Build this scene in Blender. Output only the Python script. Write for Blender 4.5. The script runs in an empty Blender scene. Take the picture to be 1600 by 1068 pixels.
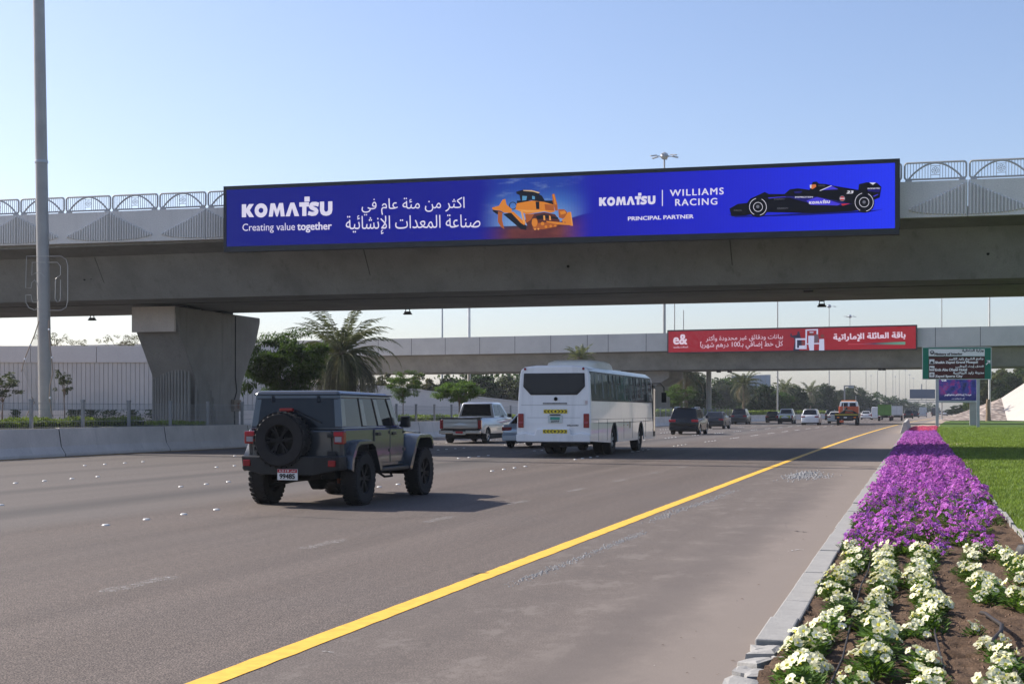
import bpy, bmesh, math, random
from math import sin, cos, tan, pi, radians, sqrt, atan2
from mathutils import Vector, Matrix, Euler

random.seed(7)
SC = bpy.context.scene
COL = SC.collection

# ------------------------------------------------------------------ camera, sky, sun, exposure
F = 2222.0                      # focal length in photo pixels (50 mm on a 36 mm frame)
TH = math.atan(635.0 / F)       # the road runs along +y, the lens looks this much to its left
CT, ST = cos(TH), sin(TH)
CAMH = 1.5
cam = bpy.data.cameras.new('camera')
cam.lens = 50.0
cam.sensor_width = 36.0
cam.shift_y = (642 - 534) / 1600.0
cam.clip_start = 0.1
cam.clip_end = 9000
camo = bpy.data.objects.new('camera', cam)
COL.objects.link(camo)
camo.location = (0, 0, CAMH)
camo.rotation_euler = (pi / 2, 0, TH)
SC.camera = camo

SUN_TO = Vector((-1.30, 0.27, 1.0)).normalized()
EL = math.asin(SUN_TO.z)
AZ = math.atan2(SUN_TO.x, SUN_TO.y)          # clockwise from +y
world = bpy.data.worlds.new('World')
SC.world = world
world.use_nodes = True
wt = world.node_tree
bg = wt.nodes['Background']
sky = wt.nodes.new('ShaderNodeTexSky')
sky.sky_type = 'NISHITA'
sky.sun_disc = False
sky.sun_elevation = EL
sky.sun_rotation = AZ
sky.altitude = 0
sky.air_density = 1.0
sky.dust_density = 1.3
sky.ozone_density = 1.6
tint = wt.nodes.new('ShaderNodeMix'); tint.data_type = 'RGBA'; tint.blend_type = 'MULTIPLY'; tint.inputs[0].default_value = 1.0
tint.inputs[7].default_value = (0.97, 0.955, 1.06, 1)
wt.links.new(sky.outputs[0], tint.inputs[6])
wt.links.new(tint.outputs[2], bg.inputs[0])
bg.inputs[1].default_value = 0.105
sl = bpy.data.lights.new('sun', 'SUN')
sl.energy = 4.5
sl.angle = radians(0.53)
sl.color = (1.0, 0.93, 0.84)
so = bpy.data.objects.new('sun', sl)
COL.objects.link(so)
so.rotation_euler = SUN_TO.to_track_quat('Z', 'Y').to_euler()
so.location = (0, 0, 60)
EXPO = 0.68
SC.view_settings.view_transform = 'Standard'
SC.view_settings.look = 'None'
SC.view_settings.exposure = EXPO
SC.view_settings.gamma = 1
SC.view_settings.use_curve_mapping = False
SC.cycles.use_denoising = True
SC.cycles.max_bounces = 6
SC.cycles.diffuse_bounces = 3
SC.cycles.glossy_bounces = 3
SC.cycles.transmission_bounces = 4
SC.cycles.volume_bounces = 0
SC.cycles.transparent_max_bounces = 8

# ------------------------------------------------------------------ places measured in the photograph
def W(u, D):                    # column u at depth D -> world x, y
    X = (u - 800) / F * D
    return X * CT - D * ST, X * ST + D * CT
def G(u, v, z=0.0):             # a ground pixel -> world x, y
    return W(u, F * (CAMH - z) / (v - 642.0))
def PY(y0):                     # plane y = y0: pixel -> x, z
    def f(u, v):
        t = (u - 800) / F
        D = y0 / (CT + ST * t)
        return D * (CT * t - ST), CAMH + (642 - v) * D / F
    return f
def cv(y):                      # the road bends gently to the right far away
    if y < 30: return 0.0
    return 0.9e-4 * (min(y, 280) - 30) ** 2 + 0.045 * max(0, y - 280)
def bx_(y):                     # x of the foot of the median barrier
    return -27.35 + cv(y) + 0.022 * min(max(y - 40, 0), 90)

# ------------------------------------------------------------------ materials
def lin(c):
    return tuple((x / 255 / 12.92) if x / 255 <= 0.04045 else ((x / 255 + 0.055) / 1.055) ** 2.4 for x in c)
def nodes(m):
    m.use_nodes = True
    nt = m.node_tree
    return nt, nt.nodes, nt.links, nt.nodes['Principled BSDF']
def coords(nt, scale=(1, 1, 1), kind='Object'):
    tc = nt.nodes.new('ShaderNodeTexCoord')
    mp = nt.nodes.new('ShaderNodeMapping')
    mp.inputs['Scale'].default_value = scale
    nt.links.new(tc.outputs[kind], mp.inputs[0])
    return mp.outputs[0]
def noise(nt, vec, scale, detail=4, rough=0.55):
    n = nt.nodes.new('ShaderNodeTexNoise')
    n.inputs['Scale'].default_value = scale
    n.inputs['Detail'].default_value = detail
    n.inputs['Roughness'].default_value = rough
    nt.links.new(vec, n.inputs['Vector'])
    return n.outputs['Fac']
def ramp(nt, fac, stops):
    r = nt.nodes.new('ShaderNodeValToRGB')
    e = r.color_ramp.elements
    while len(e) < len(stops): e.new(0.5)
    for i, (p, c) in enumerate(stops):
        e[i].position = p
        e[i].color = (*c, 1) if len(c) == 3 else c
    nt.links.new(fac, r.inputs[0])
    return r.outputs[0]
def mix(nt, fac, a, b, mode='MIX'):
    n = nt.nodes.new('ShaderNodeMix')
    n.data_type = 'RGBA'
    n.blend_type = mode
    for s, v in ((0, fac), (6, a), (7, b)):
        if hasattr(v, 'is_linked') or hasattr(v, 'links'): nt.links.new(v, n.inputs[s])
        else: n.inputs[s].default_value = v if s == 0 else (*v, 1)
    return n.outputs[2]
def mathn(nt, op, a, b=None, c=None):
    n = nt.nodes.new('ShaderNodeMath')
    n.operation = op
    for i, v in enumerate((a, b, c)):
        if v is None: continue
        if hasattr(v, 'links'): nt.links.new(v, n.inputs[i])
        else: n.inputs[i].default_value = v
    return n.outputs[0]
def smooth(nt, v, a, b, lo=0.0, hi=1.0):
    n = nt.nodes.new('ShaderNodeMapRange')
    n.interpolation_type = 'SMOOTHSTEP'
    nt.links.new(v, n.inputs[0])
    n.inputs[1].default_value = a; n.inputs[2].default_value = b
    n.inputs[3].default_value = lo; n.inputs[4].default_value = hi
    return n.outputs[0]
def bumpn(nt, h, strength, dist, target):
    b = nt.nodes.new('ShaderNodeBump')
    b.inputs['Strength'].default_value = strength
    b.inputs['Distance'].default_value = dist
    nt.links.new(h, b.inputs['Height'])
    nt.links.new(b.outputs[0], target.inputs['Normal'])
MATS = {}
def M(name, col, rough=0.7, metal=0.0, var=0.12, scale=2.0, bump=0.0, bscale=40.0, coat=0.0, spec=0.3, streak=0.0, kind='Object'):
    if name in MATS: return MATS[name]
    m = bpy.data.materials.new(name)
    nt, N, L, b = nodes(m)
    b.inputs['Roughness'].default_value = rough
    b.inputs['Metallic'].default_value = metal
    b.inputs['Specular IOR Level'].default_value = spec
    b.inputs['Coat Weight'].default_value = coat
    b.inputs['Coat Roughness'].default_value = 0.04
    b.inputs['Base Color'].default_value = (*col, 1)
    if var > 0:
        v = coords(nt, kind=kind)
        f = noise(nt, v, scale, 6, 0.6)
        c = ramp(nt, f, [(0.3, tuple(x * (1 - var) for x in col)), (0.7, tuple(min(1, x * (1 + var)) for x in col))])
        if streak > 0:
            v2 = coords(nt, (1.6, 1.6, 0.12), kind=kind)
            s = noise(nt, v2, 1.6, 5, 0.65)
            s = smooth(nt, s, 0.5, 0.72, 0.0, streak)
            c = mix(nt, s, c, tuple(x * 0.55 for x in col))
        L.new(c, b.inputs['Base Color'])
    if bump > 0:
        v = coords(nt, kind=kind)
        bumpn(nt, noise(nt, v, bscale, 5), bump, 0.01, b)
    MATS[name] = m
    return m
def EM(name, rgb, gain=1.0):
    if name in MATS: return MATS[name]
    m = bpy.data.materials.new(name)
    nt, N, L, b = nodes(m)
    c = lin(rgb)
    b.inputs['Base Color'].default_value = (0.02, 0.02, 0.02, 1)
    b.inputs['Roughness'].default_value = 0.6
    b.inputs['Specular IOR Level'].default_value = 0.0
    b.inputs['Emission Color'].default_value = (*c, 1)
    b.inputs['Emission Strength'].default_value = gain * 2 ** (-EXPO) * 0.88
    MATS[name] = m
    return m

# ------------------------------------------------------------------ mesh builder
class MB:
    def __init__(s): s.v = []; s.f = []; s.m = []; s.mi = 0
    def add(s, vs, fs):
        o = len(s.v)
        s.v += [tuple(p) for p in vs]
        s.f += [tuple(i + o for i in f) for f in fs]
        s.m += [s.mi] * len(fs)
        return s
    def mat(s, i): s.mi = i; return s
    def box(s, x0, x1, y0, y1, z0, z1):
        return s.add([(x0, y0, z0), (x1, y0, z0), (x1, y1, z0), (x0, y1, z0), (x0, y0, z1), (x1, y0, z1), (x1, y1, z1), (x0, y1, z1)],
                     [(0, 3, 2, 1), (4, 5, 6, 7), (0, 1, 5, 4), (1, 2, 6, 5), (2, 3, 7, 6), (3, 0, 4, 7)])
    def bar(s, a, b, w, h=None, up=(0, 0, 1)):     # rectangular bar between two points
        h = h or w
        a = Vector(a); b = Vector(b); d = (b - a).normalized()
        u = Vector(up)
        if abs(d.dot(u)) > 0.98: u = Vector((0, 1, 0))
        r = d.cross(u).normalized(); u = r.cross(d)
        vs = []
        for p in (a, b):
            for i, j in ((-1, -1), (1, -1), (1, 1), (-1, 1)): vs.append(p + r * i * w / 2 + u * j * h / 2)
        return s.add(vs, [(0, 3, 2, 1), (4, 5, 6, 7), (0, 1, 5, 4), (1, 2, 6, 5), (2, 3, 7, 6), (3, 0, 4, 7)])
    def tube(s, pts, r, n=8, cap=True):
        pts = [Vector(p) for p in pts]
        rs = r if isinstance(r, (list, tuple)) else [r] * len(pts)
        o = len(s.v); vs = []; fs = []
        pr = None
        for i, p in enumerate(pts):
            d = (pts[min(i + 1, len(pts) - 1)] - pts[max(i - 1, 0)]).normalized()
            if pr is None:
                u = Vector((0, 0, 1)) if abs(d.z) < 0.9 else Vector((1, 0, 0))
                pr = d.cross(u).normalized()
            pr = (pr - d * pr.dot(d)).normalized()
            q = d.cross(pr)
            for k in range(n):
                a = 2 * pi * k / n
                vs.append(p + (pr * cos(a) + q * sin(a)) * rs[i])
        for i in range(len(pts) - 1):
            for k in range(n):
                fs.append((i * n + k, i * n + (k + 1) % n, (i + 1) * n + (k + 1) % n, (i + 1) * n + k))
        if cap:
            fs.append(tuple(reversed(range(n)))); fs.append(tuple((len(pts) - 1) * n + k for k in range(n)))
        return s.add(vs, fs)
    def prism(s, poly, a0, a1, axis='x'):          # polygon extruded along an axis; poly in the other two
        def mk(p, a):
            return (a, p[0], p[1]) if axis == 'x' else ((p[0], a, p[1]) if axis == 'y' else (p[0], p[1], a))
        n = len(poly)
        vs = [mk(p, a0) for p in poly] + [mk(p, a1) for p in poly]
        fs = [tuple(range(n)), tuple(reversed(range(n, 2 * n)))] + [(i, i + n, (i + 1) % n + n, (i + 1) % n) for i in range(n)]
        return s.add(vs, fs)
    def lathe(s, prof, c, axis='x', n=24, cap=True):         # prof: (radius, along axis)
        vs = []; fs = []
        for r, a in prof:
            for k in range(n):
                t = 2 * pi * k / n
                p, q = r * cos(t), r * sin(t)
                vs.append((c[0] + a, c[1] + p, c[2] + q) if axis == 'x' else ((c[0] + p, c[1] + a, c[2] + q) if axis == 'y' else (c[0] + p, c[1] + q, c[2] + a)))
        for i in range(len(prof) - 1):
            for k in range(n):
                fs.append((i * n + k, i * n + (k + 1) % n, (i + 1) * n + (k + 1) % n, (i + 1) * n + k))
        if cap: fs.append(tuple(range(n))); fs.append(tuple((len(prof) - 1) * n + k for k in reversed(range(n))))
        return s.add(vs, fs)
    def mesh(s, name, mats, sm=None, fix=True):
        me = bpy.data.meshes.new(name)
        me.from_pydata(s.v, [], s.f)
        for m in (mats if isinstance(mats, (list, tuple)) else [mats]): me.materials.append(m)
        if any(s.m): me.polygons.foreach_set('material_index', s.m)
        if fix:
            bm = bmesh.new(); bm.from_mesh(me)
            bmesh.ops.recalc_face_normals(bm, faces=bm.faces)
            bm.to_mesh(me); bm.free()
        if sm is not None:
            me.polygons.foreach_set('use_smooth', [True] * len(me.polygons))
            me.set_sharp_from_angle(angle=radians(sm))
        me.update()
        return me
    def build(s, name, mats, parent=None, sm=None, bevel=0, fix=True, loc=None, rot=None):
        o = link(name, s.mesh(name, mats, sm, fix), parent)
        if bevel:
            md = o.modifiers.new('bevel', 'BEVEL'); md.width = bevel; md.segments = 2; md.limit_method = 'ANGLE'; md.angle_limit = radians(40)
        if loc is not None: o.location = loc
        if rot is not None: o.rotation_euler = rot
        return o
def link(name, data, parent=None, loc=None, rot=None):
    o = bpy.data.objects.new(name, data)
    COL.objects.link(o)
    if parent is not None: o.parent = parent
    if loc is not None: o.location = loc
    if rot is not None: o.rotation_euler = rot
    return o
def tag(o, label=None, cat=None, group=None, kind=None):
    if label: o['label'] = label
    if cat: o['category'] = cat
    if group: o['group'] = group
    if kind: o['kind'] = kind
    return o
def thing(name, label, cat, loc=(0, 0, 0), rz=0.0, group=None):
    o = bpy.data.objects.new(name, None)
    o.empty_display_size = 0.3
    COL.objects.link(o)
    o.location = loc; o.rotation_euler = (0, 0, rz)
    return tag(o, label, cat, group)
KIDS = {}
def copy_tree(o, parent=None):
    c = o.copy(); COL.objects.link(c)
    if parent is not None: c.parent = parent
    for ch in [x for x in COL.objects if x.parent == o] if o not in KIDS else KIDS[o]:
        copy_tree(ch, c)
    return c
def kids_index(root):
    KIDS[root] = list(root.children)
    for c in root.children: kids_index(c)

# ------------------------------------------------------------------ lettering
AR = {}
def _ar(ch, base, n): AR[ch] = tuple(chr(base + i) for i in range(n))
for ch, base, n in (('ا', 0xFE8D, 2), ('ب', 0xFE8F, 4), ('ة', 0xFE93, 2), ('ت', 0xFE95, 4), ('ث', 0xFE99, 4), ('ج', 0xFE9D, 4), ('ح', 0xFEA1, 4),
                    ('خ', 0xFEA5, 4), ('د', 0xFEA9, 2), ('ذ', 0xFEAB, 2), ('ر', 0xFEAD, 2), ('ز', 0xFEAF, 2), ('س', 0xFEB1, 4), ('ش', 0xFEB5, 4),
                    ('ص', 0xFEB9, 4), ('ض', 0xFEBD, 4), ('ط', 0xFEC1, 4), ('ظ', 0xFEC5, 4), ('ع', 0xFEC9, 4), ('غ', 0xFECD, 4), ('ف', 0xFED1, 4),
                    ('ق', 0xFED5, 4), ('ك', 0xFED9, 4), ('ل', 0xFEDD, 4), ('م', 0xFEE1, 4), ('ن', 0xFEE5, 4), ('ه', 0xFEE9, 4), ('و', 0xFEED, 2),
                    ('ي', 0xFEF1, 4), ('ى', 0xFEEF, 2), ('ئ', 0xFE89, 4), ('أ', 0xFE83, 2), ('إ', 0xFE87, 2), ('\x01', 0xFEFB, 2), ('\x02', 0xFEF7, 2), ('\x03', 0xFEF9, 2)):
    _ar(ch, base, n)
def arabic(s):
    s = s.replace('لا', '\x01').replace('لأ', '\x02').replace('لإ', '\x03')
    out = []
    for i, c in enumerate(s):
        if c not in AR: out.append(c); continue
        prev = i > 0 and (s[i - 1] == 'ـ' or (s[i - 1] in AR and len(AR[s[i - 1]]) == 4))
        nxt = i + 1 < len(s) and (s[i + 1] in AR or s[i + 1] == 'ـ') and len(AR[c]) == 4
        f = AR[c]
        out.append(f[3] if prev and nxt else f[1] if prev else f[2] if nxt else (c if c > '\x03' else f[0]))
    out.reverse()
    r = []; run = []
    for c in out:
        if c.isdigit() and c < '\u0600': run.insert(0, c)
        else: r += run; run = []; r.append(c)
    return ''.join(r + run)
def text_mesh(s, bold=0.0, thick=0.0, shear=0.0, space=1.0):
    """outlines of the letters, filled by winding number (overlapping contours stay solid)"""
    import numpy as np
    from mathutils.geometry import delaunay_2d_cdt
    c = bpy.data.curves.new('lettering', 'FONT')
    c.body = s; c.offset = bold; c.shear = shear; c.space_character = space
    c.resolution_u = 3; c.dimensions = '3D'; c.fill_mode = 'NONE' if False else 'HALF'
    try: c.fill_mode = 'NONE'
    except Exception: pass
    o = bpy.data.objects.new('lettering', c)
    COL.objects.link(o)
    bpy.context.view_layer.update()
    w = bpy.data.meshes.new_from_object(o.evaluated_get(bpy.context.evaluated_depsgraph_get()))
    bpy.data.objects.remove(o); bpy.data.curves.remove(c)
    P = [(v.co.x, v.co.y) for v in w.vertices]
    E = [tuple(e.vertices) for e in w.edges]
    nb = {}
    for i, j in E: nb.setdefault(i, []).append(j); nb.setdefault(j, []).append(i)
    seen = set(); loops = []
    for st in sorted(nb):
        if st in seen: continue
        lp = [st]; seen.add(st); prev = None; cur = st
        nx = st + 1 if st + 1 in nb[st] else nb[st][0]
        while nx != st and nx not in seen:
            lp.append(nx); seen.add(nx); prev, cur = cur, nx
            cand = [q for q in nb[cur] if q != prev]
            if not cand: break
            nx = cand[0]
        if len(lp) > 2: loops.append(lp)
    pts = [Vector(P[i]) for lp in loops for i in lp]
    ed = []; k = 0
    for lp in loops:
        n = len(lp); ed += [(k + i, k + (i + 1) % n) for i in range(n)]; k += n
    vo, eo, fo, _, _, _ = delaunay_2d_cdt(pts, ed, [], 0, 1e-6)
    V = np.array([(p.x, p.y) for p in vo])
    Q = np.array([(p.x, p.y) for p in pts]); A = Q[[e[0] for e in ed]]; B = Q[[e[1] for e in ed]]
    keep = []
    for f in fo:
        cx, cy = V[list(f)].mean(0)
        up = (A[:, 1] <= cy) & (B[:, 1] > cy); dn = (A[:, 1] > cy) & (B[:, 1] <= cy)
        side = (B[:, 0] - A[:, 0]) * (cy - A[:, 1]) - (cx - A[:, 0]) * (B[:, 1] - A[:, 1])
        if int((up & (side > 0)).sum()) - int((dn & (side < 0)).sum()) != 0: keep.append(tuple(f))
    me = bpy.data.meshes.new('lettering')
    vs = []; fs = []
    sh = [(0, 0)] + ([(bold * i, bold * j) for i, j in ((1, .6), (-1, .6), (1, -.6), (-1, -.6))] if bold > 0 else [])
    for q, (dx, dy) in enumerate(sh):
        o_ = len(vs); vs += [(x + dx, y + dy, q) for x, y in V]; fs += [tuple(i + o_ for i in f) for f in keep]
    me.from_pydata(vs, [], fs)
    return me
def lettering(s, mat, parent, quad, y=0.0, bold=0.0, shear=0.0, space=1.0, name='lettering'):
    """flat letters fitted in a quad: (x0, z0_bottom, z0_top, x1, z1_bottom, z1_top) in the parent's x/z plane, facing -y"""
    me = text_mesh(s, bold, 0, shear, space)
    me.name = name
    xs = [v.co.x for v in me.vertices]; ys = [v.co.y for v in me.vertices]
    ax, bx, ay, by = min(xs), max(xs), min(ys), max(ys)
    x0, zb0, zt0, x1, zb1, zt1 = quad
    for v in me.vertices:
        q_ = v.co.z
        p = (v.co.x - ax) / (bx - ax); q = (v.co.y - ay) / (by - ay)
        zb = zb0 + (zb1 - zb0) * p; zt = zt0 + (zt1 - zt0) * p
        v.co = (x0 + (x1 - x0) * p, y - .0012 * q_, zb + (zt - zb) * q)
    me.materials.clear(); me.materials.append(mat)
    return link(name, me, parent)

# ------------------------------------------------------------------ shared materials
def asphalt():
    m = bpy.data.materials.new('asphalt')
    nt, N, L, b = nodes(m)
    v = coords(nt)
    sp = N.new('ShaderNodeSeparateXYZ'); L.new(v, sp.inputs[0])
    vs = coords(nt, (1, 0.035, 1))
    streak = noise(nt, vs, 1.1, 5, 0.6)
    patch = noise(nt, v, 0.35, 6, 0.62)
    fine = noise(nt, v, 80, 3, 0.85)
    vo = N.new('ShaderNodeTexVoronoi'); vo.inputs['Scale'].default_value = 48; L.new(v, vo.inputs['Vector'])
    c = ramp(nt, streak, [(0.3, (0.094, 0.078, 0.069)), (0.7, (0.132, 0.110, 0.097))])
    c = mix(nt, smooth(nt, patch, 0.35, 0.75, 0, 0.35), c, (0.105, 0.093, 0.088))
    # grain of the chippings
    g = ramp(nt, fine, [(0.38, (0.22, 0.22, 0.22)), (0.5, (0.92, 0.92, 0.92)), (0.62, (2.4, 2.35, 2.25))])
    c = mix(nt, 1.0, c, g, 'MULTIPLY')
    mid = noise(nt, v, 14, 4, 0.7)
    c = mix(nt, 0.55, c, ramp(nt, mid, [(0.36, (0.68, 0.68, 0.68)), (0.64, (1.35, 1.33, 1.3))]), 'MULTIPLY')
    chip = smooth(nt, vo.outputs['Distance'], 0.16, 0.08, 0, 1)
    rnd = N.new('ShaderNodeSeparateColor'); L.new(vo.outputs['Color'], rnd.inputs[0])
    chip = mathn(nt, 'MULTIPLY', chip, smooth(nt, rnd.outputs[0], 0.72, 0.80))
    c = mix(nt, mathn(nt, 'MULTIPLY', chip, 0.8), c, (0.42, 0.39, 0.34))
    # the older left lanes are greyer and paler
    old = smooth(nt, mathn(nt, 'ADD', sp.outputs[0], mathn(nt, 'MULTIPLY', streak, .6)), -10.3, -11.2, 0, 1)
    c = mix(nt, mathn(nt, 'MULTIPLY', old, 0.45), c, (0.128, 0.119, 0.111))
    # polished, oily wheel paths (bands fixed to the lanes)
    for x0, w, a in ((-12.9, 1.0, 0.62), (-16.2, 0.8, 0.5), (-8.3, 0.9, 0.16), (-20.2, 0.9, 0.34), (-24.0, 0.8, 0.3)):
        d = mathn(nt, 'ABSOLUTE', mathn(nt, 'ADD', sp.outputs[0], -x0))
        wob = mathn(nt, 'ADD', d, mathn(nt, 'MULTIPLY', streak, 0.5))
        band = smooth(nt, wob, w + 0.25, 0.25, 0, a)
        c = mix(nt, band, c, (0.060, 0.055, 0.053))
    # pale and dark stains of the shoulder
    blot = noise(nt, coords(nt, (1.0, 0.5, 1)), 2.4, 12, 0.74)
    shm = smooth(nt, sp.outputs[0], -4.2, -3.2)
    c = mix(nt, mathn(nt, 'MULTIPLY', shm, smooth(nt, blot, .52, .62, 0, .6)), c, (0.23, 0.20, 0.175))
    c = mix(nt, mathn(nt, 'MULTIPLY', shm, smooth(nt, blot, .47, .38, 0, .5)), c, (0.085, 0.073, 0.066))
    # dusty shoulder towards the kerb
    dust = smooth(nt, mathn(nt, 'ADD', sp.outputs[0], mathn(nt, 'MULTIPLY', patch, 1.3)), -2.3, -0.6, 0, 0.85)
    c = mix(nt, dust, c, (0.27, 0.225, 0.190))
    sh = smooth(nt, sp.outputs[0], -3.95, -3.6, 0, 0.35)
    c = mix(nt, sh, c, (0.165, 0.142, 0.125))
    b2_ = mathn(nt, 'ABSOLUTE', mathn(nt, 'ADD', sp.outputs[0], 1.95))
    bs = mathn(nt, 'MULTIPLY', smooth(nt, mathn(nt, 'ADD', b2_, mathn(nt, 'MULTIPLY', blot, .9)), 1.05, .45), smooth(nt, sp.outputs[1], 38, 24))
    c = mix(nt, mathn(nt, 'MULTIPLY', bs, .42), c, (0.085, 0.073, 0.068))
    # tar cracks on the shoulder
    vc = coords(nt, (0.5, 0.2, 1))
    cr = N.new('ShaderNodeTexVoronoi'); cr.feature = 'DISTANCE_TO_EDGE'; cr.inputs['Scale'].default_value = 0.9
    wv = N.new('ShaderNodeVectorMath'); wv.operation = 'ADD'
    nz = N.new('ShaderNodeTexNoise'); nz.inputs['Scale'].default_value = 2.5; L.new(vc, nz.inputs['Vector'])
    L.new(vc, wv.inputs[0]); L.new(nz.outputs['Color'], wv.inputs[1]); L.new(wv.outputs[0], cr.inputs['Vector'])
    ck = smooth(nt, cr.outputs['Distance'], 0.008, 0.002, 0, 0.22)
    ck = mathn(nt, 'MULTIPLY', ck, smooth(nt, sp.outputs[0], -3.4, -3.0))
    ck = mathn(nt, 'MULTIPLY', ck, smooth(nt, patch, 0.45, 0.6))
    c = mix(nt, ck, c, (0.07, 0.06, 0.055))
    L.new(c, b.inputs['Base Color'])
    b.inputs['Roughness'].default_value = 0.82
    b.inputs['Specular IOR Level'].default_value = 0.16
    bumpn(nt, fine, 0.12, 0.002, b)
    return m
def concrete(name, col, streak=0.35, var=0.14, bump=0.25):
    m = bpy.data.materials.new(name)
    nt, N, L, b = nodes(m)
    v = coords(nt)
    big = noise(nt, v, 0.5, 6, 0.6); fine = noise(nt, v, 22, 4, 0.7)
    c = ramp(nt, big, [(0.3, tuple(x * (1 - var) for x in col)), (0.7, tuple(x * (1 + var) for x in col))])
    st = noise(nt, coords(nt, (2.2, 2.2, 0.15)), 1.5, 6, 0.7)
    c = mix(nt, smooth(nt, st, 0.52, 0.75, 0, streak), c, tuple(x * 0.6 for x in col))
    c = mix(nt, 0.22, c, ramp(nt, fine, [(0.3, (0.5, 0.5, 0.5)), (0.7, (1.4, 1.4, 1.4))]), 'MULTIPLY')
    L.new(c, b.inputs['Base Color'])
    b.inputs['Roughness'].default_value = 0.85
    b.inputs['Specular IOR Level'].default_value = 0.3
    bumpn(nt, fine, bump, 0.01, b)
    MATS[name] = m
    return m
ASPH = asphalt()
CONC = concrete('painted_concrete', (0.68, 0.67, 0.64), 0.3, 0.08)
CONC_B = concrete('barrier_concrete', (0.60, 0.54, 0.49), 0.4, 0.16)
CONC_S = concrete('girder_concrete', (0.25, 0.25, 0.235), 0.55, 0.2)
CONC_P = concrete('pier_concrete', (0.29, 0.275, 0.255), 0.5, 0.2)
KERB = concrete('kerb_concrete', (0.33, 0.32, 0.30), 0.25, 0.22, 0.5)
YEL = M('yellow_paint', (0.80, 0.46, 0.055), 0.6, var=0.14, scale=9, bump=0.2, bscale=50)
WHT = M('white_paint', (0.72, 0.72, 0.70), 0.6, var=0.1, scale=12)
STUD = M('stud_ceramic', (0.60, 0.59, 0.56), 0.3, var=0)
STEEL = M('galvanised_steel', (0.40, 0.42, 0.44), 0.42, 0.55, var=0.12, scale=3)
POLE = M('pole_paint', (0.35, 0.345, 0.33), 0.38, 0.1, var=0.1, scale=1.5)
RAILM = M('railing_paint', (0.48, 0.48, 0.47), 0.55, 0.0, var=0.08, scale=3)
BLK = M('black_plastic', (0.018, 0.018, 0.02), 0.5, var=0.1)
DARK = M('dark_underbody', (0.012, 0.012, 0.013), 0.8, var=0)
RUB = M('tyre_rubber', (0.022, 0.021, 0.021), 0.82, var=0.2, scale=8, bump=0.4, bscale=60)
GLASS = M('tinted_glass', (0.008, 0.010, 0.013), 0.06, var=0, spec=0.45)
GLASS2 = M('smoked_glass', (0.03, 0.034, 0.038), 0.06, var=0, spec=0.7)
CHROME = M('chrome', (0.62, 0.63, 0.64), 0.15, 1.0, var=0)
ALLOY = M('alloy_rim', (0.45, 0.46, 0.48), 0.3, 0.9, var=0)
REDL = M('tail_light_red', (0.24, 0.006, 0.012), 0.18, var=0, coat=0.6)
REDG = M('tail_light_glow', (0.42, 0.02, 0.035), 0.25, var=0)
AMB = M('amber_lens', (0.75, 0.22, 0.02), 0.2, var=0)
CLR = M('clear_lens', (0.75, 0.75, 0.78), 0.15, var=0)
PLATE = M('plate_white', (0.72, 0.72, 0.70), 0.4, var=0)
PLTXT = M('plate_ink', (0.02, 0.02, 0.02), 0.5, var=0)

# ------------------------------------------------------------------ ground, roads
def strip(name, rows, z, mat, parent=None, uvw=None):
    mb = MB()
    vs = []; fs = []
    for y, a, b in rows: vs += [(a, y, z), (b, y, z)]
    for i in range(len(rows) - 1): fs.append((2 * i, 2 * i + 1, 2 * i + 3, 2 * i + 2))
    mb.add(vs, fs)
    return mb.build(name, mat, parent, fix=False)
YS = [-20, 0, 20, 30, 45, 60, 75, 90, 110, 130, 150, 175, 200, 230, 260, 280, 400, 700, 1400]
SAND = M('sandy_ground', (0.34, 0.27, 0.20), 0.95, var=0.2, scale=0.3, bump=0.4, bscale=8)
mb = MB().add([(-880, -60, -0.12), (880, -60, -0.12), (880, 1500, -0.12), (-880, 1500, -0.12)], [(0, 1, 2, 3)])
tag(mb.build('ground', SAND, fix=False), kind='structure')
def kx(y): return -1.0 if y < 95 else -1.0 + (cv(y) - cv(95))
road = strip('road', [(y, bx_(y) - 0.6, kx(y)) for y in YS], 0.0, ASPH)
tag(road, kind='structure')
tag(strip('opposite_road', [(y, bx_(y) - 26, bx_(y) - 5.2) for y in YS], 0.0, ASPH), kind='structure')
MEDS = M('median_soil', (0.19, 0.145, 0.105), 0.95, var=0.25, scale=1.5, bump=0.5, bscale=12)
tag(strip('median_strip', [(y, bx_(y) - 5.2, bx_(y) - 0.6) for y in YS], 0.06, MEDS), kind='structure')

# yellow edge lines
YL = []
y = -6.0
while y < 700:
    YL.append(y); y += .22 if y < 30 else 1.5 if y < 60 else 8
def line_strip(name, xf, w, mat, z, ys, parent):
    mb = MB(); vs = []; fs = []
    rl = random.Random(3)
    for y in ys:
        a, b_ = rl.uniform(-.006, .006), rl.uniform(-.006, .006)
        vs += [(xf(y) - w / 2 + a, y, z), (xf(y) + w / 2 + b_, y, z)]
    for i in range(len(ys) - 1): fs.append((2 * i, 2 * i + 1, 2 * i + 3, 2 * i + 2))
    return mb.add(vs, fs).build(name, mat, parent, fix=False)
line_strip('yellow_edge_line', lambda y: -3.79 + cv(y), 0.18, YEL, 0.004, YL, road)
line_strip('median_edge_line', lambda y: bx_(y) + 0.42, 0.12, YEL, 0.004, YL, road)
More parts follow.
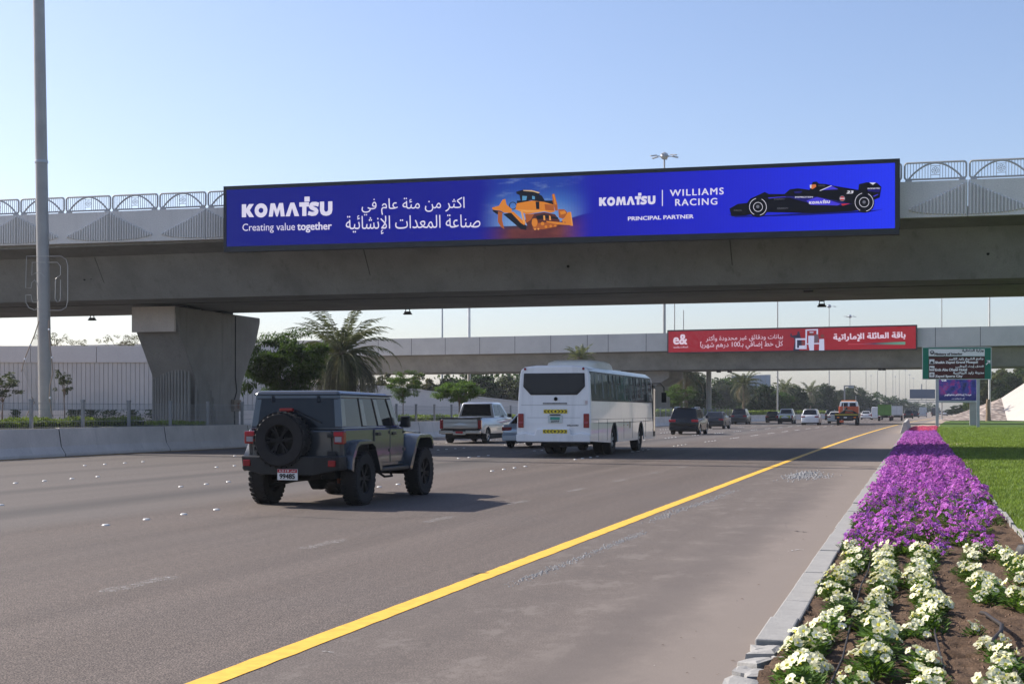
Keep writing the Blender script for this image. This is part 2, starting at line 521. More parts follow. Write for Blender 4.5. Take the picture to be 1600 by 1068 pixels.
# ceramic studs in fours on the lane lines
LANES = [-10.25, -14.05, -18.05, -22.05]
stud_me = MB().lathe([(0.055, 0.0), (0.05, 0.012), (0.03, 0.02), (0.001, 0.022)], (0, 0, 0.0), 'z', 8).mesh('road_stud', STUD, 60)
far = MB()
cnt = 0
for li, lx in enumerate(LANES):
    k = -2
    while True:
        y0 = 25.3 + (0.3 if li in (2, 3) else 0) + 8.8 * k
        k += 1
        if y0 > 420: break
        for q in range(4):
            yy = y0 + 1.02 * q
            xx = lx + cv(yy) + 0.012 * max(min(yy - 40, 90), 0) * (0.4 + 0.4 * li)
            if yy < 150 and cnt < 290:
                o = link('road_stud', stud_me, road, (xx + random.uniform(-.015, .015), yy, 0.0), (0, 0, random.random()))
                cnt += 1
            else:
                far.box(xx - .055, xx + .055, yy - .06, yy + .06, 0, .022)
tag(far.build('distant_road_studs', STUD, road), kind='stuff')
# worn ghost dashes
def worn():
    m = bpy.data.materials.new('worn_white_paint')
    nt, N, L, b = nodes(m)
    v = coords(nt)
    n = noise(nt, v, 16, 4, 0.75)
    n2 = noise(nt, v, 70, 2, 0.6)
    L.new(smooth(nt, mathn(nt, 'ADD', n, mathn(nt, 'MULTIPLY', n2, 0.6)), 0.78, 0.96, 0, .75), b.inputs['Alpha'])
    b.inputs['Base Color'].default_value = (0.42, 0.40, 0.38, 1); b.inputs['Roughness'].default_value = 0.8
    return m
WORN = worn()
for i in range(-1, 22):
    y0 = 11.0 + 3.85 * i if i < 7 else 11 + 3.85 * 7 + 8.8 * (i - 7)
    x0 = -6.5 + 0.016 * max(0, y0 - 12) + cv(y0)
    mb = MB(); n = 8; vs = []; fs = []
    for k in range(n + 1):
        a = k / n
        w = (0.085 + 0.02 * sin(a * 9 + i)) * (1 if 0 < k < n else 0.5)
        vs += [(x0 - w, y0 + 1.2 * a - .6, 0.004), (x0 + w + .01 * sin(k * 2.3 + i), y0 + 1.2 * a - .6, 0.004)]
    for k in range(n): fs.append((2 * k, 2 * k + 1, 2 * k + 3, 2 * k + 2))
    mb.add(vs, fs).build('worn_lane_dash', WORN, road, fix=False)
# thin dark lines across the carriageway, a crack and thin skid marks
DARKMARK = M('dark_road_mark', (0.045, 0.04, 0.038), 0.7, var=0.1)
def wobble(name, pts, w, mat, z=0.005):
    mb = MB(); vs = []; fs = []
    for i, (x, y) in enumerate(pts):
        a = pts[max(0, i - 1)]; b_ = pts[min(len(pts) - 1, i + 1)]
        d = Vector((b_[0] - a[0], b_[1] - a[1])).normalized()
        ww = w * random.uniform(0.5, 1.3)
        vs += [(x - d.y * ww / 2, y + d.x * ww / 2, z), (x + d.y * ww / 2, y - d.x * ww / 2, z)]
    for i in range(len(pts) - 1): fs.append((2 * i, 2 * i + 1, 2 * i + 3, 2 * i + 2))
    mb.add(vs, fs).build(name, mat, road)
def pxline(name, pix, w, mat, sub=6):
    P = [G(*p) for p in pix]; out = []
    for a, b_ in zip(P[:-1], P[1:]):
        for k in range(sub):
            t = k / sub
            out.append((a[0] + (b_[0] - a[0]) * t + random.uniform(-.02, .02), a[1] + (b_[1] - a[1]) * t + random.uniform(-.03, .03)))
    out.append(P[-1]); wobble(name, out, w, mat)
pxline('road_dark_line', [(960, 719), (1090, 721), (1250, 725), (1384, 729)], 0.10, DARKMARK, 10)
pxline('short_dark_line', [(1328, 729.4), (1366, 730.6)], 0.16, DARKMARK)
pxline('road_crack', [(690, 806.5), (560, 812), (440, 806), (330, 812)], 0.02, DARKMARK)
pxline('rubber_mark', [(738, 896), (764, 895)], 0.05, DARKMARK)
pxline('twig', [(1242, 829.5), (1260, 831)], 0.03, DARKMARK)
LTSCUFF = M('light_scuff', (0.42, 0.40, 0.38), 0.8, var=0.2)
pxline('scuff_mark', [(498, 1017.5), (522, 1019)], 0.012, LTSCUFF)
pxline('scuff_mark', [(1235, 860), (1256, 858)], 0.02, LTSCUFF)
# small stones swept along the shoulder: one heap and two trails
STONE = M('grey_chippings', (0.27, 0.27, 0.27), 0.85, var=0.35, scale=30)
def stones(name, label, pix, n, spread, size, heap=0.0):
    rnd = random.Random(len(name) + n)
    mb = MB(); P = [G(*p) for p in pix]
    for i in range(n):
        s = rnd.random() * (len(P) - 1); k = min(int(s), len(P) - 2); t = s - k
        g1, g2 = rnd.gauss(0, spread[0]), rnd.gauss(0, spread[1])
        x = P[k][0] + (P[k + 1][0] - P[k][0]) * t + g1; y = P[k][1] + (P[k + 1][1] - P[k][1]) * t + g2
        r = size * rnd.uniform(0.4, 1.3)
        z = heap * math.exp(-(g1 * g1) / (2 * (spread[0] * .6) ** 2) - (g2 * g2) / (2 * (spread[1] * .6) ** 2)) * rnd.random()
        vs = [(x + r * rnd.uniform(.6, 1) * cos(a), y + r * rnd.uniform(.6, 1) * sin(a), z) for a in (0, 1.6, 3.1, 4.7)] + [(x + r * .2, y, z + r * 0.9)]
        mb.add(vs, [(0, 1, 4), (1, 2, 4), (2, 3, 4), (3, 0, 4)])
    tag(mb.build(name, STONE), label, 'gravel', kind='stuff')
stones('gravel_heap', 'small heap of pale grey gravel on the shoulder right of the yellow line', [(1244, 745), (1252, 742), (1268, 741)], 520, (0.15, 0.9), 0.026, 0.10)
stones('gravel_heap', 'fan of loose gravel trailing off the small gravel heap on the shoulder', [(1262, 744), (1284, 745)], 90, (0.2, 0.7), 0.024)
stones('gravel_trail', 'long trail of pale gravel beside the yellow line nearest the camera', [(806, 908), (880, 882), (950, 853), (1004, 832)], 700, (0.035, 0.25), 0.011)
stones('gravel_trail', 'short trail of pale gravel beside the yellow line further up the road', [(1022, 812), (1060, 797), (1108, 782), (1146, 766)], 420, (0.05, 0.3), 0.014)
# ------------------------------------------------------------------ median barrier, fence
bar = thing('median_barrier', 'long grey concrete safety barrier between the carriageways, below the wire fence', 'barrier', (0, 0, 0))
SEG = 6.6
prof = [(0.0, 0.0), (0.0, 0.08), (-0.17, 0.33), (-0.27, 0.93), (-0.45, 0.93), (-0.55, 0.33), (-0.72, 0.08), (-0.72, 0)]
def barrier_mesh(L, amp=0.0):
    mb = MB(); n = len(prof)
    vs = []; ys = [0, 0.03, L / 2, L - .03, L]
    for j, yy in enumerate(ys):
        s = 0.02 if j in (0, 4) else 0.0
        vs += [(x - (s if i < 4 else -s), yy, z - (s if z > .5 else 0)) for i, (x, z) in enumerate(prof)]
    fs = [tuple(range(n)), tuple(reversed(range(4 * n, 5 * n)))]
    for j in range(4):
        for i in range(n - 1): fs.append((j * n + i, j * n + i + 1, (j + 1) * n + i + 1, (j + 1) * n + i))
    return mb.add(vs, fs).mesh('barrier_segment', CONC_B)
bme = barrier_mesh(SEG - 0.035)
y = 41.5 - SEG * 7
while y < 330:
    x0, x1 = bx_(y), bx_(y + SEG)
    link('barrier_segment', bme, bar, (x0, y, random.uniform(-.006, .006)), (0, 0, -atan2(x1 - x0, SEG)))
    MB().prism([(px * .96 - .01, pz * .985) for px, pz in prof], -.03, .03, 'y').build('joint_filler', DARK, bar, loc=(bx_(y + SEG) - .01, y + SEG - .015, -.01))
    y += SEG
# the dark line at each joint is a dark filler box; fence behind
WIRE = M('fence_wire', (0.30, 0.31, 0.32), 0.5, 0.4, var=0)
FPOST = M('fence_post_paint', (0.27, 0.275, 0.28), 0.55, 0.2, var=0.1)
fen = thing('wire_fence', 'grey welded wire fence with square posts running behind the median barrier', 'fence', (0, 0, 0))
BAY = 2.9
wm = MB()
for i in range(5):
    z = 0.95 + 0.2 * i
    wm.box(0, 0.012, 0, BAY, z, z + 0.012)
for i in range(1, 29):
    yy = BAY * i / 29
    wm.box(0.003, 0.008, yy, yy + 0.005, 0.9, 1.8)
wme = wm.mesh('wire_panel', WIRE)
pm = MB().box(-0.05, 0.05, -0.05, 0.05, 0.05, 1.84).box(-0.06, 0.06, -0.06, 0.06, 1.84, 1.90).mesh('fence_post', FPOST)
y = 40.8 - BAY * 8
while y < 190:
    x0, x1 = bx_(y) - 0.85, bx_(y + BAY) - 0.85
    link('fence_post', pm, fen, (x0, y, 0))
    link('wire_panel', wme, fen, (x0, y, 0), (0, 0, -atan2(x1 - x0, BAY)))
    y += BAY

# ------------------------------------------------------------------ wall behind the far carriageway, D about 100 from the lens
WALLP = concrete('wall_cladding', (0.66, 0.615, 0.575), 0.15, 0.05, 0.1)
WALLC = concrete('ribbed_wall', (0.60, 0.56, 0.52), 0.2, 0.05, 0.1)
wx, wy = W(-260, 101.0)
wall = thing('noise_wall', 'tall pale ribbed wall with smooth capping panels behind the lamp mast', 'wall', (wx, wy, 0), TH)
LW = 720 / F * 101.0
for i in range(7):
    a = LW * i / 7
    MB().box(a + .02, a + LW / 7 - .02, -0.12, 0.3, 4.95, 6.12).build('capping_panel', WALLP, wall, bevel=.01)
n = int(LW / 0.32)
rb = MB()
for i in range(n):
    a = i * 0.32
    rb.box(a, a + 0.29, 0.0, 0.22, 0.0, 4.94)
tag(rb.build('ribbed_cladding', WALLC, wall), kind='stuff')
MB().box(0, LW, 0.16, 0.35, 0, 4.9).build('backing', DARK, wall)
MB().box(-2, LW + 2, -1.9, -1.6, 0, 1.55).build('planter_front', WALLP, wall)
# second wall: a ramp going down to the right, under the second bridge
P = [(408, 596, 131), (625, 606, 131), (690, 615, 131), (812, 628.5, 131)]
rx, ry = W(408, 131)
ramp_w = thing('ramp_wall', 'low pale wall sloping down to the right behind the silver pickup', 'wall', (rx, ry, 0), TH)
poly = [(0, 0)] + [((u - 408) / F * D, CAMH + (642 - v) * D / F) for u, v, D in P] + [((812 - 408) / F * 131, 0)]
MB().prism([(p[0], p[1]) for p in poly], 0, 0.4, 'y').build('wall_face', WALLP, ramp_w)
cp = MB()
for a, b_ in zip(poly[1:-2], poly[2:-1]): cp.bar((a[0], .2, a[1] + .06), (b_[0], .2, b_[1] + .06), 0.5, 0.16)
cp.build('coping', WALLC, ramp_w)

# ------------------------------------------------------------------ bridges
def girder(x0, x1, prof, name, mat, parent):
    mb = MB(); n = len(prof)
    N_ = 10; vs = []; fs = []
    for j in range(N_ + 1):
        x = x0 + (x1 - x0) * j / N_
        vs += [(x, p[0], p[1]) for p in prof]
    for j in range(N_):
        for i in range(n): fs.append((j * n + i, j * n + (i + 1) % n, (j + 1) * n + (i + 1) % n, (j + 1) * n + i))
    fs += [tuple(range(n)), tuple(reversed(range(N_ * n, (N_ + 1) * n)))]
    return mb.add(vs, fs).build(name, mat, parent)
b1 = thing('bridge', 'near grey concrete road bridge with fluted parapet carrying the long blue screen', 'bridge', (0, 0, 0))
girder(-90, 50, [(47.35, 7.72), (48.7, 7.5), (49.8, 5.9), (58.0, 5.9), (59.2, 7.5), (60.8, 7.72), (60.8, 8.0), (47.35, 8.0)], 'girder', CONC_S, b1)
def zpar(x): return 7.64 + (3.2 - x) * 0.0056          # foot of the parapet
PP = 4.0; PHt = 1.15
def parapet_me(w, flutes=True):
    mb = MB()
    mb.box(0.012, w - 0.012, 0.0, 0.22, 0.0, PHt)
    return mb.mesh('parapet_panel', CONC)
ppm = parapet_me(PP)
def flute_me(w):
    mb = MB()
    for side in (0, 1):
        x = 0.05
        while x < 1.79:
            f = x / 1.82
            zt = PHt - 0.03 - (PHt * 0.74) * (f ** 0.92)
            zb = 0.04 + PHt * 0.2 * (1 - sqrt(max(0, 1 - f * f)))
            if zt - zb < .03: zt = zb + .03
            a = x if side == 0 else w - x - 0.05
            v = [(a, 0, zb), (a + .055, 0, zb), (a + .055, 0, zt), (a, 0, zt), (a + .006, -.06, zb + .03), (a + .049, -.06, zb + .03), (a + .049, -.06, zt - .04), (a + .006, -.06, zt - .04)]
            mb.add(v, [(4, 5, 6, 7), (0, 1, 5, 4), (1, 2, 6, 5), (2, 3, 7, 6), (3, 0, 4, 7)])
            x += 0.105
    return mb.mesh('fluting', CONC)
fme = flute_me(PP)
TILT = 0.0056
for ph, ks in ((-25.16, range(-14, 4)), (1.5, range(-2, 11))):
    for k in ks:
        x = ph + PP * k
        o = link('parapet_panel', ppm, b1, (x, 47.1, zpar(x)), (0, TILT, 0))
        tag(link('fluting', fme, o, (0, 0, 0)), kind='stuff')
MB().box(0, 6.66 - 4 + 0.0, 0, .22, 0, PHt).build('parapet_panel', CONC, b1, loc=(-9.16, 47.1, zpar(-9)), rot=(0, TILT, 0))
for k in range(35):
    MB().box(0.012, PP - .012, 0, .22, 0, PHt).build('rear_parapet_panel', CONC, b1, loc=(-90 + 4 * k, 60.6, zpar(-90 + 4 * k)), rot=(0, TILT, 0)) if k == 0 else None
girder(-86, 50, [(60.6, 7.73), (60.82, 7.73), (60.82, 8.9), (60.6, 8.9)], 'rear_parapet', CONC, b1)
# railing panels, each 2 m: frame, arch, balusters and flower
def rrect_path(x0, x1, z0, z1, r, n=5):
    pts = []
    for cx, cz, a0 in ((x0 + r, z0 + r, pi), (x1 - r, z0 + r, 1.5 * pi), (x1 - r, z1 - r, 0), (x0 + r, z1 - r, .5 * pi)):
        for k in range(n): a = a0 + (pi / 2) * k / (n - 1); pts.append((cx + r * cos(a), 0, cz + r * sin(a)))
    return pts + [pts[0]]
RH = 0.60
def rail_panel():
    fr = MB().tube(rrect_path(0.05, 1.93, 0.07, RH, 0.09), 0.034, 6)
    for x in (0.17, 1.81): fr.box(x - .10, x + .10, -.05, .05, 0.0, 0.05).box(x - .05, x + .05, -.03, .03, .04, .10)
    ar = MB().tube([(0.17 + 1.64 * k / 16, 0, 0.08 + (RH - 0.10) * sin(pi * k / 16) ** 0.85) for k in range(17)], 0.032, 6)
    ba = MB()
    for k in range(1, 21):
        x = 0.05 + 1.88 * k / 21
        if abs(x - .99) < .14: continue
        ba.box(x - .009, x + .009, -.009, .009, 0.08, RH - .01)
    for x in (0.85, 1.13): ba.box(x - .009, x + .009, -.009, .009, .08, RH)
    ba.box(.85, 1.13, -.009, .009, .19, .205).box(.85, 1.13, -.009, .009, .475, .49)
    fl = MB()
    for k in range(8):
        a = k * pi / 4
        c = (0.99 + .085 * cos(a), 0.34 + .085 * sin(a))
        fl.tube([(c[0] + .034 * cos(t * pi / 3 + a), 0, c[1] + .034 * sin(t * pi / 3 + a)) for t in range(7)], 0.008, 4)
    fl.tube([(0.99 + .02 * cos(t * pi / 3), 0, .34 + .02 * sin(t * pi / 3)) for t in range(7)], 0.012, 4)
    return fr.mesh('rail_frame', RAILM, 40), ar.mesh('rail_arch', RAILM, 40), ba.mesh('balusters', RAILM), fl.mesh('flower_motif', RAILM)
rfm = rail_panel()
def rail_at(x):
    t = link('railing_panel', rfm[0], b1, (x, 47.2, zpar(x) + PHt + 0.005), (0, TILT, 0))
    link('rail_arch', rfm[1], t)
    tag(link('balusters', rfm[2], t), kind='stuff')
    link('flower_motif', rfm[3], t)
for ph, ks in ((-25.16, range(-24, 11)), (1.5, range(-4, 22))):
    for k in ks: rail_at(ph + 1.985 * k + 0.01)
# casting joints and stains on the web of the girder
SEAMC = M('casting_joint', (.10, .10, .095), .9, var=.2, scale=4)
for x in (-44.5, -30.8, -19.6, -6.2, 5.6, 19.0):
    MB().bar((x, 48.72, 7.47), (x + .02, 49.80, 5.93), .035, .02).build('casting_joint', SEAMC, b1)
for x in (-31.6, -31.3, -12.0, 2.2):
    MB().lathe([(.05, 0), (.05, .03)], (x, 49.25, 6.65 + .1 * (x % 2)), 'y', 10).build('drain_hole', DARK, b1)
MB().box(-90, 50, 52.0, 52.06, 5.88, 5.90).build('soffit_line', SEAMC, b1)
# pier
pier = thing('bridge_pier', 'massive flared concrete pier of the near bridge with a fluted rounded nose', 'bridge pier', (-30.15, 55.9, 0))
pp = [(1.8, 0), (1.8, 1.8), (2.15, 2.8), (3.0, 4.0), (3.55, 4.75), (3.9, 5.55), (3.9, 5.78)]
poly = [(-a, z) for a, z in pp] + [(a, z) for a, z in reversed(pp)]
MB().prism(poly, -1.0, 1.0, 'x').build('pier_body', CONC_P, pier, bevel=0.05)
MB().box(-.985, .985, -3.925, -3.80, 4.74, 5.782).build('bearing_shelf', CONC_B, pier, bevel=.015)
MB().box(-.8, .8, -2.6, -1.4, 5.77, 5.93).box(-.8, .8, .6, 1.6, 5.77, 5.93).build('bearings', DARK, pier)
fl = MB()
K = 24
for k in range(K):
    s = k / (K - 1)
    if s < .55:
        a = s / .55; x = -1.02 + 1.9 * a; yy = -2.12 - 0.28 * sin(pi * a * .7); nx, ny = 0.0, -1.0
    else:
        a = (s - .55) / .45; x = 1.02 - 0.10 * (1 - a); yy = -2.1 + 1.75 * a; nx, ny = 1.0, 0.0
    ht = 4.0 * math.sqrt(max(0.02, 1 - ((s - .28) / .75) ** 2))
    fl.tube([(x, yy, 0), (x, yy, max(.6, ht - .12)), (x - nx * .05, yy - ny * .05, max(.7, ht))], [0.062, 0.062, 0.03], 8)
fl.build('fluted_nose', CONC_P, pier, 50)
MB().tube([(1.02, 1.4, 5.7), (1.02, 1.38, 3.0), (1.02, 1.52, 2.4), (1.02, 1.3, 2.0), (1.02, 1.32, 0.1)], .022, 6).build('cable', BLK, pier)
BOXP = M('weathered_box', (0.26, 0.21, 0.17), 0.8, var=0.35, scale=12)
MB().box(1.0, 1.16, 1.02, 1.68, 1.5, 2.0).build('junction_box', BOXP, pier, bevel=.01)
MB().box(1.161, 1.175, 1.3, 1.45, 1.62, 1.86).build('door', M('rust', (0.2, 0.1, 0.06), .8), pier)
# flood lights hanging under the soffit
def flood(u, v, y0, label):
    x, z = PY(y0)(u, v)
    t = thing('floodlight', label, 'floodlight', (x, y0, z), 0, 'floodlights hanging under the near bridge')
    top = 5.9 - z
    fb = MB().box(-.17, .17, -.10, .10, -.09, -.03).box(-.13, .13, -.09, .09, -.03, .04)
    fb.build('lamp_housing', BLK, t, bevel=.01)
    MB().bar((-.10, 0, .03), (-.08, 0, .14), .03).bar((.10, 0, .03), (.08, 0, .14), .03).box(-.11, .11, -.03, .03, .13, .16).tube([(0, 0, .14), (0, 0, top)], .018, 6).build('bracket', BLK, t)
flood(144, 497.5, 57.6, 'small black floodlight under the near bridge, leftmost, left of the pier')
flood(637, 488, 57.6, 'small black floodlight under the near bridge above the palm and the dark off-roader')
flood(1284, 476, 57.6, 'small black floodlight under the near bridge above the red banner')
flood(1263, 452.5, 53.0, 'dark floodlight tucked against the soffit above the red banner')

# ------------------------------------------------------------------ big screen on the near bridge
YS1 = 46.3
P1 = PY(YS1)
xL, _ = P1(351, 0); xR, _ = P1(1405, 0)
zTL, zTR = P1(351, 291.5)[1], P1(1405, 248)[1]
zBL, zBR = P1(351, 393)[1], P1(1405, 365)[1]
scr = thing('led_screen', 'long blue advertising screen with white lettering, a bulldozer and a racing car', 'advertising screen', (xL, YS1, 0))
def S1(u, v): x, z = P1(u, v); return x - xL, z
WS = xR - xL
def quadbox(pts, y0, y1, name, mat, parent, bevel=0):
    vs = [(x, y0, z) for x, z in pts] + [(x, y1, z) for x, z in pts]
    return MB().add(vs, [(0, 1, 2, 3), (7, 6, 5, 4), (0, 4, 5, 1), (1, 5, 6, 2), (2, 6, 7, 3), (3, 7, 4, 0)]).build(name, mat, parent, bevel=bevel)
CAB = M('screen_cabinet', (0.035, 0.04, 0.045), 0.5, var=0.1)
quadbox([(0, zBL + .05), (WS, zBR + .05), (WS, zTR), (0, zTL)], 0.0, 0.45, 'cabinet', CAB, scr)
fr = .11
quadbox([(0, zBL - .02), (WS, zBR - .02), (WS, zBR + .17), (0, zBL + .17)], -0.05, 0.3, 'lower_frame', CAB, scr)
quadbox([(-.02, zTL - .13), (WS + .02, zTR - .13), (WS + .02, zTR), (-.02, zTL)], -0.05, 0.46, 'upper_frame', CAB, scr)
quadbox([(-.02, zBL + .17), (.09, zBL + .17), (.09, zTL - .13), (-.02, zTL - .13)], -0.05, 0.4, 'side_frame', CAB, scr)
quadbox([(WS - .13, zBR + .17), (WS + .02, zBR + .17), (WS + .02, zTR - .13), (WS - .13, zTR - .13)], -0.05, 0.4, 'side_frame', CAB, scr)
for i in range(14):
    x = 0.8 + i * (WS - 1.6) / 13
    MB().bar((x, .45, 7.6), (x, .85, 7.9), .09).build('bracket', CAB, scr)
def screen_mat():
    m = bpy.data.materials.new('blue_screen_picture')
    nt, N, L, b = nodes(m)
    v = coords(nt)
    sp = N.new('ShaderNodeSeparateXYZ'); L.new(v, sp.inputs[0])
    x, z = sp.outputs[0], sp.outputs[2]
    fx = mathn(nt, 'DIVIDE', x, WS)
    c = ramp(nt, fx, [(0.0, lin((24, 33, 128))), (0.25, lin((22, 28, 140))), (0.45, lin((26, 32, 150))), (0.62, lin((30, 34, 178))), (0.8, lin((34, 42, 215))), (1.0, lin((40, 60, 255)))])
    # picture area: a sky over brown earth, faded at both sides
    xa, xb = S1(752, 330)[0], S1(922, 330)[0]
    mask = mathn(nt, 'MULTIPLY', smooth(nt, x, xa - .2, xa + 1.2), smooth(nt, x, xb + .2, xb - 1.2))
    cl = noise(nt, coords(nt, (.5, 1, 1.6)), 1.5, 5, .6)
    # horizon height rises to the right
    h1 = S1(840, 338)[1]
    zz = mathn(nt, 'SUBTRACT', z, h1)
    skyc = ramp(nt, smooth(nt, zz, -0.3, 1.1), [(0, lin((120, 160, 215))), (.6, lin((70, 115, 190))), (1, lin((40, 70, 165)))])
    skyc = mix(nt, smooth(nt, cl, .5, .7, 0, .45), skyc, lin((160, 185, 220)))
    gr = mix(nt, smooth(nt, cl, .4, .7), lin((92, 48, 52)), lin((120, 66, 62)))
    hill = mathn(nt, 'MULTIPLY', smooth(nt, x, xb - 1.6, xb + 0.2), 0.35)
    gm = smooth(nt, mathn(nt, 'SUBTRACT', zz, hill), -0.27, -0.32)
    dk = smooth(nt, mathn(nt, 'SUBTRACT', zz, hill), -0.5, -0.3)
    gr = mix(nt, mathn(nt, 'MULTIPLY', dk, .75), gr, lin((38, 42, 62)))
    pic = mix(nt, gm, skyc, gr)
    c = mix(nt, mask, c, pic)
    # fine module lines of the LED cabinets
    wv = N.new('ShaderNodeTexWave'); wv.wave_type = 'BANDS'; wv.bands_direction = 'X'; wv.inputs['Scale'].default_value = 3.1
    L.new(v, wv.inputs['Vector'])
    c = mix(nt, smooth(nt, wv.outputs['Fac'], .92, 1.0, 0, .10), c, (0, 0, 0.02))
    b.inputs['Base Color'].default_value = (.015, .015, .02, 1)
    b.inputs['Roughness'].default_value = .55; b.inputs['Specular IOR Level'].default_value = 0
    L.new(c, b.inputs['Emission Color']); b.inputs['Emission Strength'].default_value = 2 ** (-EXPO) * .88
    return m
quadbox([(.09, zBL + .17), (WS - .13, zBR + .17), (WS - .13, zTR - .13), (.09, zTL - .13)], -0.02, 0.01, 'display_panel', screen_mat(), scr)
WTX = EM('screen_white', (226, 222, 246))
def L1(s, a, b_, bold=0, name='lettering', mat=WTX, **k):    # a: (u, v_bottom, v_top) left, b_: right
    x0, zb0 = S1(a[0], a[1]); zt0 = S1(a[0], a[2])[1]
    x1, zb1 = S1(b_[0], b_[1]); zt1 = S1(b_[0], b_[2])[1]
    return lettering(s, mat, scr, (x0, zb0, zt0, x1, zb1, zt1), -0.03, bold, name=name, **k)
# heavy slab logo word, letters drawn as polygons on a grid of height 1
LOGO = {'K': (1.0, [[(0, 0), (.36, 0), (.36, 1), (0, 1)], [(.36, .36), (.62, 0), (1.02, 0), (.66, .52), (1.0, 1), (.6, 1), (.36, .66)]]),
        'M': (1.32, [[(0, 0), (.33, 0), (.42, .55), (.62, 0), (.74, 0), (.93, .55), (.99, 0), (1.32, 0), (1.18, 1), (.86, 1), (.68, .5), (.5, 1), (.16, 1)]]),
        'A': (1.05, [[(0, 0), (.40, 1), (.72, 1), (1.12, 0), (.74, 0), (.54, .60), (.36, 0)]]),
        'T': (.80, [[(.02, .68), (.80, .68), (.80, 1), (.02, 1)], [(.26, 0), (.60, 0), (.60, .68), (.26, .68)], [(.44, 1.04), (.86, 1.04), (.86, 1.40), (.44, 1.40)]]),
        'U': (1.02, [[(0, 1), (0, .36), (.08, .14), (.26, .02), (.5, -.02), (.75, .02), (.93, .14), (1.0, .36), (1.0, 1), (.66, 1), (.66, .4), (.6, .3), (.5, .27), (.4, .3), (.34, .4), (.34, 1)]])}
def ring(cx, cz, R, r, n=20):
    o = [(cx + R * cos(2 * pi * k / n), cz + R * 1.02 * sin(2 * pi * k / n)) for k in range(n)]
    i_ = [(cx + r * cos(2 * pi * k / n), cz + r * sin(2 * pi * k / n)) for k in range(n)]
    return [[o[k], o[(k + 1) % n], i_[(k + 1) % n], i_[k]] for k in range(n)]
def stroke(pts, w):
    out = []
    for (a, b_) in zip(pts[:-1], pts[1:]):
        d = Vector((b_[0] - a[0], b_[1] - a[1])); d.normalize(); n = Vector((-d.y, d.x)) * w / 2; e = d * w * .12
        out.append([(a[0] + n.x - e.x, a[1] + n.y - e.y), (a[0] - n.x - e.x, a[1] - n.y - e.y), (b_[0] - n.x + e.x, b_[1] - n.y + e.y), (b_[0] + n.x + e.x, b_[1] + n.y + e.y)])
    return out
LOGO['O'] = (1.12, ring(.54, .49, .53, .2))
LOGO['S'] = (.92, stroke([(.84, .80), (.62, .86), (.36, .85), (.22, .75), (.24, .62), (.46, .52), (.68, .42), (.72, .28), (.6, .16), (.34, .13), (.06, .20)], .29))
def logo_word(a, b_, parent, mat, sfun, y=-.03, name='logo_lettering'):
    total = sum(LOGO[c][0] + .06 for c in 'KOMATSU') - .06 - .14
    mb = MB(); x = 0; j = 0
    x0, zb0 = sfun(a[0], a[1]); zt0 = sfun(a[0], a[2])[1]; x1, zb1 = sfun(b_[0], b_[1]); zt1 = sfun(b_[0], b_[2])[1]
    for c in 'KOMATSU':
        for p in LOGO[c][1]:
            vs = []
            for (px, pz) in p:
                q = (x + px) / total
                zb = zb0 + (zb1 - zb0) * q; zt = zt0 + (zt1 - zt0) * q
                vs.append((x0 + (x1 - x0) * q, y - .0004 * j, zb + (zt - zb) * pz))
            j += 1
            mb.add(vs, [tuple(range(len(vs)))])
        x += LOGO[c][0] + .06
        if c == 'T': x -= .14
    return mb.build(name, mat, parent, fix=False)
logo_word((378.5, 339.6, 319.5), (520.5, 336.8, 314.8), scr, WTX, S1)
L1('Creating value', (379.5, 364.5, 349.8), (461.5, 363.5, 348), .0)
L1('together', (465, 363.8, 347.8), (519, 362.5, 347.0), .022)
L1(arabic('اكثر من مئة عام في'), (565.5, 337, 310.5), (726.4, 335, 307.5), 0.0)
L1(arabic('صناعة المعدات الإنشائية'), (540.8, 367, 337), (751, 363.5, 334), 0.0)
logo_word((936.4, 322, 308.9), (1024.7, 319.2, 306), scr, WTX, S1)
a = S1(1035.2, 322); b_ = S1(1035.6, 297)
MB().box(a[0] - .015, a[0] + .015, -.032, -.03, a[1], b_[1]).build('divider', WTX, scr)
L1('WILLIAMS', (1046.8, 307, 296.8), (1131, 304, 293.2), .018, space=1.2)
L1('RACING', (1055.2, 322, 311.2), (1121, 320, 309.4), .018, space=1.2)
L1('PRINCIPAL PARTNER', (981.4, 345, 338.8), (1084, 341.3, 335), .028)
# picture of a bulldozer (flat print)
def art(polys, mats, org, sc, sfun, parent, name, y=-.022, dy=.0012):
    mb = MB()
    for j, (mi, p) in enumerate(polys):
        vs = []
        for (cx, cy) in p:
            x, z = sfun(org[0] + cx / sc, org[1] + cy / sc)
            vs.append((x, y - dy * j, z))
        mb.mat(mi).add(vs, [tuple(range(len(vs)))])
    return mb.build(name, mats, parent, fix=False)
def circ(cx, cy, r, n=22, ry=None): return [(cx + r * cos(2 * pi * k / n), cy + (ry or r) * sin(2 * pi * k / n)) for k in range(n)]
def ringp(cx, cy, R, r, n=26):
    return [[(cx + R * cos(2 * pi * k / n), cy + R * sin(2 * pi * k / n)), (cx + R * cos(2 * pi * (k + 1) / n), cy + R * sin(2 * pi * (k + 1) / n)),
             (cx + r * cos(2 * pi * (k + 1) / n), cy + r * sin(2 * pi * (k + 1) / n)), (cx + r * cos(2 * pi * k / n), cy + r * sin(2 * pi * k / n))] for k in range(n)]
DM = [EM('print_orange', (216, 132, 52)), EM('print_dark_orange', (168, 92, 48)), EM('print_near_black', (26, 30, 42)), EM('print_cream', (214, 178, 130)),
      EM('print_brown', (92, 50, 48)), EM('print_glass', (90, 150, 190)), EM('print_light_orange', (232, 160, 84))]
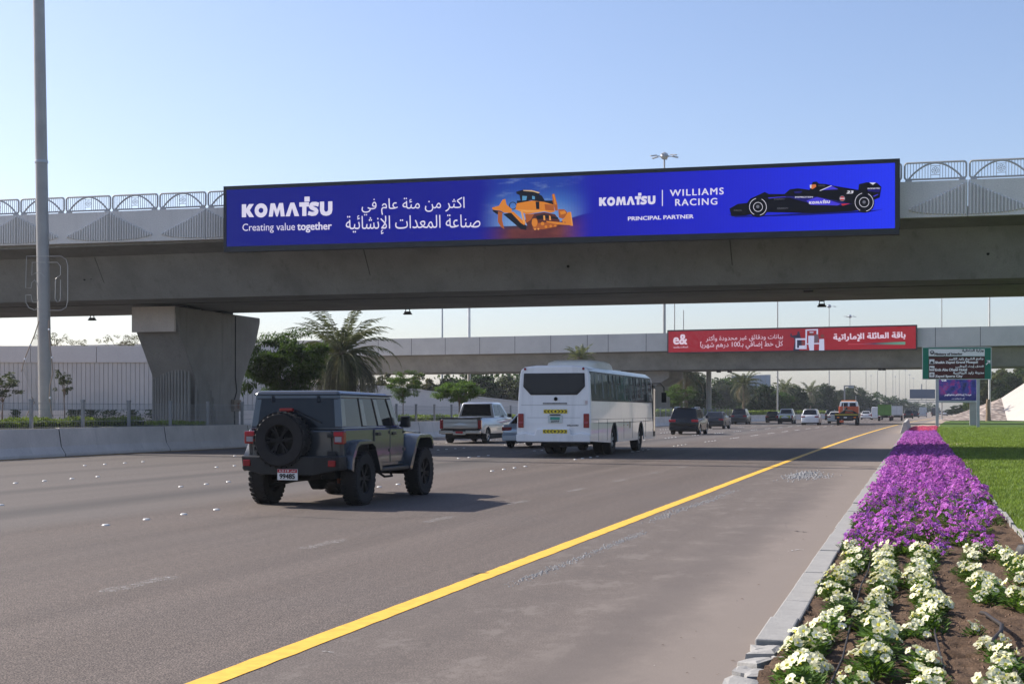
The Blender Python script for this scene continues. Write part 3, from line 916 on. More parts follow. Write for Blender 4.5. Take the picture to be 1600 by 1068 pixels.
dz = [(2, [(300, 470), (420, 440), (640, 640), (640, 700), (560, 690)]), (4, [(620, 560), (700, 470), (900, 440), (1060, 470), (1130, 560), (1120, 640), (980, 690), (680, 700)]),
      (2, [(500, 270), (1050, 270), (1050, 340), (500, 340)]),
      (0, [(500, 310), (720, 270), (900, 290), (1040, 330), (1060, 430), (1000, 450), (900, 430), (640, 470), (480, 400)]),
      (1, [(905, 320), (1040, 335), (1050, 420), (920, 410)]), (2, [(775, 285), (830, 285), (832, 395), (785, 395)]),
      (2, [(490, 140), (590, 112), (720, 120), (835, 160), (830, 180), (870, 200), (910, 270), (850, 285), (700, 262), (560, 300), (540, 190), (495, 170)]),
      (3, [(590, 116), (720, 118), (840, 150), (820, 165), (740, 140), (600, 128)]), (5, [(580, 200), (650, 205), (640, 265), (580, 270)]), (5, [(725, 200), (765, 210), (765, 255), (725, 250)]),
      (6, [(480, 400), (1000, 425), (900, 432), (640, 440)]),
      (0, [(135, 375), (240, 345), (290, 260), (330, 245), (350, 330), (430, 400), (420, 450), (320, 450), (270, 420), (150, 405)]),
      (2, [(140, 405), (270, 425), (310, 450), (215, 475), (150, 430)]),
      (1, [(225, 430), (290, 440), (285, 560), (320, 690), (270, 660), (222, 580)]),
      (0, [(410, 440), (450, 430), (630, 600), (610, 632), (560, 600)]), (6, [(560, 430), (585, 420), (630, 600), (600, 610)]),
      (1, [(620, 470), (760, 465), (700, 560), (640, 600)]),
      (1, [(720, 540), (800, 530), (830, 690), (740, 690)]), (0, circ(762, 595, 42, 18, 62)), (0, [(930, 570), (1270, 600), (1290, 632), (960, 615)]),
      (2, [(780, 500), (900, 470), (1110, 520), (1100, 545), (960, 530), (800, 550)]), (6, [(890, 490), (915, 490), (920, 560), (895, 560)]), (6, [(975, 490), (1000, 500), (1005, 560), (980, 560)]),
      (1, [(820, 600), (940, 590), (1100, 620), (1090, 655), (900, 690), (760, 700), (790, 650)]),
      (0, circ(880, 610, 26)), (0, circ(930, 655, 20)), (0, circ(1000, 645, 18)), (0, circ(1065, 640, 14)), (6, circ(770, 690, 14)), (6, circ(820, 688, 14)),
      (1, [(1110, 400), (1200, 400), (1240, 440), (1250, 480), (1180, 540), (1120, 520)]), (0, [(1130, 430), (1210, 420), (1230, 460), (1150, 480)]),
      (1, [(1020, 180), (1055, 170), (1100, 330), (1105, 420), (1070, 420), (1030, 290)]), (0, [(1030, 180), (1050, 176), (1090, 330), (1060, 330)]),
      (0, [(1255, 440), (1300, 440), (1325, 640), (1290, 640), (1180, 560)]), (6, [(1290, 440), (1300, 440), (1328, 640), (1310, 645)]), (0, [(1160, 560), (1250, 500), (1280, 520), (1190, 600)])]
art([(2, q) for q in ringp(440, 345, 58, 46, 16)] + dz, DM, (755, 285), 9.41, S1, scr, 'bulldozer_picture')
RC = [EM('print_black', (10, 12, 24)), EM('print_deep_blue', (28, 26, 110)), EM('print_white', (220, 220, 235)), EM('print_grey', (110, 112, 125)),
      EM('print_visor', (215, 120, 70)), EM('print_violet', (70, 60, 220)), EM('print_red', (200, 50, 60)), EM('print_shadow', (16, 20, 120))]
rc = [(7, [(50, 400), (300, 415), (800, 385), (1400, 365), (1540, 352), (1400, 380), (800, 410), (120, 430)]),
      (0, [(60, 345), (140, 300), (230, 290), (260, 250), (400, 185), (440, 205), (590, 205), (640, 160), (720, 150), (830, 165), (860, 90), (900, 85), (920, 105), (980, 108), (1060, 125), (1300, 165), (1305, 110), (1380, 92), (1480, 98), (1522, 138), (1505, 240), (1440, 265), (1440, 350), (1240, 370), (870, 390), (430, 380), (220, 410), (80, 420)]),
      (1, [(430, 240), (640, 225), (900, 230), (1240, 300), (1130, 318), (850, 300), (640, 240)]), (5, [(800, 270), (900, 235), (1010, 260), (1130, 300), (1100, 315), (840, 310)]),
      (5, [(930, 170), (1040, 125), (1110, 160), (1000, 165)]), (2, [(925, 172), (1040, 122), (1045, 127), (935, 175)]), (5, [(430, 240), (600, 228), (600, 234), (440, 248)]),
      (1, [(680, 180), (760, 175), (750, 195), (690, 200)]),
      (4, [(832, 118), (890, 112), (895, 135), (860, 158), (836, 148)]), (2, [(832, 118), (850, 116), (848, 150), (836, 148)]),
      (1, [(1385, 150), (1515, 140), (1500, 190), (1390, 178)]), (5, [(1440, 225), (1490, 205), (1490, 212), (1450, 232)]), (6, [(1130, 300), (1220, 296), (1150, 318)]),
      (0, circ(336, 330, 100)), (0, circ(1356, 287, 100)), (3, circ(1145, 248, 28)), (6, circ(1145, 248, 20)), (2, [(1122, 244), (1168, 244), (1168, 252), (1122, 252)])]
rc += [(2, q) for q in ringp(336, 330, 46, 41)] + [(2, q) for k, q in enumerate(ringp(336, 330, 84, 79, 28)) if k % 14 not in (6, 7, 8)]
rc += [(2, q) for q in ringp(1356, 287, 48, 43)] + [(2, q) for k, q in enumerate(ringp(1356, 287, 90, 85, 28)) if k % 14 not in (6, 7, 8)]
rc += [(3, circ(336, 330, 16)), (3, circ(1356, 287, 16)), (2, [(1405, 100), (1470, 100), (1440, 122), (1425, 112)])]
art(rc, RC, (1130, 270), 6.154, S1, scr, 'racing_car_picture', dy=.0009)
def RT(s, x0, yb, yt, x1, yb1, yt1, bold=.02, mat=RC[2], **k):
    f = lambda x, y: (1130 + x / 6.154, 270 + y / 6.154)
    p, q, r_ = f(x0, yb), f(x0, yt), f(x1, yb1); s_ = f(x1, yt1)
    X0, ZB0 = S1(*p); ZT0 = S1(*q)[1]; X1, ZB1 = S1(*r_); ZT1 = S1(*s_)[1]
    return lettering(s, mat, scr, (X0, ZB0, ZT0, X1, ZB1, ZT1), -.15, bold, **k)
logo_word((1130 + 828 / 6.154, 270 + 306 / 6.154, 270 + 282 / 6.154), (1130 + 1030 / 6.154, 270 + 300 / 6.154, 270 + 273 / 6.154), scr, RC[2], S1, y=-.14)
RT('23', 1185, 208, 180, 1255, 206, 178, .05, shear=.2)
RT('MYPROTEIN', 695, 250, 234, 865, 246, 232, .02)
RT('KOMATSU', 1390, 165, 152, 1508, 162, 150, .03)
RT('DURACELL', 915, 137, 126, 985, 136, 125, .0, RC[3])
RT('Stephens', 492, 270, 252, 592, 268, 250, .0, RC[3])
RT('KRAKEN', 525, 356, 340, 625, 352, 338, .0, RC[3])
RT('DURACELL', 110, 374, 362, 185, 372, 360, .0, RC[3])

# ------------------------------------------------------------------ second bridge with the red banner
D20 = 180.0; KK = 0.3926; PH = math.atan(KK)
ox, oy = W(800, D20)
RZ2 = TH - PH
b2 = thing('bridge', 'far grey bridge with smooth parapet panels carrying the red banner', 'bridge', (ox, oy, 0), RZ2)
CONC2 = concrete('parapet_concrete', (0.52, 0.52, 0.50), 0.12, 0.08)
girder(-150, 150, [(-2.9, 8.7), (-1.6, 8.5), (-0.6, 6.48), (8.6, 6.48), (9.6, 8.5), (11, 8.7), (11, 9.2), (-2.9, 9.2)], 'girder', CONC_S, b2)
xs = [-7.86 + 4.73 * k for k in range(-30, 5)] + [51.8 + 4.76 * k for k in range(-8, 21)]
xs = sorted(xs)
for a, b_ in zip(xs[:-1], xs[1:]):
    MB().box(a + .004, b_ - .004, -3.1, -2.9, 8.66, 10.8).build('parapet_panel', CONC2, b2); MB().box(b_ - .03, b_ + .03, -3.104, -2.89, 8.66, 10.79).build('panel_joint', CAB, b2)
girder(-150, 150, [(10.9, 8.66), (11.1, 8.66), (11.1, 10.6), (10.9, 10.6)], 'rear_parapet', CONC2, b2)
def cam_to_b2(u, Dp):
    t = (u - 800) / F; D = Dp / (1 + KK * t)
    return t * D / cos(PH), D
YB = -3.7
def S2w(u, v):
    t = (u - 800) / F; D = (D20 + YB / cos(PH)) / (1 + KK * t)
    return t * D / cos(PH) - YB * sin(PH) * 0, CAMH + (642 - v) * D / F
# exact local x: world point on plane y_local = YB
import mathutils
B2INV = (Matrix.Translation((ox, oy, 0)) @ Matrix.Rotation(RZ2, 4, 'Z')).inverted()
def S2(u, v):
    d = W(u, 1.0)                                   # ray direction in the world at depth 1
    o = B2INV @ Vector((0, 0, 0)); e = B2INV @ Vector((d[0], d[1], 0)); r_ = e - o
    D = (YB - o.y) / r_.y
    return o.x + r_.x * D, CAMH + (642 - v) * D / F
ban = thing('red_banner', 'long red advertising screen with white Arabic lettering and a family, on the far bridge', 'advertising screen', (ox, oy, 0), RZ2)
pts = [S2(1042.5, 552), S2(1432.5, 545.8), S2(1432.5, 507), S2(1042.5, 515.5)]
quadbox(pts, YB + .02, YB + .6, 'cabinet', CAB, ban)
pi_ = [S2(1044.5, 550.3), S2(1430.8, 544.3), S2(1430.8, 509.2), S2(1044.5, 517.7)]
def red_mat():
    m = bpy.data.materials.new('red_screen_picture')
    nt, N, L, b = nodes(m)
    sp = N.new('ShaderNodeSeparateXYZ'); L.new(coords(nt), sp.inputs[0])
    c = ramp(nt, smooth(nt, sp.outputs[0], pi_[0][0], pi_[1][0]), [(0, lin((172, 44, 60))), (.5, lin((160, 42, 58))), (1, lin((178, 40, 54)))])
    b.inputs['Base Color'].default_value = (.03, .01, .01, 1); b.inputs['Specular IOR Level'].default_value = 0; b.inputs['Roughness'].default_value = .6
    L.new(c, b.inputs['Emission Color']); b.inputs['Emission Strength'].default_value = 2 ** (-EXPO) * .62
    return m
quadbox(pi_, YB - .01, YB + .03, 'display_panel', red_mat(), ban)
WT2 = EM('banner_white', (226, 206, 226))
def L2(s, a, b_, bold=0, mat=WT2, **k):
    x0, zb0 = S2(a[0], a[1]); zt0 = S2(a[0], a[2])[1]; x1, zb1 = S2(b_[0], b_[1]); zt1 = S2(b_[0], b_[2])[1]
    return lettering(s, mat, ban, (x0, zb0, zt0, x1, zb1, zt1), YB - .03, bold, **k)
L2('e&', (1052, 538, 522), (1074, 538, 522), .03)
L2(arabic('اتصالات والمزيد'), (1052, 544, 540.8), (1075, 543.6, 540.4), .02)
L2(arabic('بيانات ودقائق غير محدودة وأكثر'), (1103, 534.5, 523), (1223.5, 531, 519.5), .0)
L2(arabic('كل خط إضافي بـ100 درهم شهرياً'), (1094, 546.5, 533.5), (1223.5, 544.5, 531), .0)
L2(arabic('باقة العائلة الإماراتية'), (1302, 534.5, 521), (1415, 531, 517.5), .035)
FM = [EM('print_dark_navy', (40, 36, 62)), EM('print_pale', (190, 195, 225)), EM('print_skin', (110, 60, 60)), EM('print_grey2', (96, 78, 92)), EM('print_green', (60, 100, 88)), EM('print_maroon', (110, 40, 58))]
fam = [(0, [(110, 370), (150, 340), (170, 440), (290, 420), (350, 400), (370, 290), (430, 280), (460, 420), (500, 560), (420, 960), (210, 960), (270, 640), (240, 520), (110, 480)]),
       (0, [(350, 600), (520, 600), (520, 870), (350, 870)]),
       (1, [(295, 530), (690, 530), (690, 590), (295, 590)]), (1, [(295, 530), (350, 530), (350, 910), (295, 910)]), (1, [(640, 530), (690, 530), (690, 910), (640, 910)]), (1, [(295, 870), (690, 870), (690, 910), (295, 910)]),
       (2, circ(560, 690, 60)), (1, [(420, 790), (640, 780), (620, 900), (420, 910)]),
       (1, [(650, 215), (1090, 200), (1090, 250), (650, 260)]), (1, [(650, 215), (705, 215), (700, 740), (650, 740)]), (1, [(1045, 200), (1095, 200), (1090, 720), (1040, 360)]), (1, [(690, 710), (1140, 690), (1140, 735), (700, 750)]),
       (1, [(750, 440), (960, 440), (950, 960), (790, 960), (750, 700)]), (2, circ(860, 370, 70)), (1, [(790, 300), (940, 300), (935, 330), (800, 335)]),
       (3, [(960, 400), (1080, 380), (1130, 540), (1080, 680), (965, 690)]), (1, [(1140, 560), (1310, 550), (1320, 960), (1130, 960)]), (2, circ(1250, 450, 65))]
art(fam, FM, (1230, 505), 22.73, S2, ban, 'family_picture', y=YB - .02, dy=.0015)
GR = bpy.data.materials.new('green_swoosh'); nt, N, L, b = nodes(GR)
sp = N.new('ShaderNodeSeparateXYZ'); L.new(coords(nt), sp.inputs[0])
ga, gb = S2(1325, 535)[0], S2(1414, 535)[0]
L.new(ramp(nt, smooth(nt, sp.outputs[0], ga, gb), [(0, lin((165, 40, 54))), (.45, lin((70, 36, 66))), (1, lin((84, 140, 120)))]), b.inputs['Emission Color'])
b.inputs['Emission Strength'].default_value = 2 ** (-EXPO); b.inputs['Base Color'].default_value = (.02, .02, .02, 1)
q = [S2(1325, 538.2), S2(1414.5, 538.2), S2(1414.5, 533.6), S2(1325, 537)]
MB().add([(x, YB - .02, z) for x, z in q], [(0, 1, 2, 3)]).build('colour_stripe', GR, ban, fix=False)
for u in (1123, 1140):
    x, z = S2(u, 579)
    t = thing('floodlight', 'tiny black floodlight under the far bridge, %s of a close pair left of centre' % ('left' if u == 1123 else 'right'), 'floodlight', (0, 0, 0), 0, 'floodlights under the far bridge')
    px, py = W(u, 172); t.location = (px, py, CAMH + (642 - 578.5) * 172 / F)
    MB().box(-.25, .25, -.2, .2, -.25, .12).build('lamp_housing', BLK, t)
    MB().box(-.05, .05, -.05, .05, .12, .6).build('bracket', BLK, t)
for u in (1375, 1381):
    t = thing('floodlight', 'tiny black floodlight under the far bridge, %s of the pair left of the green sign' % ('left' if u == 1375 else 'right'), 'floodlight', (0, 0, 0), 0, 'floodlights under the far bridge')
    px, py = W(u, 166); t.location = (px, py, CAMH + (642 - 575.5) * 166 / F)
    MB().box(-.2, .2, -.2, .2, -.22, .12).build('lamp_housing', BLK, t)
    MB().box(-.05, .05, -.05, .05, .12, .4).build('bracket', BLK, t)
# supports of the far bridge
px, py = W(1022, 177)
t = thing('bridge_pier', 'grey hammerhead pier of the far bridge just right of the bus', 'bridge pier', (px, py, 0), RZ2)
MB().prism([(-.8, 0), (.8, 0), (.9, 4.6), (2.6, 5.6), (2.6, 6.44), (-2.6, 6.44), (-2.6, 5.6), (-.9, 4.6)], -2.5, 4.5, 'y').build('pier_body', CONC_P, t, bevel=.05)
px, py = W(1107.5, 179)
t = thing('bridge_column', 'slim round concrete column under the far bridge behind the dark cars', 'bridge column', (px, py, 0))
MB().lathe([(.33, 0), (.33, 6.45)], (0, 0, 0), 'z', 20).build('shaft', POLE, t, 40)
MB().lathe([(.5, 0), (.5, .5), (.4, .6)], (0, 0, 0), 'z', 20).build('footing', CONC_P, t, 40)

# ------------------------------------------------------------------ lamp masts
def mast(u, D, h, r0, label, arms=6, crown=True, lean=0.0, mat=POLE, r1=None, xw=None):
    x, y = W(u, D) if xw is None else xw
    t = thing('lamp_mast', label, 'lamp mast', (x, y, 0), TH, 'tall lamp masts along the highway')
    n = 10
    MB().tube([(lean * k / n, 0, h * k / n) for k in range(n + 1)], [r0 + ((r1 or r0 * .45) - r0) * k / n for k in range(n + 1)], 14).build('pole', mat, t, 60)
    MB().lathe([(r0 * 1.9, 0), (r0 * 1.9, .06), (r0 * 1.15, .10), (r0 * 1.1, .35)], (0, 0, 0), 'z', 14).build('base_flange', STEEL, t, 40)
    if crown:
        hd = MB().lathe([(.3, h - .3), (.55, h), (.5, h + .35), (.15, h + .6)], (lean, 0, 0), 'z', 12)
        hd.build('head_ring', STEEL, t, 40)
        for k in range(arms):
            a = 2 * pi * k / arms + .3
            d = Vector((cos(a), sin(a), 0))
            c = Vector((lean, 0, h))
            am = MB().bar(c + d * .3, c + d * 1.2 + Vector((0, 0, .12)), .08)
            am.build('arm', STEEL, t)
            am = MB()
            p0 = c + d * 1.1 + Vector((0, 0, .14)); p1 = c + d * 1.95 + Vector((0, 0, .02))
            am.bar(p0, p1, .34, .13).build('lamp_head', STEEL, t)
    return t
m1 = mast(72, 50.8, 30, 0.235, 'thick pale lamp mast at the far left rising out of the picture', lean=-.48, r1=.17)
MB().lathe([(.232, 10.35), (.236, 10.40), (.225, 10.45)], (-.167, 0, 0), 'z', 20).build('joint_collar', STEEL, m1, 40)
mast(1038, 187, 34.9, 0.24, 'lamp mast whose crown of lamps shows just above the blue screen', arms=6)
mast(1068, 196, 15.4, 0.12, 'slim lamp post with a small head behind the left end of the red banner', crown=False)
mast(691, 210, 27, .17, 'dark slim lamp mast above the silver pickup', mat=STEEL)
mast(733, 196, 29, .26, 'white lamp mast between the silver pickup and the bus', mat=M('white_pole', (.68, .68, .66), .45))
mast(1054, 260, 28, .14, 'thin lamp mast left of the red banner, behind the palm')
mast(1215, 245, 30, .15, 'lamp mast rising behind the middle of the red banner')
mast(1295.5, 361, 28.0, .16, 'lamp mast with a T shaped head showing above the red banner', arms=2)
mast(1471.5, 262, 30, .13, 'thin lamp mast rising behind the green road sign')
mast(1546, 205, 28, .17, 'lamp mast with a brown wrapped foot right of the green road sign', mat=M('sunlit_pole', (.6, .58, .54), .45))  # paler copy of the pole paint, sunlight put into its colour
far_m = [(1328, 400), (1353, 480), (1371, 560), (1384, 640), (1395, 730), (1405, 820), (1414.5, 925), (1421.5, 1040), (1427, 1150), (1361, 1060, 1), (1399, 1090, 1), (1447, 560, 2), (1462, 700, 2)]
words = ['first', 'second', 'third', 'fourth', 'fifth', 'sixth', 'seventh', 'eighth', 'ninth']
for i, a in enumerate(far_m):
    lb = ('distant thin lamp mast in the row down the median, %s after the truck portal' % words[i]) if i < 9 else \
        ['thin hazy lamp mast left of the median row', 'thin hazy lamp mast beyond the blue gantry sign', 'thin lamp mast right of the blue gantry sign', 'thin lamp mast between gantry and advertising panel'][i - 9]
    u, D = a[0], a[1]
    mast(u, D, 28, .16 if D < 600 else .22, lb, arms=4)
# wrapped foot of the mast on the right
TR = M('palm_wrap', (.24, .17, .11), .95, var=.3, scale=6, bump=.6, bscale=20)
x, y = W(1546.5, 204)
t = thing('wrapped_trunk', 'rough brown wrapping round the foot of the mast right of the green sign', 'trunk', (x - .25, y - .5, 0))
MB().tube([(0, 0, 0), (.02, 0, 1.2), (-.05, 0, 2.2), (.03, 0, 3.2)], [.42, .32, .3, .26], 10).build('wrap', TR, t, 50)

# wire outline numerals 50 round the first mast
x, y = W(72, 50.2)
num = thing('wire_numerals', 'unlit wire outline numerals 50 strapped to the thick lamp mast', 'decoration', (x, y, 0), TH)
sc_ = 50.2 / F
def N5(pix):                         # crop coordinates of the 0..200 x 380..700 view, 3.34 scale
    return [((px / 3.34 - 72) * sc_, 0, CAMH + (642 - (380 + py / 3.34)) * sc_) for px, py in pix]
WR = M('numeral_wire', (.42, .42, .40), .5, .5, var=0)
five = [(260, 68), (138, 68), (134, 232), (162, 232), (166, 205), (180, 192), (194, 205), (200, 230), (200, 290), (190, 308), (172, 308), (165, 290), (162, 270), (134, 270), (136, 310), (150, 335), (180, 348), (205, 340)]
five2 = [(236, 100), (168, 100), (166, 168), (185, 155), (215, 155), (232, 175)]
zero = [(205, 68), (320, 68), (345, 85), (354, 115), (354, 300), (345, 335), (318, 350), (262, 350)]
zero2 = [(252, 100), (300, 100), (316, 120), (316, 165), (290, 185), (288, 290), (300, 308), (312, 300), (316, 280), (316, 190)]
for pth in (five, five2): MB().tube(N5(pth), .012, 5).build('numeral_five', WR, num)
for pth in (zero, zero2): MB().tube(N5(pth), .012, 5).build('numeral_zero', WR, num)
# net and lights string hanging at the mast foot
st = MB()
for pth in ([(204, 405), (180, 480), (155, 540), (130, 600), (112, 670)], [(256, 400), (256, 460), (262, 540), (270, 600), (276, 680), (262, 740), (258, 800), (268, 880), (276, 905)], [(165, 800), (180, 830), (160, 860), (140, 895)]):
    st.tube(N5(pth), .022, 5)
st.build('light_string', M('string_wire', (.25, .2, .16), .7), num)
bl = MB()
for (a, b_) in ((130, 604), (256, 450), (272, 596), (262, 806), (158, 532)):
    p = N5([(a, b_)])[0]; bl.lathe([(.01, -.05), (.05, 0), (.01, .05)], p, 'z', 8)
bl.build('bulbs', CLR, num)
def netmat():
    m = bpy.data.materials.new('fine_net'); nt, N, L, b = nodes(m)
    b.inputs['Base Color'].default_value = (.42, .38, .33, 1); b.inputs['Alpha'].default_value = .28
    return m
MB().add(N5([(204, 420), (120, 660), (160, 780), (204, 900)]), [(0, 1, 2, 3)]).add(N5([(276, 600), (284, 700), (300, 800), (268, 905)]), [(0, 1, 2, 3)]).build('net', netmat(), num, fix=False)

# ------------------------------------------------------------------ road sign
YG = 130.9
P3 = PY(YG)
sx = P3(1495, 0)[0]
sg = thing('road_sign', 'green and brown direction sign for the Ministry of Interior on two grey posts', 'road sign', (sx, YG, 0))
def S3(u, v): x, z = P3(u, v); return x - sx, z
GRN = M('sign_green', (0.002, 0.17, 0.105), .6, var=.04, spec=.08)
BRN = M('sign_brown', (0.075, 0.018, 0.016), .6, var=.04, spec=.08)
SW = M('sign_white', (.76, .76, .75), .45, var=.03)
SK = M('sign_black', (.02, .02, .02), .5, var=0)
TXT = M('sign_text_white', (.88, .87, .85), .45, var=0)
def Q3(u0, v0, u1, v1): return [S3(u0, v1), S3(u1, v1), S3(u1, v0), S3(u0, v0)]
quadbox(Q3(1441, 542, 1549, 592.5), 0, .08, 'sign_edge', SW, sg)
quadbox(Q3(1441.8, 542.8, 1548.2, 591.8), -.012, .0, 'sign_panel', GRN, sg)
quadbox(Q3(1451, 557, 1538.5, 591), -.024, -.012, 'brown_panel', BRN, sg)
quadbox(Q3(1451, 545, 1538.5, 556), -.024, -.012, 'white_panel', SW, sg)
def L3(s, u0, vb, vt, u1, mat, bold=.015):
    x0, zb = S3(u0, vb); zt = S3(u0, vt)[1]; x1 = S3(u1, vb)[0]
    lettering(s, mat, sg, (x0, zb, zt, x1, zb, zt), -.032, bold)
L3(arabic('وزارة الداخلية'), 1503, 550.4, 545.2, 1537, SK, .04)
L3('Ministry of Interior', 1460, 556, 551, 1504, SK, .05)
L3(arabic('جامع الشيخ زايد الكبير'), 1482, 564, 558.4, 1537, TXT, .04)
L3('Sheikh Zayed Grand Mosque', 1461, 569, 564, 1528, TXT, .055)
L3(arabic('فندق إرث أبوظبي'), 1493, 575.2, 569.4, 1537, TXT, .04)
L3('Erth Abu Dhabi Hotel', 1461, 579.6, 575.3, 1511, TXT, .055)
L3(arabic('مدينة زايد الرياضية'), 1489, 585, 580, 1537.5, TXT, .04)
L3('Zayed Sports City', 1461, 590.3, 585.6, 1504, TXT, .055)
for v0 in (561, 571.3, 581.4):
    quadbox(Q3(1452, v0, 1460, v0 + 7.6), -.034, -.024, 'pictogram', SW, sg)
x_, z_ = S3(1456, 566)
MB().add([(x_ - .17, -.036, z_ - .12), (x_ + .17, -.036, z_ - .12), (x_ + .12, -.036, z_ + .02), (x_, -.036, z_ + .14), (x_ - .12, -.036, z_ + .02)], [(0, 1, 2, 3, 4)]).build('mosque_mark', SK, sg, fix=False)
x_, z_ = S3(1456, 575)
MB().add([(x_ - .17, -.036, z_ - .08), (x_ + .17, -.036, z_ - .08), (x_ + .17, -.036, z_), (x_ - .05, -.036, z_ + .03), (x_ - .17, -.036, z_ + .1)], [(0, 1, 2, 3, 4)]).build('bed_mark', SK, sg, fix=False)
x_, z_ = S3(1456, 585.2)
MB().add([(x_ + .13 * cos(a * pi / 6), -.036, z_ + .13 * sin(a * pi / 6)) for a in range(12)], [tuple(range(12))]).build('sports_mark', M('mark_grey', (.3, .3, .3), .5, var=0), sg, fix=False)
x_, z_ = S3(1456.3, 550.5)
MB().add([(x_ + .19 * cos(a * pi / 8), -.036, z_ + .19 * sin(a * pi / 8)) for a in range(16)], [tuple(range(16))]).build('crest', M('mark_dark', (.12, .12, .12), .5, var=0), sg, fix=False)
MB().add([(x_ - .12, -.038, z_ + .1), (x_ + .12, -.038, z_ + .1), (x_, -.038, z_ - .02)], [(0, 1, 2)]).build('crest_shield', SW, sg, fix=False)
a, b_ = S3(1540.5, 569.5), S3(1546, 564)
ar = MB().bar((a[0], -.03, a[1]), (b_[0] - .08, -.03, b_[1] - .08), .09, .01, up=(0, 1, 0))
ar.add([(b_[0] - .26, -.036, b_[1] + .06), (b_[0] + .08, -.036, b_[1] + .08), (b_[0] + .05, -.036, b_[1] - .27), (b_[0] - .04, -.036, b_[1] - .06)], [(0, 1, 2, 3)]).build('arrow', TXT, sg)
for u in (1464.3, 1528.4):
    x_, _ = S3(u, 0)
    MB().box(x_ - .13, x_ + .13, .1, .34, 0, 6.9).build('post', STEEL, sg, bevel=.01)
for v in (548, 572, 588):
    z_ = S3(1495, v)[1]; MB().box(S3(1444, 0)[0], S3(1546, 0)[0], .08, .13, z_ - .04, z_ + .04).build('stiffener', STEEL, sg)
# advertising panel behind the sign
YA = 152.0
P4 = PY(YA); ax = P4(1496, 0)[0]
ad = thing('advertising_panel', 'dark blue lit advertising panel on a single leg behind the green sign', 'advertising panel', (ax, YA, 0))
def Q4(u0, v0, u1, v1): return [(P4(u, v)[0] - ax, P4(u, v)[1]) for u, v in ((u0, v1), (u1, v1), (u1, v0), (u0, v0))]
quadbox(Q4(1465.3, 584, 1527.3, 628.8), 0, .5, 'casing', STEEL, ad, bevel=.03)
def admat():
    m = bpy.data.materials.new('advert_picture'); nt, N, L, b = nodes(m)
    v = coords(nt)
    n1 = noise(nt, v, 1.1, 4, .6)
    c = ramp(nt, n1, [(.35, lin((20, 28, 70))), (.5, lin((40, 50, 130))), (.6, lin((120, 40, 110))), (.7, lin((60, 90, 170)))])
    sp = N.new('ShaderNodeSeparateXYZ'); L.new(v, sp.inputs[0])
    c = mix(nt, smooth(nt, sp.outputs[2], 2.9, 3.5), lin((22, 30, 92)), c)
    b.inputs['Base Color'].default_value = (.02, .02, .03, 1); L.new(c, b.inputs['Emission Color']); b.inputs['Emission Strength'].default_value = 2 ** (-EXPO) * .7; b.inputs['Specular IOR Level'].default_value = 0
    return m
quadbox(Q4(1467, 586, 1525.6, 625.4), -.02, .0, 'picture', admat(), ad)
for s, u0, vb, vt, u1 in (('e&', 1471, 595.5, 588, 1479), (arabic('عيدنا إيمانكم بتفوقهم'), 1476, 619, 614.5, 1518), (arabic('كل عام وأنتم بخير'), 1486.5, 624, 621, 1507)):
    q = Q4(u0, vt, u1, vb)
    lettering(s, EM('advert_white', (200, 205, 225)), ad, (q[0][0], q[0][1], q[3][1], q[1][0], q[1][1], q[2][1]), -.03, .01)
q = Q4(1515, 628, 1530, 662)
MB().box(q[0][0], q[1][0], .1, .6, 0, q[2][1]).build('leg', POLE, ad, bevel=.03)
# sign gantry far off, and a camera portal
YGn = 560.0
P5 = PY(YGn); gx = P5(1376, 0)[0]
ga = thing('sign_gantry', 'distant blue motorway sign on a long steel gantry with a curved leg', 'sign gantry', (gx, YGn, 0))
def q5(u, v): x, z = P5(u, v); return x - gx, z
pts = [q5(1373, 648), q5(1373, 640), q5(1376, 632), q5(1383, 627), q5(1394, 625)]
MB().tube([(x, 0, z) for x, z in pts], .38, 8).build('curved_leg', POLE, ga, 50)
a, b_ = q5(1392, 624.4), q5(1520, 624.4)
tr = MB().bar((a[0], 0, a[1]), (b_[0], 0, b_[1]), .3).bar((a[0], 0, a[1] - .9), (b_[0], 0, b_[1] - .9), .3)
for k in range(22):
    x = a[0] + (b_[0] - a[0]) * k / 22; x2 = a[0] + (b_[0] - a[0]) * (k + 1) / 22
    tr.bar((x, 0, a[1] - (.9 if k % 2 else 0)), (x2, 0, a[1] - (0 if k % 2 else .9)), .12)
tr.build('truss', POLE, ga)
x_ = q5(1515, 0)[0]; MB().box(x_ - .3, x_ + .3, -.3, .3, 0, a[1]).build('leg', POLE, ga)
q = [q5(1421.3, 622.2), q5(1461, 622.2), q5(1461, 608), q5(1421.3, 608)]
quadbox(q, -.5, -.3, 'sign_board', M('sign_blue', (.012, .045, .11), .45, var=.05), ga)
x_, _ = q5(1440, 0); MB().box(x_ - .2, x_ + .2, -.2, .2, a[1], q5(0, 607)[1]).build('hanger', POLE, ga)
YC = 235.0
P6 = PY(YC); cx_ = P6(1319.5, 0)[0]
cp_ = thing('camera_portal', 'small white post with a short crossbar above the orange truck', 'road sensor post', (cx_, YC, 0))
x2 = P6(1333, 0)[0] - cx_; zt = P6(1319, 602.5)[1]
MB().box(-.12, .12, -.12, .12, 0, zt).box(x2 - .6, x2 - .45, -.08, .08, zt - .3, zt).build('post', POLE, cp_)
MB().box(-.12, x2 + .1, -.1, .1, zt - .13, zt + .08).build('crossbar', POLE, cp_)
MB().box(x2 - .75, x2 + .1, -.2, .3, zt - .35, zt - .1).build('sensor_box', STEEL, cp_)
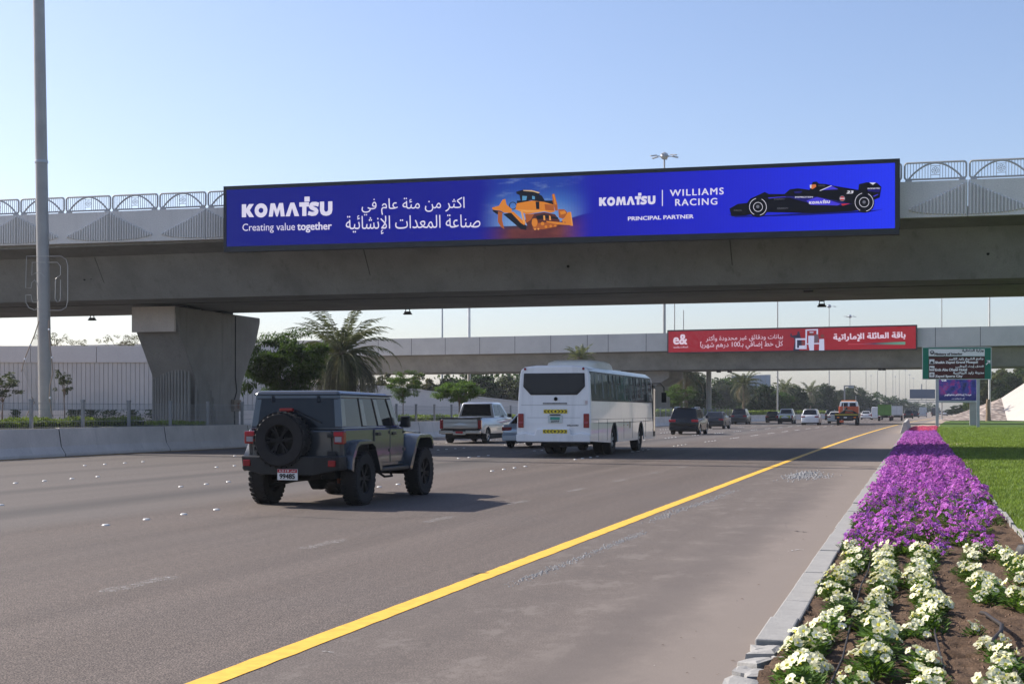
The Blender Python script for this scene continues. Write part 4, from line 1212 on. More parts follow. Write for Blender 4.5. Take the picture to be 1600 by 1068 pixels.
# back of a big billboard beyond the palms
YH = 330.0
P7 = PY(YH); hx = P7(1160, 0)[0]
hb = thing('billboard', 'grey back of a large billboard beyond the palm trees', 'billboard', (hx, YH, 0))
q = [(P7(u, v)[0] - hx, P7(u, v)[1]) for u, v in ((1144, 606), (1203.5, 606), (1203.5, 585), (1144, 587))]
quadbox(q, 0, .6, 'board', M('billboard_grey', (.42, .47, .53), .6, var=.06), hb)
for k in range(9):
    x = q[0][0] + (q[1][0] - q[0][0]) * k / 8
    MB().box(x - .08, x + .08, -.3, -.01, q[0][1], q[2][1]).build('rib', STEEL, hb)
x = (q[0][0] + q[1][0]) / 2; MB().box(x - .5, x + .5, 0, 1, 0, q[0][1]).build('leg', STEEL, hb)

# ------------------------------------------------------------------ embankment on the right beyond the lawn
EMB = concrete('white_slope', (.46, .42, .37), .06, .05)
def stone_mat():
    m = bpy.data.materials.new('stone_pitching'); nt, N, L, b = nodes(m)
    v = coords(nt)
    vo = N.new('ShaderNodeTexVoronoi'); vo.inputs['Scale'].default_value = 1.1; L.new(v, vo.inputs['Vector'])
    c = mix(nt, smooth(nt, vo.outputs['Distance'], .3, .6), (.40, .33, .27), (.22, .17, .14))
    L.new(c, b.inputs['Base Color']); b.inputs['Roughness'].default_value = .95
    bumpn(nt, vo.outputs['Distance'], .8, .2, b)
    return m
STM = stone_mat()
def slope(pix_bot, pix_top, D0, D1, name, mat, parent=None):
    vs = []
    for u, v in pix_bot:
        DD = 183.0 if u > 1750 else D0
        x, y = W(u, DD); vs.append((x, y, CAMH + (642 - v) * DD / F))
    for u, v in pix_top:
        x, y = W(u, D1); vs.append((x, y, CAMH + (642 - v) * D1 / F))
    n = len(pix_bot)
    back = []
    for u, v in pix_top: x, y = W(u, D1 + 14); back.append((x, y, CAMH + (642 - v) * D1 / F))
    bb = []
    for u, v in pix_top: x, y = W(u, D1 + 14); bb.append((x, y, -.1))
    fs = [(i, i + 1, n + i + 1, n + i) for i in range(n - 1)]
    V = vs + back + bb
    fs += [(n + i, n + i + 1, 2 * n + i + 1, 2 * n + i) for i in range(n - 1)] + [(2 * n + i, 2 * n + i + 1, 3 * n + i + 1, 3 * n + i) for i in range(n - 1)]
    return MB().add(V, fs).build(name, mat, parent)
E_ = slope([(1470, 656.5), (1520, 656.5), (1574, 656.5)], [(1471, 656), (1520, 637.5), (1565, 621.5)], 222, 236, 'stone_slope', STM)
tag(E_, kind='structure')
E_ = slope([(1573.6, 656.5), (1781, 659.8)], [(1564.6, 621.5), (1700, 533.5)], 221.6, 235.6, 'embankment', EMB)
tag(E_, kind='structure')
# ------------------------------------------------------------------ vehicles
def wheel_meshes(r, w, rim=ALLOY, spokes=5, knob=False, rimr=.62):
    t = MB().lathe([(r * rimr, -w / 2 + .01), (r * .93, -w / 2), (r * .985, -w / 2 + .025), (r, -w / 4), (r, w / 4), (r * .985, w / 2 - .025), (r * .93, w / 2), (r * rimr, w / 2 - .01)], (0, 0, 0), 'x', 32, cap=False)
    if knob:
        for k in range(30):
            a = 2 * pi * k / 30
            for sx in (-1, 1):
                x = sx * w * .34
                c = Vector((x, (r + .004) * cos(a + .1 * sx), (r + .004) * sin(a + .1 * sx)))
                tdir = Vector((0, -sin(a), cos(a)))
                t.bar(c - tdir * .028, c + tdir * .028, w * .27, .022, up=(0, cos(a), sin(a)))
    tm = t.mesh('tyre', RUB, 35)
    R = r * rimr
    m = MB().lathe([(.02, -w * .30), (R * .9, -w * .28), (R, -w / 2 + .01), (R, w / 2 - .01), (R * .93, w / 2 - .03), (R * .9, w * .20), (R * .9, -w * .1), (.02, -w * .1)], (0, 0, 0), 'x', 28)
    rm = m.mesh('rim', DARK, 35)
    s = MB().lathe([(R * .93, w * .40), (R * .99, w * .45), (R * .99, w * .30), (R * .93, w * .28)], (0, 0, 0), 'x', 28, cap=False)
    for k in range(spokes):
        a = 2 * pi * k / spokes
        for da in (-.14, .14):
            s.bar((w * .30, R * .15 * cos(a), R * .15 * sin(a)), (w * .34, R * .94 * cos(a + da), R * .94 * sin(a + da)), R * .13, .03, up=(1, 0, 0))
    s.lathe([(R * .26, w * .24), (R * .24, w * .36), (.01, w * .38)], (0, 0, 0), 'x', 16)
    sm = s.mesh('spokes', rim, 30)
    return tm, rm, sm
def add_wheel(parent, ms, x, y, z, right):
    w = link('wheel', ms[0], parent, (x, y, z), (random.random() * 2, 0, 0 if right else pi))
    link('rim', ms[1], w); link('spokes', ms[2], w)
    return w
def arch(yc, r, z0, n=9):              # points over a wheel, from rear to front at height z0
    a0 = math.asin(max(-1, min(1, (z0 - r[1]) / r[0])))
    return [(yc - r[0] * cos(a0 + (pi - 2 * a0) * k / n), r[1] + r[0] * sin(a0 + (pi - 2 * a0) * k / n)) for k in range(n + 1)]
def shell(outline, W_, crown=.10, inset=.045, inner=None):
    """side outline extruded across the car with rounded shoulders"""
    mb = MB(); n = len(outline)
    cy = sum(p[0] for p in outline) / n; cz = sum(p[1] for p in outline) / n
    ymin = min(p[0] for p in outline); ymax = max(p[0] for p in outline)
    lay = []
    for x, k in ((-W_ / 2, 1.0), (-W_ / 2 + crown * .35, .35), (-W_ / 2 + crown, 0.0), (0, -.6), (W_ / 2 - crown, 0.0), (W_ / 2 - crown * .35, .35), (W_ / 2, 1.0)):
        row = []
        for y, z in outline:
            e = min(1, (y - ymin) / .5) if y < cy else min(1, (ymax - y) / .5)
            s = 1 if y < cy else -1
            dy = inset * k * (1 - e) * 2.2 * s
            dz = -inset * k * (1.0 if z > cz else 0)
            row.append((x * (1 - .02 * (1 - e)), y + dy, z + dz))
        lay.append(row)
    vs = [p for row in lay for p in row]
    fs = []
    for j in range(len(lay) - 1):
        for i in range(n): fs.append((j * n + i, j * n + (i + 1) % n, (j + 1) * n + (i + 1) % n, (j + 1) * n + i))
    fs += [tuple(range(n)), tuple(reversed(range((len(lay) - 1) * n, len(lay) * n)))]
    return mb.add(vs, fs)
def house(bl, tl):
    """cabin frustum: bl=(y0,y1,halfwidth,z) tl likewise; returns face corner quads"""
    y0, y1, w0, z0 = bl; a0, a1, w1, z1 = tl
    B = [(-w0, y0, z0), (w0, y0, z0), (w0, y1, z0), (-w0, y1, z0)]
    T = [(-w1, a0, z1), (w1, a0, z1), (w1, a1, z1), (-w1, a1, z1)]
    B = [Vector(p) for p in B]; T = [Vector(p) for p in T]
    return {'rear': (B[0], B[1], T[1], T[0]), 'right': (B[1], B[2], T[2], T[1]), 'front': (B[2], B[3], T[3], T[2]), 'left': (B[3], B[0], T[0], T[3]), 'B': B, 'T': T}
def house_mb(h):
    mb = MB(); T = h['T']; B = h['B']
    up = [t + Vector((-.10 if t.x > 0 else .10, .12 if i < 2 else -.25, .045)) for i, t in enumerate(T)]
    mb.add(B + T + up, [(0, 3, 2, 1), (0, 1, 5, 4), (1, 2, 6, 5), (2, 3, 7, 6), (3, 0, 4, 7), (4, 5, 9, 8), (5, 6, 10, 9), (6, 7, 11, 10), (7, 4, 8, 11), (8, 9, 10, 11)])
    return mb
def on_face(q, u0, v0, u1, v1, off=.008, th=.006, su=0.0, sv=0.0):
    """thin slab on a quad face (bilinear coordinates); su tilts the right end"""
    a, b_, c, d = q
    nrm = (b_ - a).cross(d - a).normalized()
    def P(u, v): return (a * (1 - u) + b_ * u) * (1 - v) + (d * (1 - u) + c * u) * v
    pts = [P(u0, v0), P(u1, v0), P(u1 - su, v1), P(u0 + sv, v1)]
    mb = MB()
    mb.add([p + nrm * off for p in pts] + [p - nrm * th for p in pts], [(0, 1, 2, 3), (7, 6, 5, 4), (0, 4, 5, 1), (1, 5, 6, 2), (2, 6, 7, 3), (3, 7, 4, 0)])
    return mb
PAINT = {}
def paint(name, col, rough=.28, metal=.3, coat=.8):
    if name not in PAINT:
        PAINT[name] = M('paint_' + name, col, rough, metal, var=.05, scale=1.5, coat=coat, spec=.5)
    return PAINT[name]
def car(kind, label, cat, x, y, pt, rz=0.0, L=4.6, Wd=1.85, H=1.68, name=None, rearglow=False, flip=False, plate=True, rim=ALLOY, group='vehicles on the highway'):
    """origin: ground under the middle of the rear axle; forward is +y"""
    t = thing(name or cat.replace(' ', '_'), label, cat, (x, y, 0), rz + (pi if flip else 0), group)
    r = .345 if kind != 'sedan' else .325
    if kind in ('pickup', 'van'): r = .38
    ro = .95 if kind != 'pickup' else 1.15           # rear overhang
    fo = .88
    yr, yf = 0, L - ro - fo
    Y0, Y1 = -ro, L - ro
    sill = .30 if kind != 'pickup' else .45
    belt = {'suv': H * .60, 'hatch': H * .61, 'sedan': H * .64, 'pickup': H * .62, 'van': H * .48}[kind]
    hood = belt - .06 if kind != 'van' else belt
    A = (r + .07, r)
    out = [(Y0 + .10, sill + .05), (Y0 + .01, sill + .22), (Y0 + .0, belt * .72), (Y0 + .06, belt - .06), (Y0 + .14, belt)]
    if kind == 'sedan': out = out[:-1] + [(Y0 + .12, belt + .02), (Y0 + .5, belt + .03)]
    out += [(yf + .15, belt), (yf + .35, hood), (Y1 - .35, hood - .10), (Y1 - .06, hood - .24), (Y1, sill + .32), (Y1 - .06, sill)]
    out += list(reversed(arch(yf, A, sill))) + list(reversed(arch(yr, A, sill)))
    shell(out, Wd).build('body', pt, t, 38)
    g = {'suv': ((Y0 + .10, yf - .05, Wd * .455, belt - .02), (Y0 + .38, yf - .95, Wd * .37, H - .05)),
         'hatch': ((Y0 + .08, yf - .05, Wd * .455, belt - .02), (Y0 + .42, yf - .95, Wd * .36, H - .05)),
         'sedan': ((Y0 + .55, yf + .02, Wd * .45, belt - .0), (Y0 + 1.25, yf - .85, Wd * .33, H - .05)),
         'pickup': ((yf - 2.55, yf + .0, Wd * .46, belt - .02), (yf - 2.35, yf - .75, Wd * .37, H - .05)),
         'van': ((Y0 + .04, yf + .35, Wd * .49, belt - .02), (Y0 + .08, yf - .35, Wd * .44, H - .06))}[kind]
    h = house(*g)
    house_mb(h).build('cabin', pt, t, 30, bevel=.03)
    if kind == 'pickup':
        on_face(h['rear'], .08, .16, .92, .92).build('rear_window', GLASS, t)
    elif kind != 'van':
        on_face(h['rear'], .06, .14, .94, .93).build('rear_window', GLASS, t)
    on_face(h['front'], .05, .08, .95, .95).build('windscreen', GLASS, t)
    if kind != 'van':
        cuts = {'suv': [(.05, .27, .1, 0), (.30, .56, 0, 0), (.59, .93, .14, 0)], 'hatch': [(.06, .26, 0, 0), (.29, .56, 0, 0), (.59, .92, .14, 0)],
                'sedan': [(.10, .46, 0, .18), (.49, .90, .16, 0)], 'pickup': [(.05, .42, 0, .03), (.46, .92, .16, 0)]}[kind]
        for side in ('right', 'left'):
            for (u0, u1, su, sv) in cuts:
                if side == 'left': on_face(h[side], 1 - u1, .12, 1 - u0, .9, su=sv, sv=su).build('side_window', GLASS, t)
                else: on_face(h[side], u0, .12, u1, .9, su=su, sv=sv).build('side_window', GLASS, t)
    else:
        for side in ('right', 'left'):
            q = (.62, .94) if side == 'right' else (.06, .38)
            on_face(h[side], q[0], .1, q[1], .7).build('side_window', GLASS, t)
    # rear end
    w2 = Wd / 2
    MB().box(-w2 * .96, w2 * .96, Y0 - .07, Y0 + .35, sill - .02, sill + .24).build('bumper', BLK if kind in ('suv', 'pickup') else pt, t, bevel=.04)
    lz = belt - .20 if kind != 'pickup' else belt - .30
    lm = REDG if rearglow else REDL
    for s in (-1, 1):
        if kind == 'pickup': bx = (s * (w2 - .16), s * (w2 + .006), Y0 - .012, Y0 + .16, belt - .52, belt - .10)
        elif kind == 'van': bx = (s * (w2 - .14), s * (w2 + .005), Y0 - .012, Y0 + .10, belt - .55, belt - .05)
        else: bx = (s * (w2 - .44), s * (w2 - .015), Y0 - .006, Y0 + .22, lz - .02, lz + .13)
        MB().box(min(bx[:2]), max(bx[:2]), *bx[2:]).build('tail_light', lm, t, bevel=.015)
    if plate:
        p = MB().box(-.2, .2, Y0 - .014, Y0 + .1, lz - .26 if kind != 'pickup' else sill + .04, (lz - .26 if kind != 'pickup' else sill + .04) + .12).build('number_plate', PLATE, t)
    if kind in ('suv', 'hatch'):
        MB().box(-.45, .45, Y0 + .30, Y0 + .52, H - .03, H + .015).build('roof_spoiler', pt, t, bevel=.012)
    if kind == 'suv':
        for s in (-1, 1): MB().tube([(s * Wd * .34, Y0 + .5, H - .02), (s * Wd * .34, Y0 + .62, H + .05), (s * Wd * .34, yf - 1.3, H + .05), (s * Wd * .34, yf - 1.15, H - .02)], .02, 6).build('roof_rail', ALLOY, t)
    for s in (-1, 1):
        MB().box(s * w2 - .01 if s > 0 else s * w2 - .20, s * w2 + .20 if s > 0 else s * w2 + .01, yf - .62, yf - .50, belt + .02, belt + .18).build('wing_mirror', pt if kind != 'pickup' else BLK, t, bevel=.03)
        MB().box(min(s * w2 * .55, s * w2 * .98), max(s * w2 * .55, s * w2 * .98), Y1 - .12, Y1 + .0, hood - .36, hood - .20).build('headlight', CLR, t, bevel=.02)
    MB().box(-w2 + .05, w2 - .05, yr - .2, yf + .3, .2, sill + .12).box(-w2 + .22, w2 - .22, Y0 + .15, Y0 + .7, .22, sill + .1).build('underbody', DARK, t)
    ms = WHEELS.setdefault((r, rim.name), wheel_meshes(r, .23, rim))
    for s in (-1, 1):
        for yy in (yr, yf):
            add_wheel(t, ms, s * (w2 - .125), yy, r, s > 0)
    MB().box(-w2 + .3, w2 - .3, -r - .05, r + .05, .25, r * 2 + .1).build('rear_wheel_housing', DARK, t)
    if kind == 'pickup':
        bedf = g[0][0]
        MB().box(-w2 + .10, w2 - .10, Y0 + .08, bedf - .03, belt - .01, belt + .012).build('bed_cover', BLK, t)
    return t
WHEELS = {}
SILVER = paint('silver', (.42, .44, .47), .3, .6)
WHITEP = paint('white', (.70, .70, .69), .3, 0, .7)
BLACKP = paint('black', (.008, .009, .011), .25, .1, .25)
CHARC = paint('charcoal', (.028, .030, .035), .3, .3, .3)
NAVY = paint('dark_blue', (.014, .018, .032), .3, .3, .3)
PALEB = paint('pale_blue', (.40, .47, .56), .28, .3)

# silver pickup, its tailgate details, and the pale saloon beside the bus
pk = car('pickup', 'silver double cab pickup with black tailgate cap and chrome bumper, ahead of the dark off-roader', 'pickup truck', -20.42, 63.9, SILVER, L=5.85, Wd=2.0, H=1.93, name='pickup_truck')
MB().box(-.83, .83, -1.185, -1.14, .74, 1.14).build('tailgate', SILVER, pk, bevel=.02)
MB().box(-.80, .80, -1.19, -1.14, .96, .985).build('crease_shade_strip', M('crease_shadow', (.12, .13, .14), .5, var=0), pk)  # dark strip painted as the shade of the crease
MB().box(-1.0, 1.0, -1.22, -1.0, 1.155, 1.20).build('tailgate_cap', BLK, pk, bevel=.01)
cb = MB().box(-1.0, -.30, -1.34, -1.16, .46, .62).box(.30, 1.0, -1.34, -1.16, .46, .62).box(-.31, .31, -1.34, -1.16, .40, .58)
cb.build('chrome_bumper', CHROME, pk, bevel=.025)
MB().box(-.17, .17, -1.352, -1.342, .47, .57).build('number_plate', REDG, pk)
sd = car('sedan', 'pale blue saloon car half hidden behind the left side of the white bus', 'car', -15.55, 57.0, PALEB, L=4.75, Wd=1.84, H=1.44, name='saloon_car')
car('suv', 'black sport utility car with silver roof rails, nearest dark car right of the bus', 'car', -14.35, 90.8, BLACKP, L=4.75, Wd=1.90, H=1.72, rearglow=True, name='black_car')
car('sedan', 'charcoal saloon car just ahead of the black car with roof rails', 'car', -16.75, 121.5, CHARC, L=4.9, Wd=1.86, H=1.46, rim=ALLOY, name='saloon_car')
car('hatch', 'dark grey sport utility car beside the hedge in front of the palm tree', 'car', -19.6, 163, CHARC, L=4.6, Wd=1.86, H=1.78, name='dark_car')
car('hatch', 'small black hatchback directly left of the white utility pickup', 'car', -18.2, 187, BLACKP, L=4.2, Wd=1.78, H=1.5, name='hatchback_car')
up = car('pickup', 'white utility pickup with a yellow green strip across its tailgate', 'pickup truck', -15.3, 173, WHITEP, L=5.2, Wd=1.86, H=1.80, name='pickup_truck')
MB().box(-.62, .62, -1.175, -1.14, .68, .98).build('reflective_strip', M('lime_strip', (.42, .50, .06), .5, var=.15, scale=9), up)
car('hatch', 'white sport utility car alone in its lane left of the orange truck', 'car', -11.2, 156.5, WHITEP, L=4.5, Wd=1.88, H=1.72, name='white_car')
car('suv', 'small black car seen between the white car and the orange truck', 'car', -14.4, 248, BLACKP, L=4.6, Wd=1.85, H=1.65, name='black_car')
car('sedan', 'white saloon car half hidden behind the left side of the orange truck', 'car', -9.9, 180, WHITEP, L=4.6, Wd=1.82, H=1.46, name='saloon_car')
car('sedan', 'white saloon car showing just right of the orange truck', 'car', -9.3, 270, WHITEP, L=4.7, Wd=1.85, H=1.5, name='saloon_car')
car('van', 'dark van between the white saloon and the white van far down the road', 'van', -11.2, 352, NAVY, L=5, Wd=1.9, H=2.0, name='dark_van')
car('van', 'white panel van just left of the green truck', 'van', -7.0, 257, WHITEP, L=5.2, Wd=1.95, H=2.25, name='panel_van')
car('suv', 'dark grey car just right of the white box truck far down the road', 'car', -1.9, 292, CHARC, L=4.6, Wd=1.85, H=1.68, name='dark_car', rearglow=True)
car('hatch', 'small dark car beyond the dark grey car right of the box truck', 'car', -.8, 340, NAVY, L=4.4, Wd=1.8, H=1.6, name='dark_car')
car('van', 'pale grey minibus far away under the blue gantry sign', 'minibus', 1.1, 378, paint('grey', (.34, .37, .40), .35, .1), L=6, Wd=2.0, H=2.5, name='minibus')
car('van', 'distant dark minibus just right of the pale minibus under the gantry', 'minibus', 4.6, 420, NAVY, L=6, Wd=2.0, H=2.5, name='minibus')
for i, (u, D, p, lb) in enumerate(((1476, 470, WHITEP, 'distant white car left of the advertising panel leg'), (1484, 520, CHARC, 'distant grey car below the advertising panel'), (1468, 560, SILVER, 'distant silver car behind the left sign post'), (1491, 600, WHITEP, 'farthest white car below the advertising panel'))):
    px, py = W(u, D); car('suv', lb, 'car', px, py, p, name='distant_car')
px, py = W(803, 150)
car('van', 'white van on the opposite carriageway seen between the silver pickup and the bus', 'van', px, py, WHITEP, L=5, Wd=1.95, H=2.2, name='panel_van', flip=True)

# ---- small trucks
def truck_wheels(t, ys, w2, r=.42, dual=()):
    ms = WHEELS.setdefault((r, 'truck'), wheel_meshes(r, .26, STEEL, 6, rimr=.55))
    for yy in ys:
        for s in (-1, 1): add_wheel(t, ms, s * (w2 - .14), yy, r, s > 0)
def box_truck(label, x, y, col, roofc, Lb=5.0, Wd=2.0, H=2.55, name='box_truck'):
    t = thing(name, label, 'truck', (x, y, 0), 0, 'vehicles on the highway')
    MB().box(-Wd / 2, Wd / 2, -1.3, Lb - 1.3, .85, H).build('cargo_box', col, t, bevel=.02)
    for s in (0, 1): MB().box(-Wd / 2 + .06 + s * Wd / 2 - (s * .03), -.01 + s * (Wd / 2 - .05), -1.33, -1.3, .93, H - .08).build('rear_door', col, t, bevel=.01)
    f = MB()
    for x_ in (-Wd / 2 + .03, 0, Wd / 2 - .03): f.box(x_ - .025, x_ + .025, -1.35, -1.30, .85, H)
    f.box(-Wd / 2, Wd / 2, -1.35, -1.3, H - .06, H).box(-Wd / 2, Wd / 2, -1.35, -1.3, .85, .91)
    f.build('door_frame', roofc, t)
    MB().box(-Wd * .45, Wd * .45, Lb - 1.25, Lb + .35, .6, 2.0).build('cab', WHITEP, t, bevel=.12)
    MB().box(-.45, .45, -1.2, Lb, .5, .78).build('chassis', DARK, t)
    MB().box(-Wd / 2 + .1, Wd / 2 - .1, -1.36, -1.25, .55, .68).build('rear_bumper', BLK, t)
    for s in (-1, 1): MB().box(s * .8 - .12, s * .8 + .12, -1.38, -1.35, .56, .67).build('tail_light', REDL, t)
    truck_wheels(t, (0, Lb - .6), Wd / 2, .38)
    return t
GREENP = M('green_sheet', (.13, .27, .06), .5, var=.12, scale=1.2)
WSHEET = M('white_sheet', (.58, .60, .61), .5, var=.08)
box_truck('small truck with a green box body and two rear doors, far down the road', -4.95, 223, GREENP, M('green_frame', (.10, .20, .05), .5), Wd=1.95, H=2.5)
box_truck('small white box truck partly behind the green truck on its right', -3.35, 238, WSHEET, STEEL, Wd=1.75, H=2.38)
# orange recovery truck
rt = thing('recovery_truck', 'orange and white recovery truck with a black flat bed and yellow striped tail', 'truck', (-7.25, 154.6, 0), 0, 'vehicles on the highway')
ORG = paint('orange', (.62, .10, .025), .35, 0, .5)
MB().box(-1.05, 1.05, 3.2, 5.4, .75, 2.05).build('cab_lower', ORG, rt, bevel=.10)
h = house((3.22, 5.35, .98, 1.95), (3.35, 5.0, .88, 2.52))
house_mb(h).build('cab_roof', WHITEP, rt, bevel=.04)
on_face(h['rear'], .1, .1, .45, .8).build('rear_window', GLASS, rt); on_face(h['rear'], .55, .1, .9, .8).build('rear_window', GLASS, rt)
on_face(h['front'], .05, .05, .95, .9).build('windscreen', GLASS, rt)
MB().box(-.8, .8, 3.9, 4.1, 2.57, 2.68).build('light_bar', AMB, rt, bevel=.02)
MB().tube([(.75, 3.3, 2.4), (.75, 3.3, 3.2)], .03, 6).tube([(-.55, 3.0, 1.0), (-.55, 3.0, 2.4)], .04, 6).build('aerial', STEEL, rt)
MB().box(-1.2, 1.2, -1.6, 3.0, .95, 1.12).box(-1.2, -1.1, -1.6, 3.0, 1.12, 1.28).box(1.1, 1.2, -1.6, 3, 1.12, 1.28).build('flat_bed', BLK, rt, bevel=.02)
MB().box(-1.2, 1.2, -1.68, -1.6, .62, 1.3).build('tail_board', BLK, rt)
MB().box(-1.18, 1.18, -1.70, -1.68, 1.10, 1.18).build('yellow_strip', M('yellow_reflector', (.62, .50, .04), .45, var=.2, scale=12), rt)
MB().box(-.28, .05, -1.70, -1.68, .78, .90).build('number_plate', PLATE, rt)
for s in (-1, 1): MB().box(s * .85 - .12, s * .85 + .12, -1.71, -1.68, .80, .9).build('tail_light', AMB, rt)
MB().tube([(-.9, 2.6, 1.2), (-.3, 1.2, 1.6), (.5, .6, 1.5), (.9, 1.5, 1.25)], .09, 6).bar((-.6, 2.7, 1.2), (-.2, 2.9, 1.9), .2).build('winch_gear', DARK, rt)
MB().box(-.45, .45, -1.5, 5, .5, .9).build('chassis', DARK, rt)
MB().box(-.7, -.3, -1.6, -1.2, .32, .55).build('tow_hitch', ORG, rt)
truck_wheels(rt, (0, 4.1), 1.1, .46)

# ------------------------------------------------------------------ white bus
BX, BY = -11.44, 44.95
bus = thing('bus', 'large white bus seen from behind with black windows and yellow chevron strips', 'bus', (BX, BY, 0), 0, 'vehicles on the highway')
BUSW = M('bus_white', (.80, .80, .79), .30, 0, var=.035, scale=.8, coat=.5, streak=.28)
BWD, BL, BH = 2.48, 11.75, 2.98
hw = BWD / 2
# body shell: cross-section in x/z swept along y, side walls with wheel cut-outs built separately
def ring_section(w, zt, zb, tumble=.07):
    pts = [(-w, zb), (-w - .0, 1.2), (-w + tumble * .3, 1.9), (-w + tumble, zt - .28), (-w + tumble + .05, zt - .12), (-w + tumble + .17, zt - .03), (-w * .5, zt + .015)]
    return pts + [(-x, z) for x, z in reversed(pts)]
mb = MB(); secs = [(0.0, .985, .0), (.05, .998, .0), (.18, 1.0, 0), (BL * .5, 1.0, 0), (BL - .9, 1.0, 0), (BL - .35, .99, -.06), (BL, .93, -.28)]
top = [p for p in ring_section(hw, BH, 1.10)]
n = len(top); vs = []
for y, s, dz in secs:
    e = -.03 if y == 0 else 0
    vs += [(x * s, y + (.10 * max(0, (z - 1.1)) / 1.9 if y < .1 else 0) - (.30 * max(0, z - 1.6) / 1.4 if y > BL - .1 else 0), z + (dz + e) * (z > 2.7)) for x, z in top]
fs = []
for j in range(len(secs) - 1):
    for i in range(n - 1): fs.append((j * n + i, j * n + i + 1, (j + 1) * n + i + 1, (j + 1) * n + i))
fs += [tuple(range(n)), tuple(reversed(range((len(secs) - 1) * n, len(secs) * n)))]
mb.add(vs, fs).build('upper_body', BUSW, bus, 40, bevel=.03)
RB, RR = 3.75, .50
sideo = [(0.02, .52), (0.0, 1.11), (BL - .04, 1.11), (BL, .42)] + [(RB + 4.95 + .62, .42)] + [(yy, z) for yy, z in reversed(arch(RB + 4.95, (.62, .50), .42, 10))][0:] + [(yy, z) for yy, z in reversed(arch(RB, (.62, .50), .42, 10))] + [(RB - .64, .42)]
for s in (-1, 1):
    MB().prism(sideo, s * hw, s * (hw - .04), 'x').build('side_skirt', BUSW, bus)
# rear face lower part with shaped bumper
rearp = [(-hw + .02, .52), (hw - .02, .52), (hw - .01, 1.11), (-hw + .01, 1.11)]
MB().prism(rearp, -.0, .08, 'y').build('rear_panel', BUSW, bus)
MB().prism([(-hw + .0, .50), (hw - .0, .50), (hw, .74), (hw - .30, .80), (hw - .62, .74), (.55, .93), (-.55, .93), (-hw + .62, .74), (-hw + .30, .80), (-hw, .74)], -.10, .02, 'y').build('rear_bumper', BUSW, bus, bevel=.03)
MB().box(-hw + .03, hw - .03, -.085, .0, .46, .50).build('bumper_lip', BLK, bus)
SEAM = M('panel_seam', (.12, .12, .125), .6, var=0)
sm_ = MB().box(-1.1, 1.1, .028, .06, 1.70, 1.708).box(-.9, .9, .008, .05, 1.285, 1.293)
sm_.build('panel_seam', SEAM, bus)
# rear window with cut lower corners, in a raised black frame
def ry_(z): return .10 * max(0, z - 1.1) / 1.9
def rear_poly(pts, off, th, name, mat, par, bevel=0):
    vs = [(x, ry_(z) - off, z) for x, z in pts] + [(x, ry_(z) - off + th, z) for x, z in pts]; n = len(pts)
    return MB().add(vs, [tuple(range(n)), tuple(reversed(range(n, 2 * n)))] + [(i, i + n, (i + 1) % n + n, (i + 1) % n) for i in range(n)]).build(name, mat, par, bevel=bevel)
rw = rear_poly([(-1.02, 2.74), (-1.04, 2.30), (-.78, 2.03), (.78, 2.03), (1.04, 2.30), (1.02, 2.74)], .025, .06, 'rear_window', BLK, bus, bevel=.02)
rear_poly([(-.95, 2.69), (-.97, 2.33), (-.74, 2.09), (.74, 2.09), (.97, 2.33), (.95, 2.69)], .032, .01, 'pane', M('bus_rear_glass', (.02, .018, .02), .12, var=.0, spec=.3), rw)
for x in (-1.0, 1.0): MB().lathe([(.045, -.02), (.04, -.035), (.01, -.04)], (x * .98, ry_(2.88), 2.88), 'y', 12).build('marker_lamp', REDL, bus)
for s in (-1, 1):
    tl = MB().box(s * 1.10 - .095, s * 1.10 + .095, -.035, .02, .96, 1.42).build('tail_light', REDL, bus, bevel=.02)
    MB().box(s * 1.10 - .07, s * 1.10 + .07, -.042, -.03, 1.10, 1.17).build('reversing_lens', M('tail_dim', (.35, .06, .08), .3, var=0), tl)
chev_m = [M('chevron_yellow', (.75, .58, .03), .5, var=0), SK]
def chevron(z0, x0, x1, off):
    mb = MB().mat(0).add([(x0, off, z0), (x1, off, z0), (x1, off, z0 + .125), (x0, off, z0 + .125)], [(0, 1, 2, 3)])
    k = 7; wdt = (x1 - x0) / k
    for i in range(k):
        xc = x0 + wdt * (i + .5); s = 1 if i < k // 2 else -1
        if i == k // 2:
            mb.mat(1).add([(xc - .05, off - .002, z0 + .0625), (xc, off - .002, z0 + .02), (xc + .05, off - .002, z0 + .0625), (xc, off - .002, z0 + .105)], [(0, 1, 2, 3)]); continue
        a = .034 * s
        mb.mat(1).add([(xc - .02 + a, off - .002, z0 + .01), (xc + .025 + a, off - .002, z0 + .01), (xc + .025 - a, off - .002, z0 + .0625), (xc + .025 + a, off - .002, z0 + .115), (xc - .02 + a, off - .002, z0 + .115), (xc - .02 - a, off - .002, z0 + .0625)], [(0, 1, 2, 3, 4, 5)])
    return mb.build('chevron_strip', chev_m, bus, fix=False)
chevron(1.46 - .03, -.33, .46, -.006)
chevron(.78, -.33, .48, -.106)
MB().box(-.36, .44, .015, .05, 1.735, 1.775).build('badge_strip', SK, bus)
lettering('ASHOK LEYLAND', M('badge_grey', (.5, .5, .5), .4, var=0), bus, (-.34, 1.742, 1.768, .42, 1.742, 1.768), .012, .02)
MB().lathe([(.06, -.02), (.062, 0), (.045, 0), (.044, -.02)], (.07, .035, 1.90), 'y', 20).bar((.02, .02, 1.86), (.12, .02, 1.94), .018).bar((.02, .02, 1.94), (.12, .02, 1.86), .018).build('maker_emblem', SK, bus)
npl = MB().box(-.18, .30, -.03, .02, 1.12, 1.36).build('number_plate', M('plate_green_white', (.55, .60, .58), .4, var=0), bus)
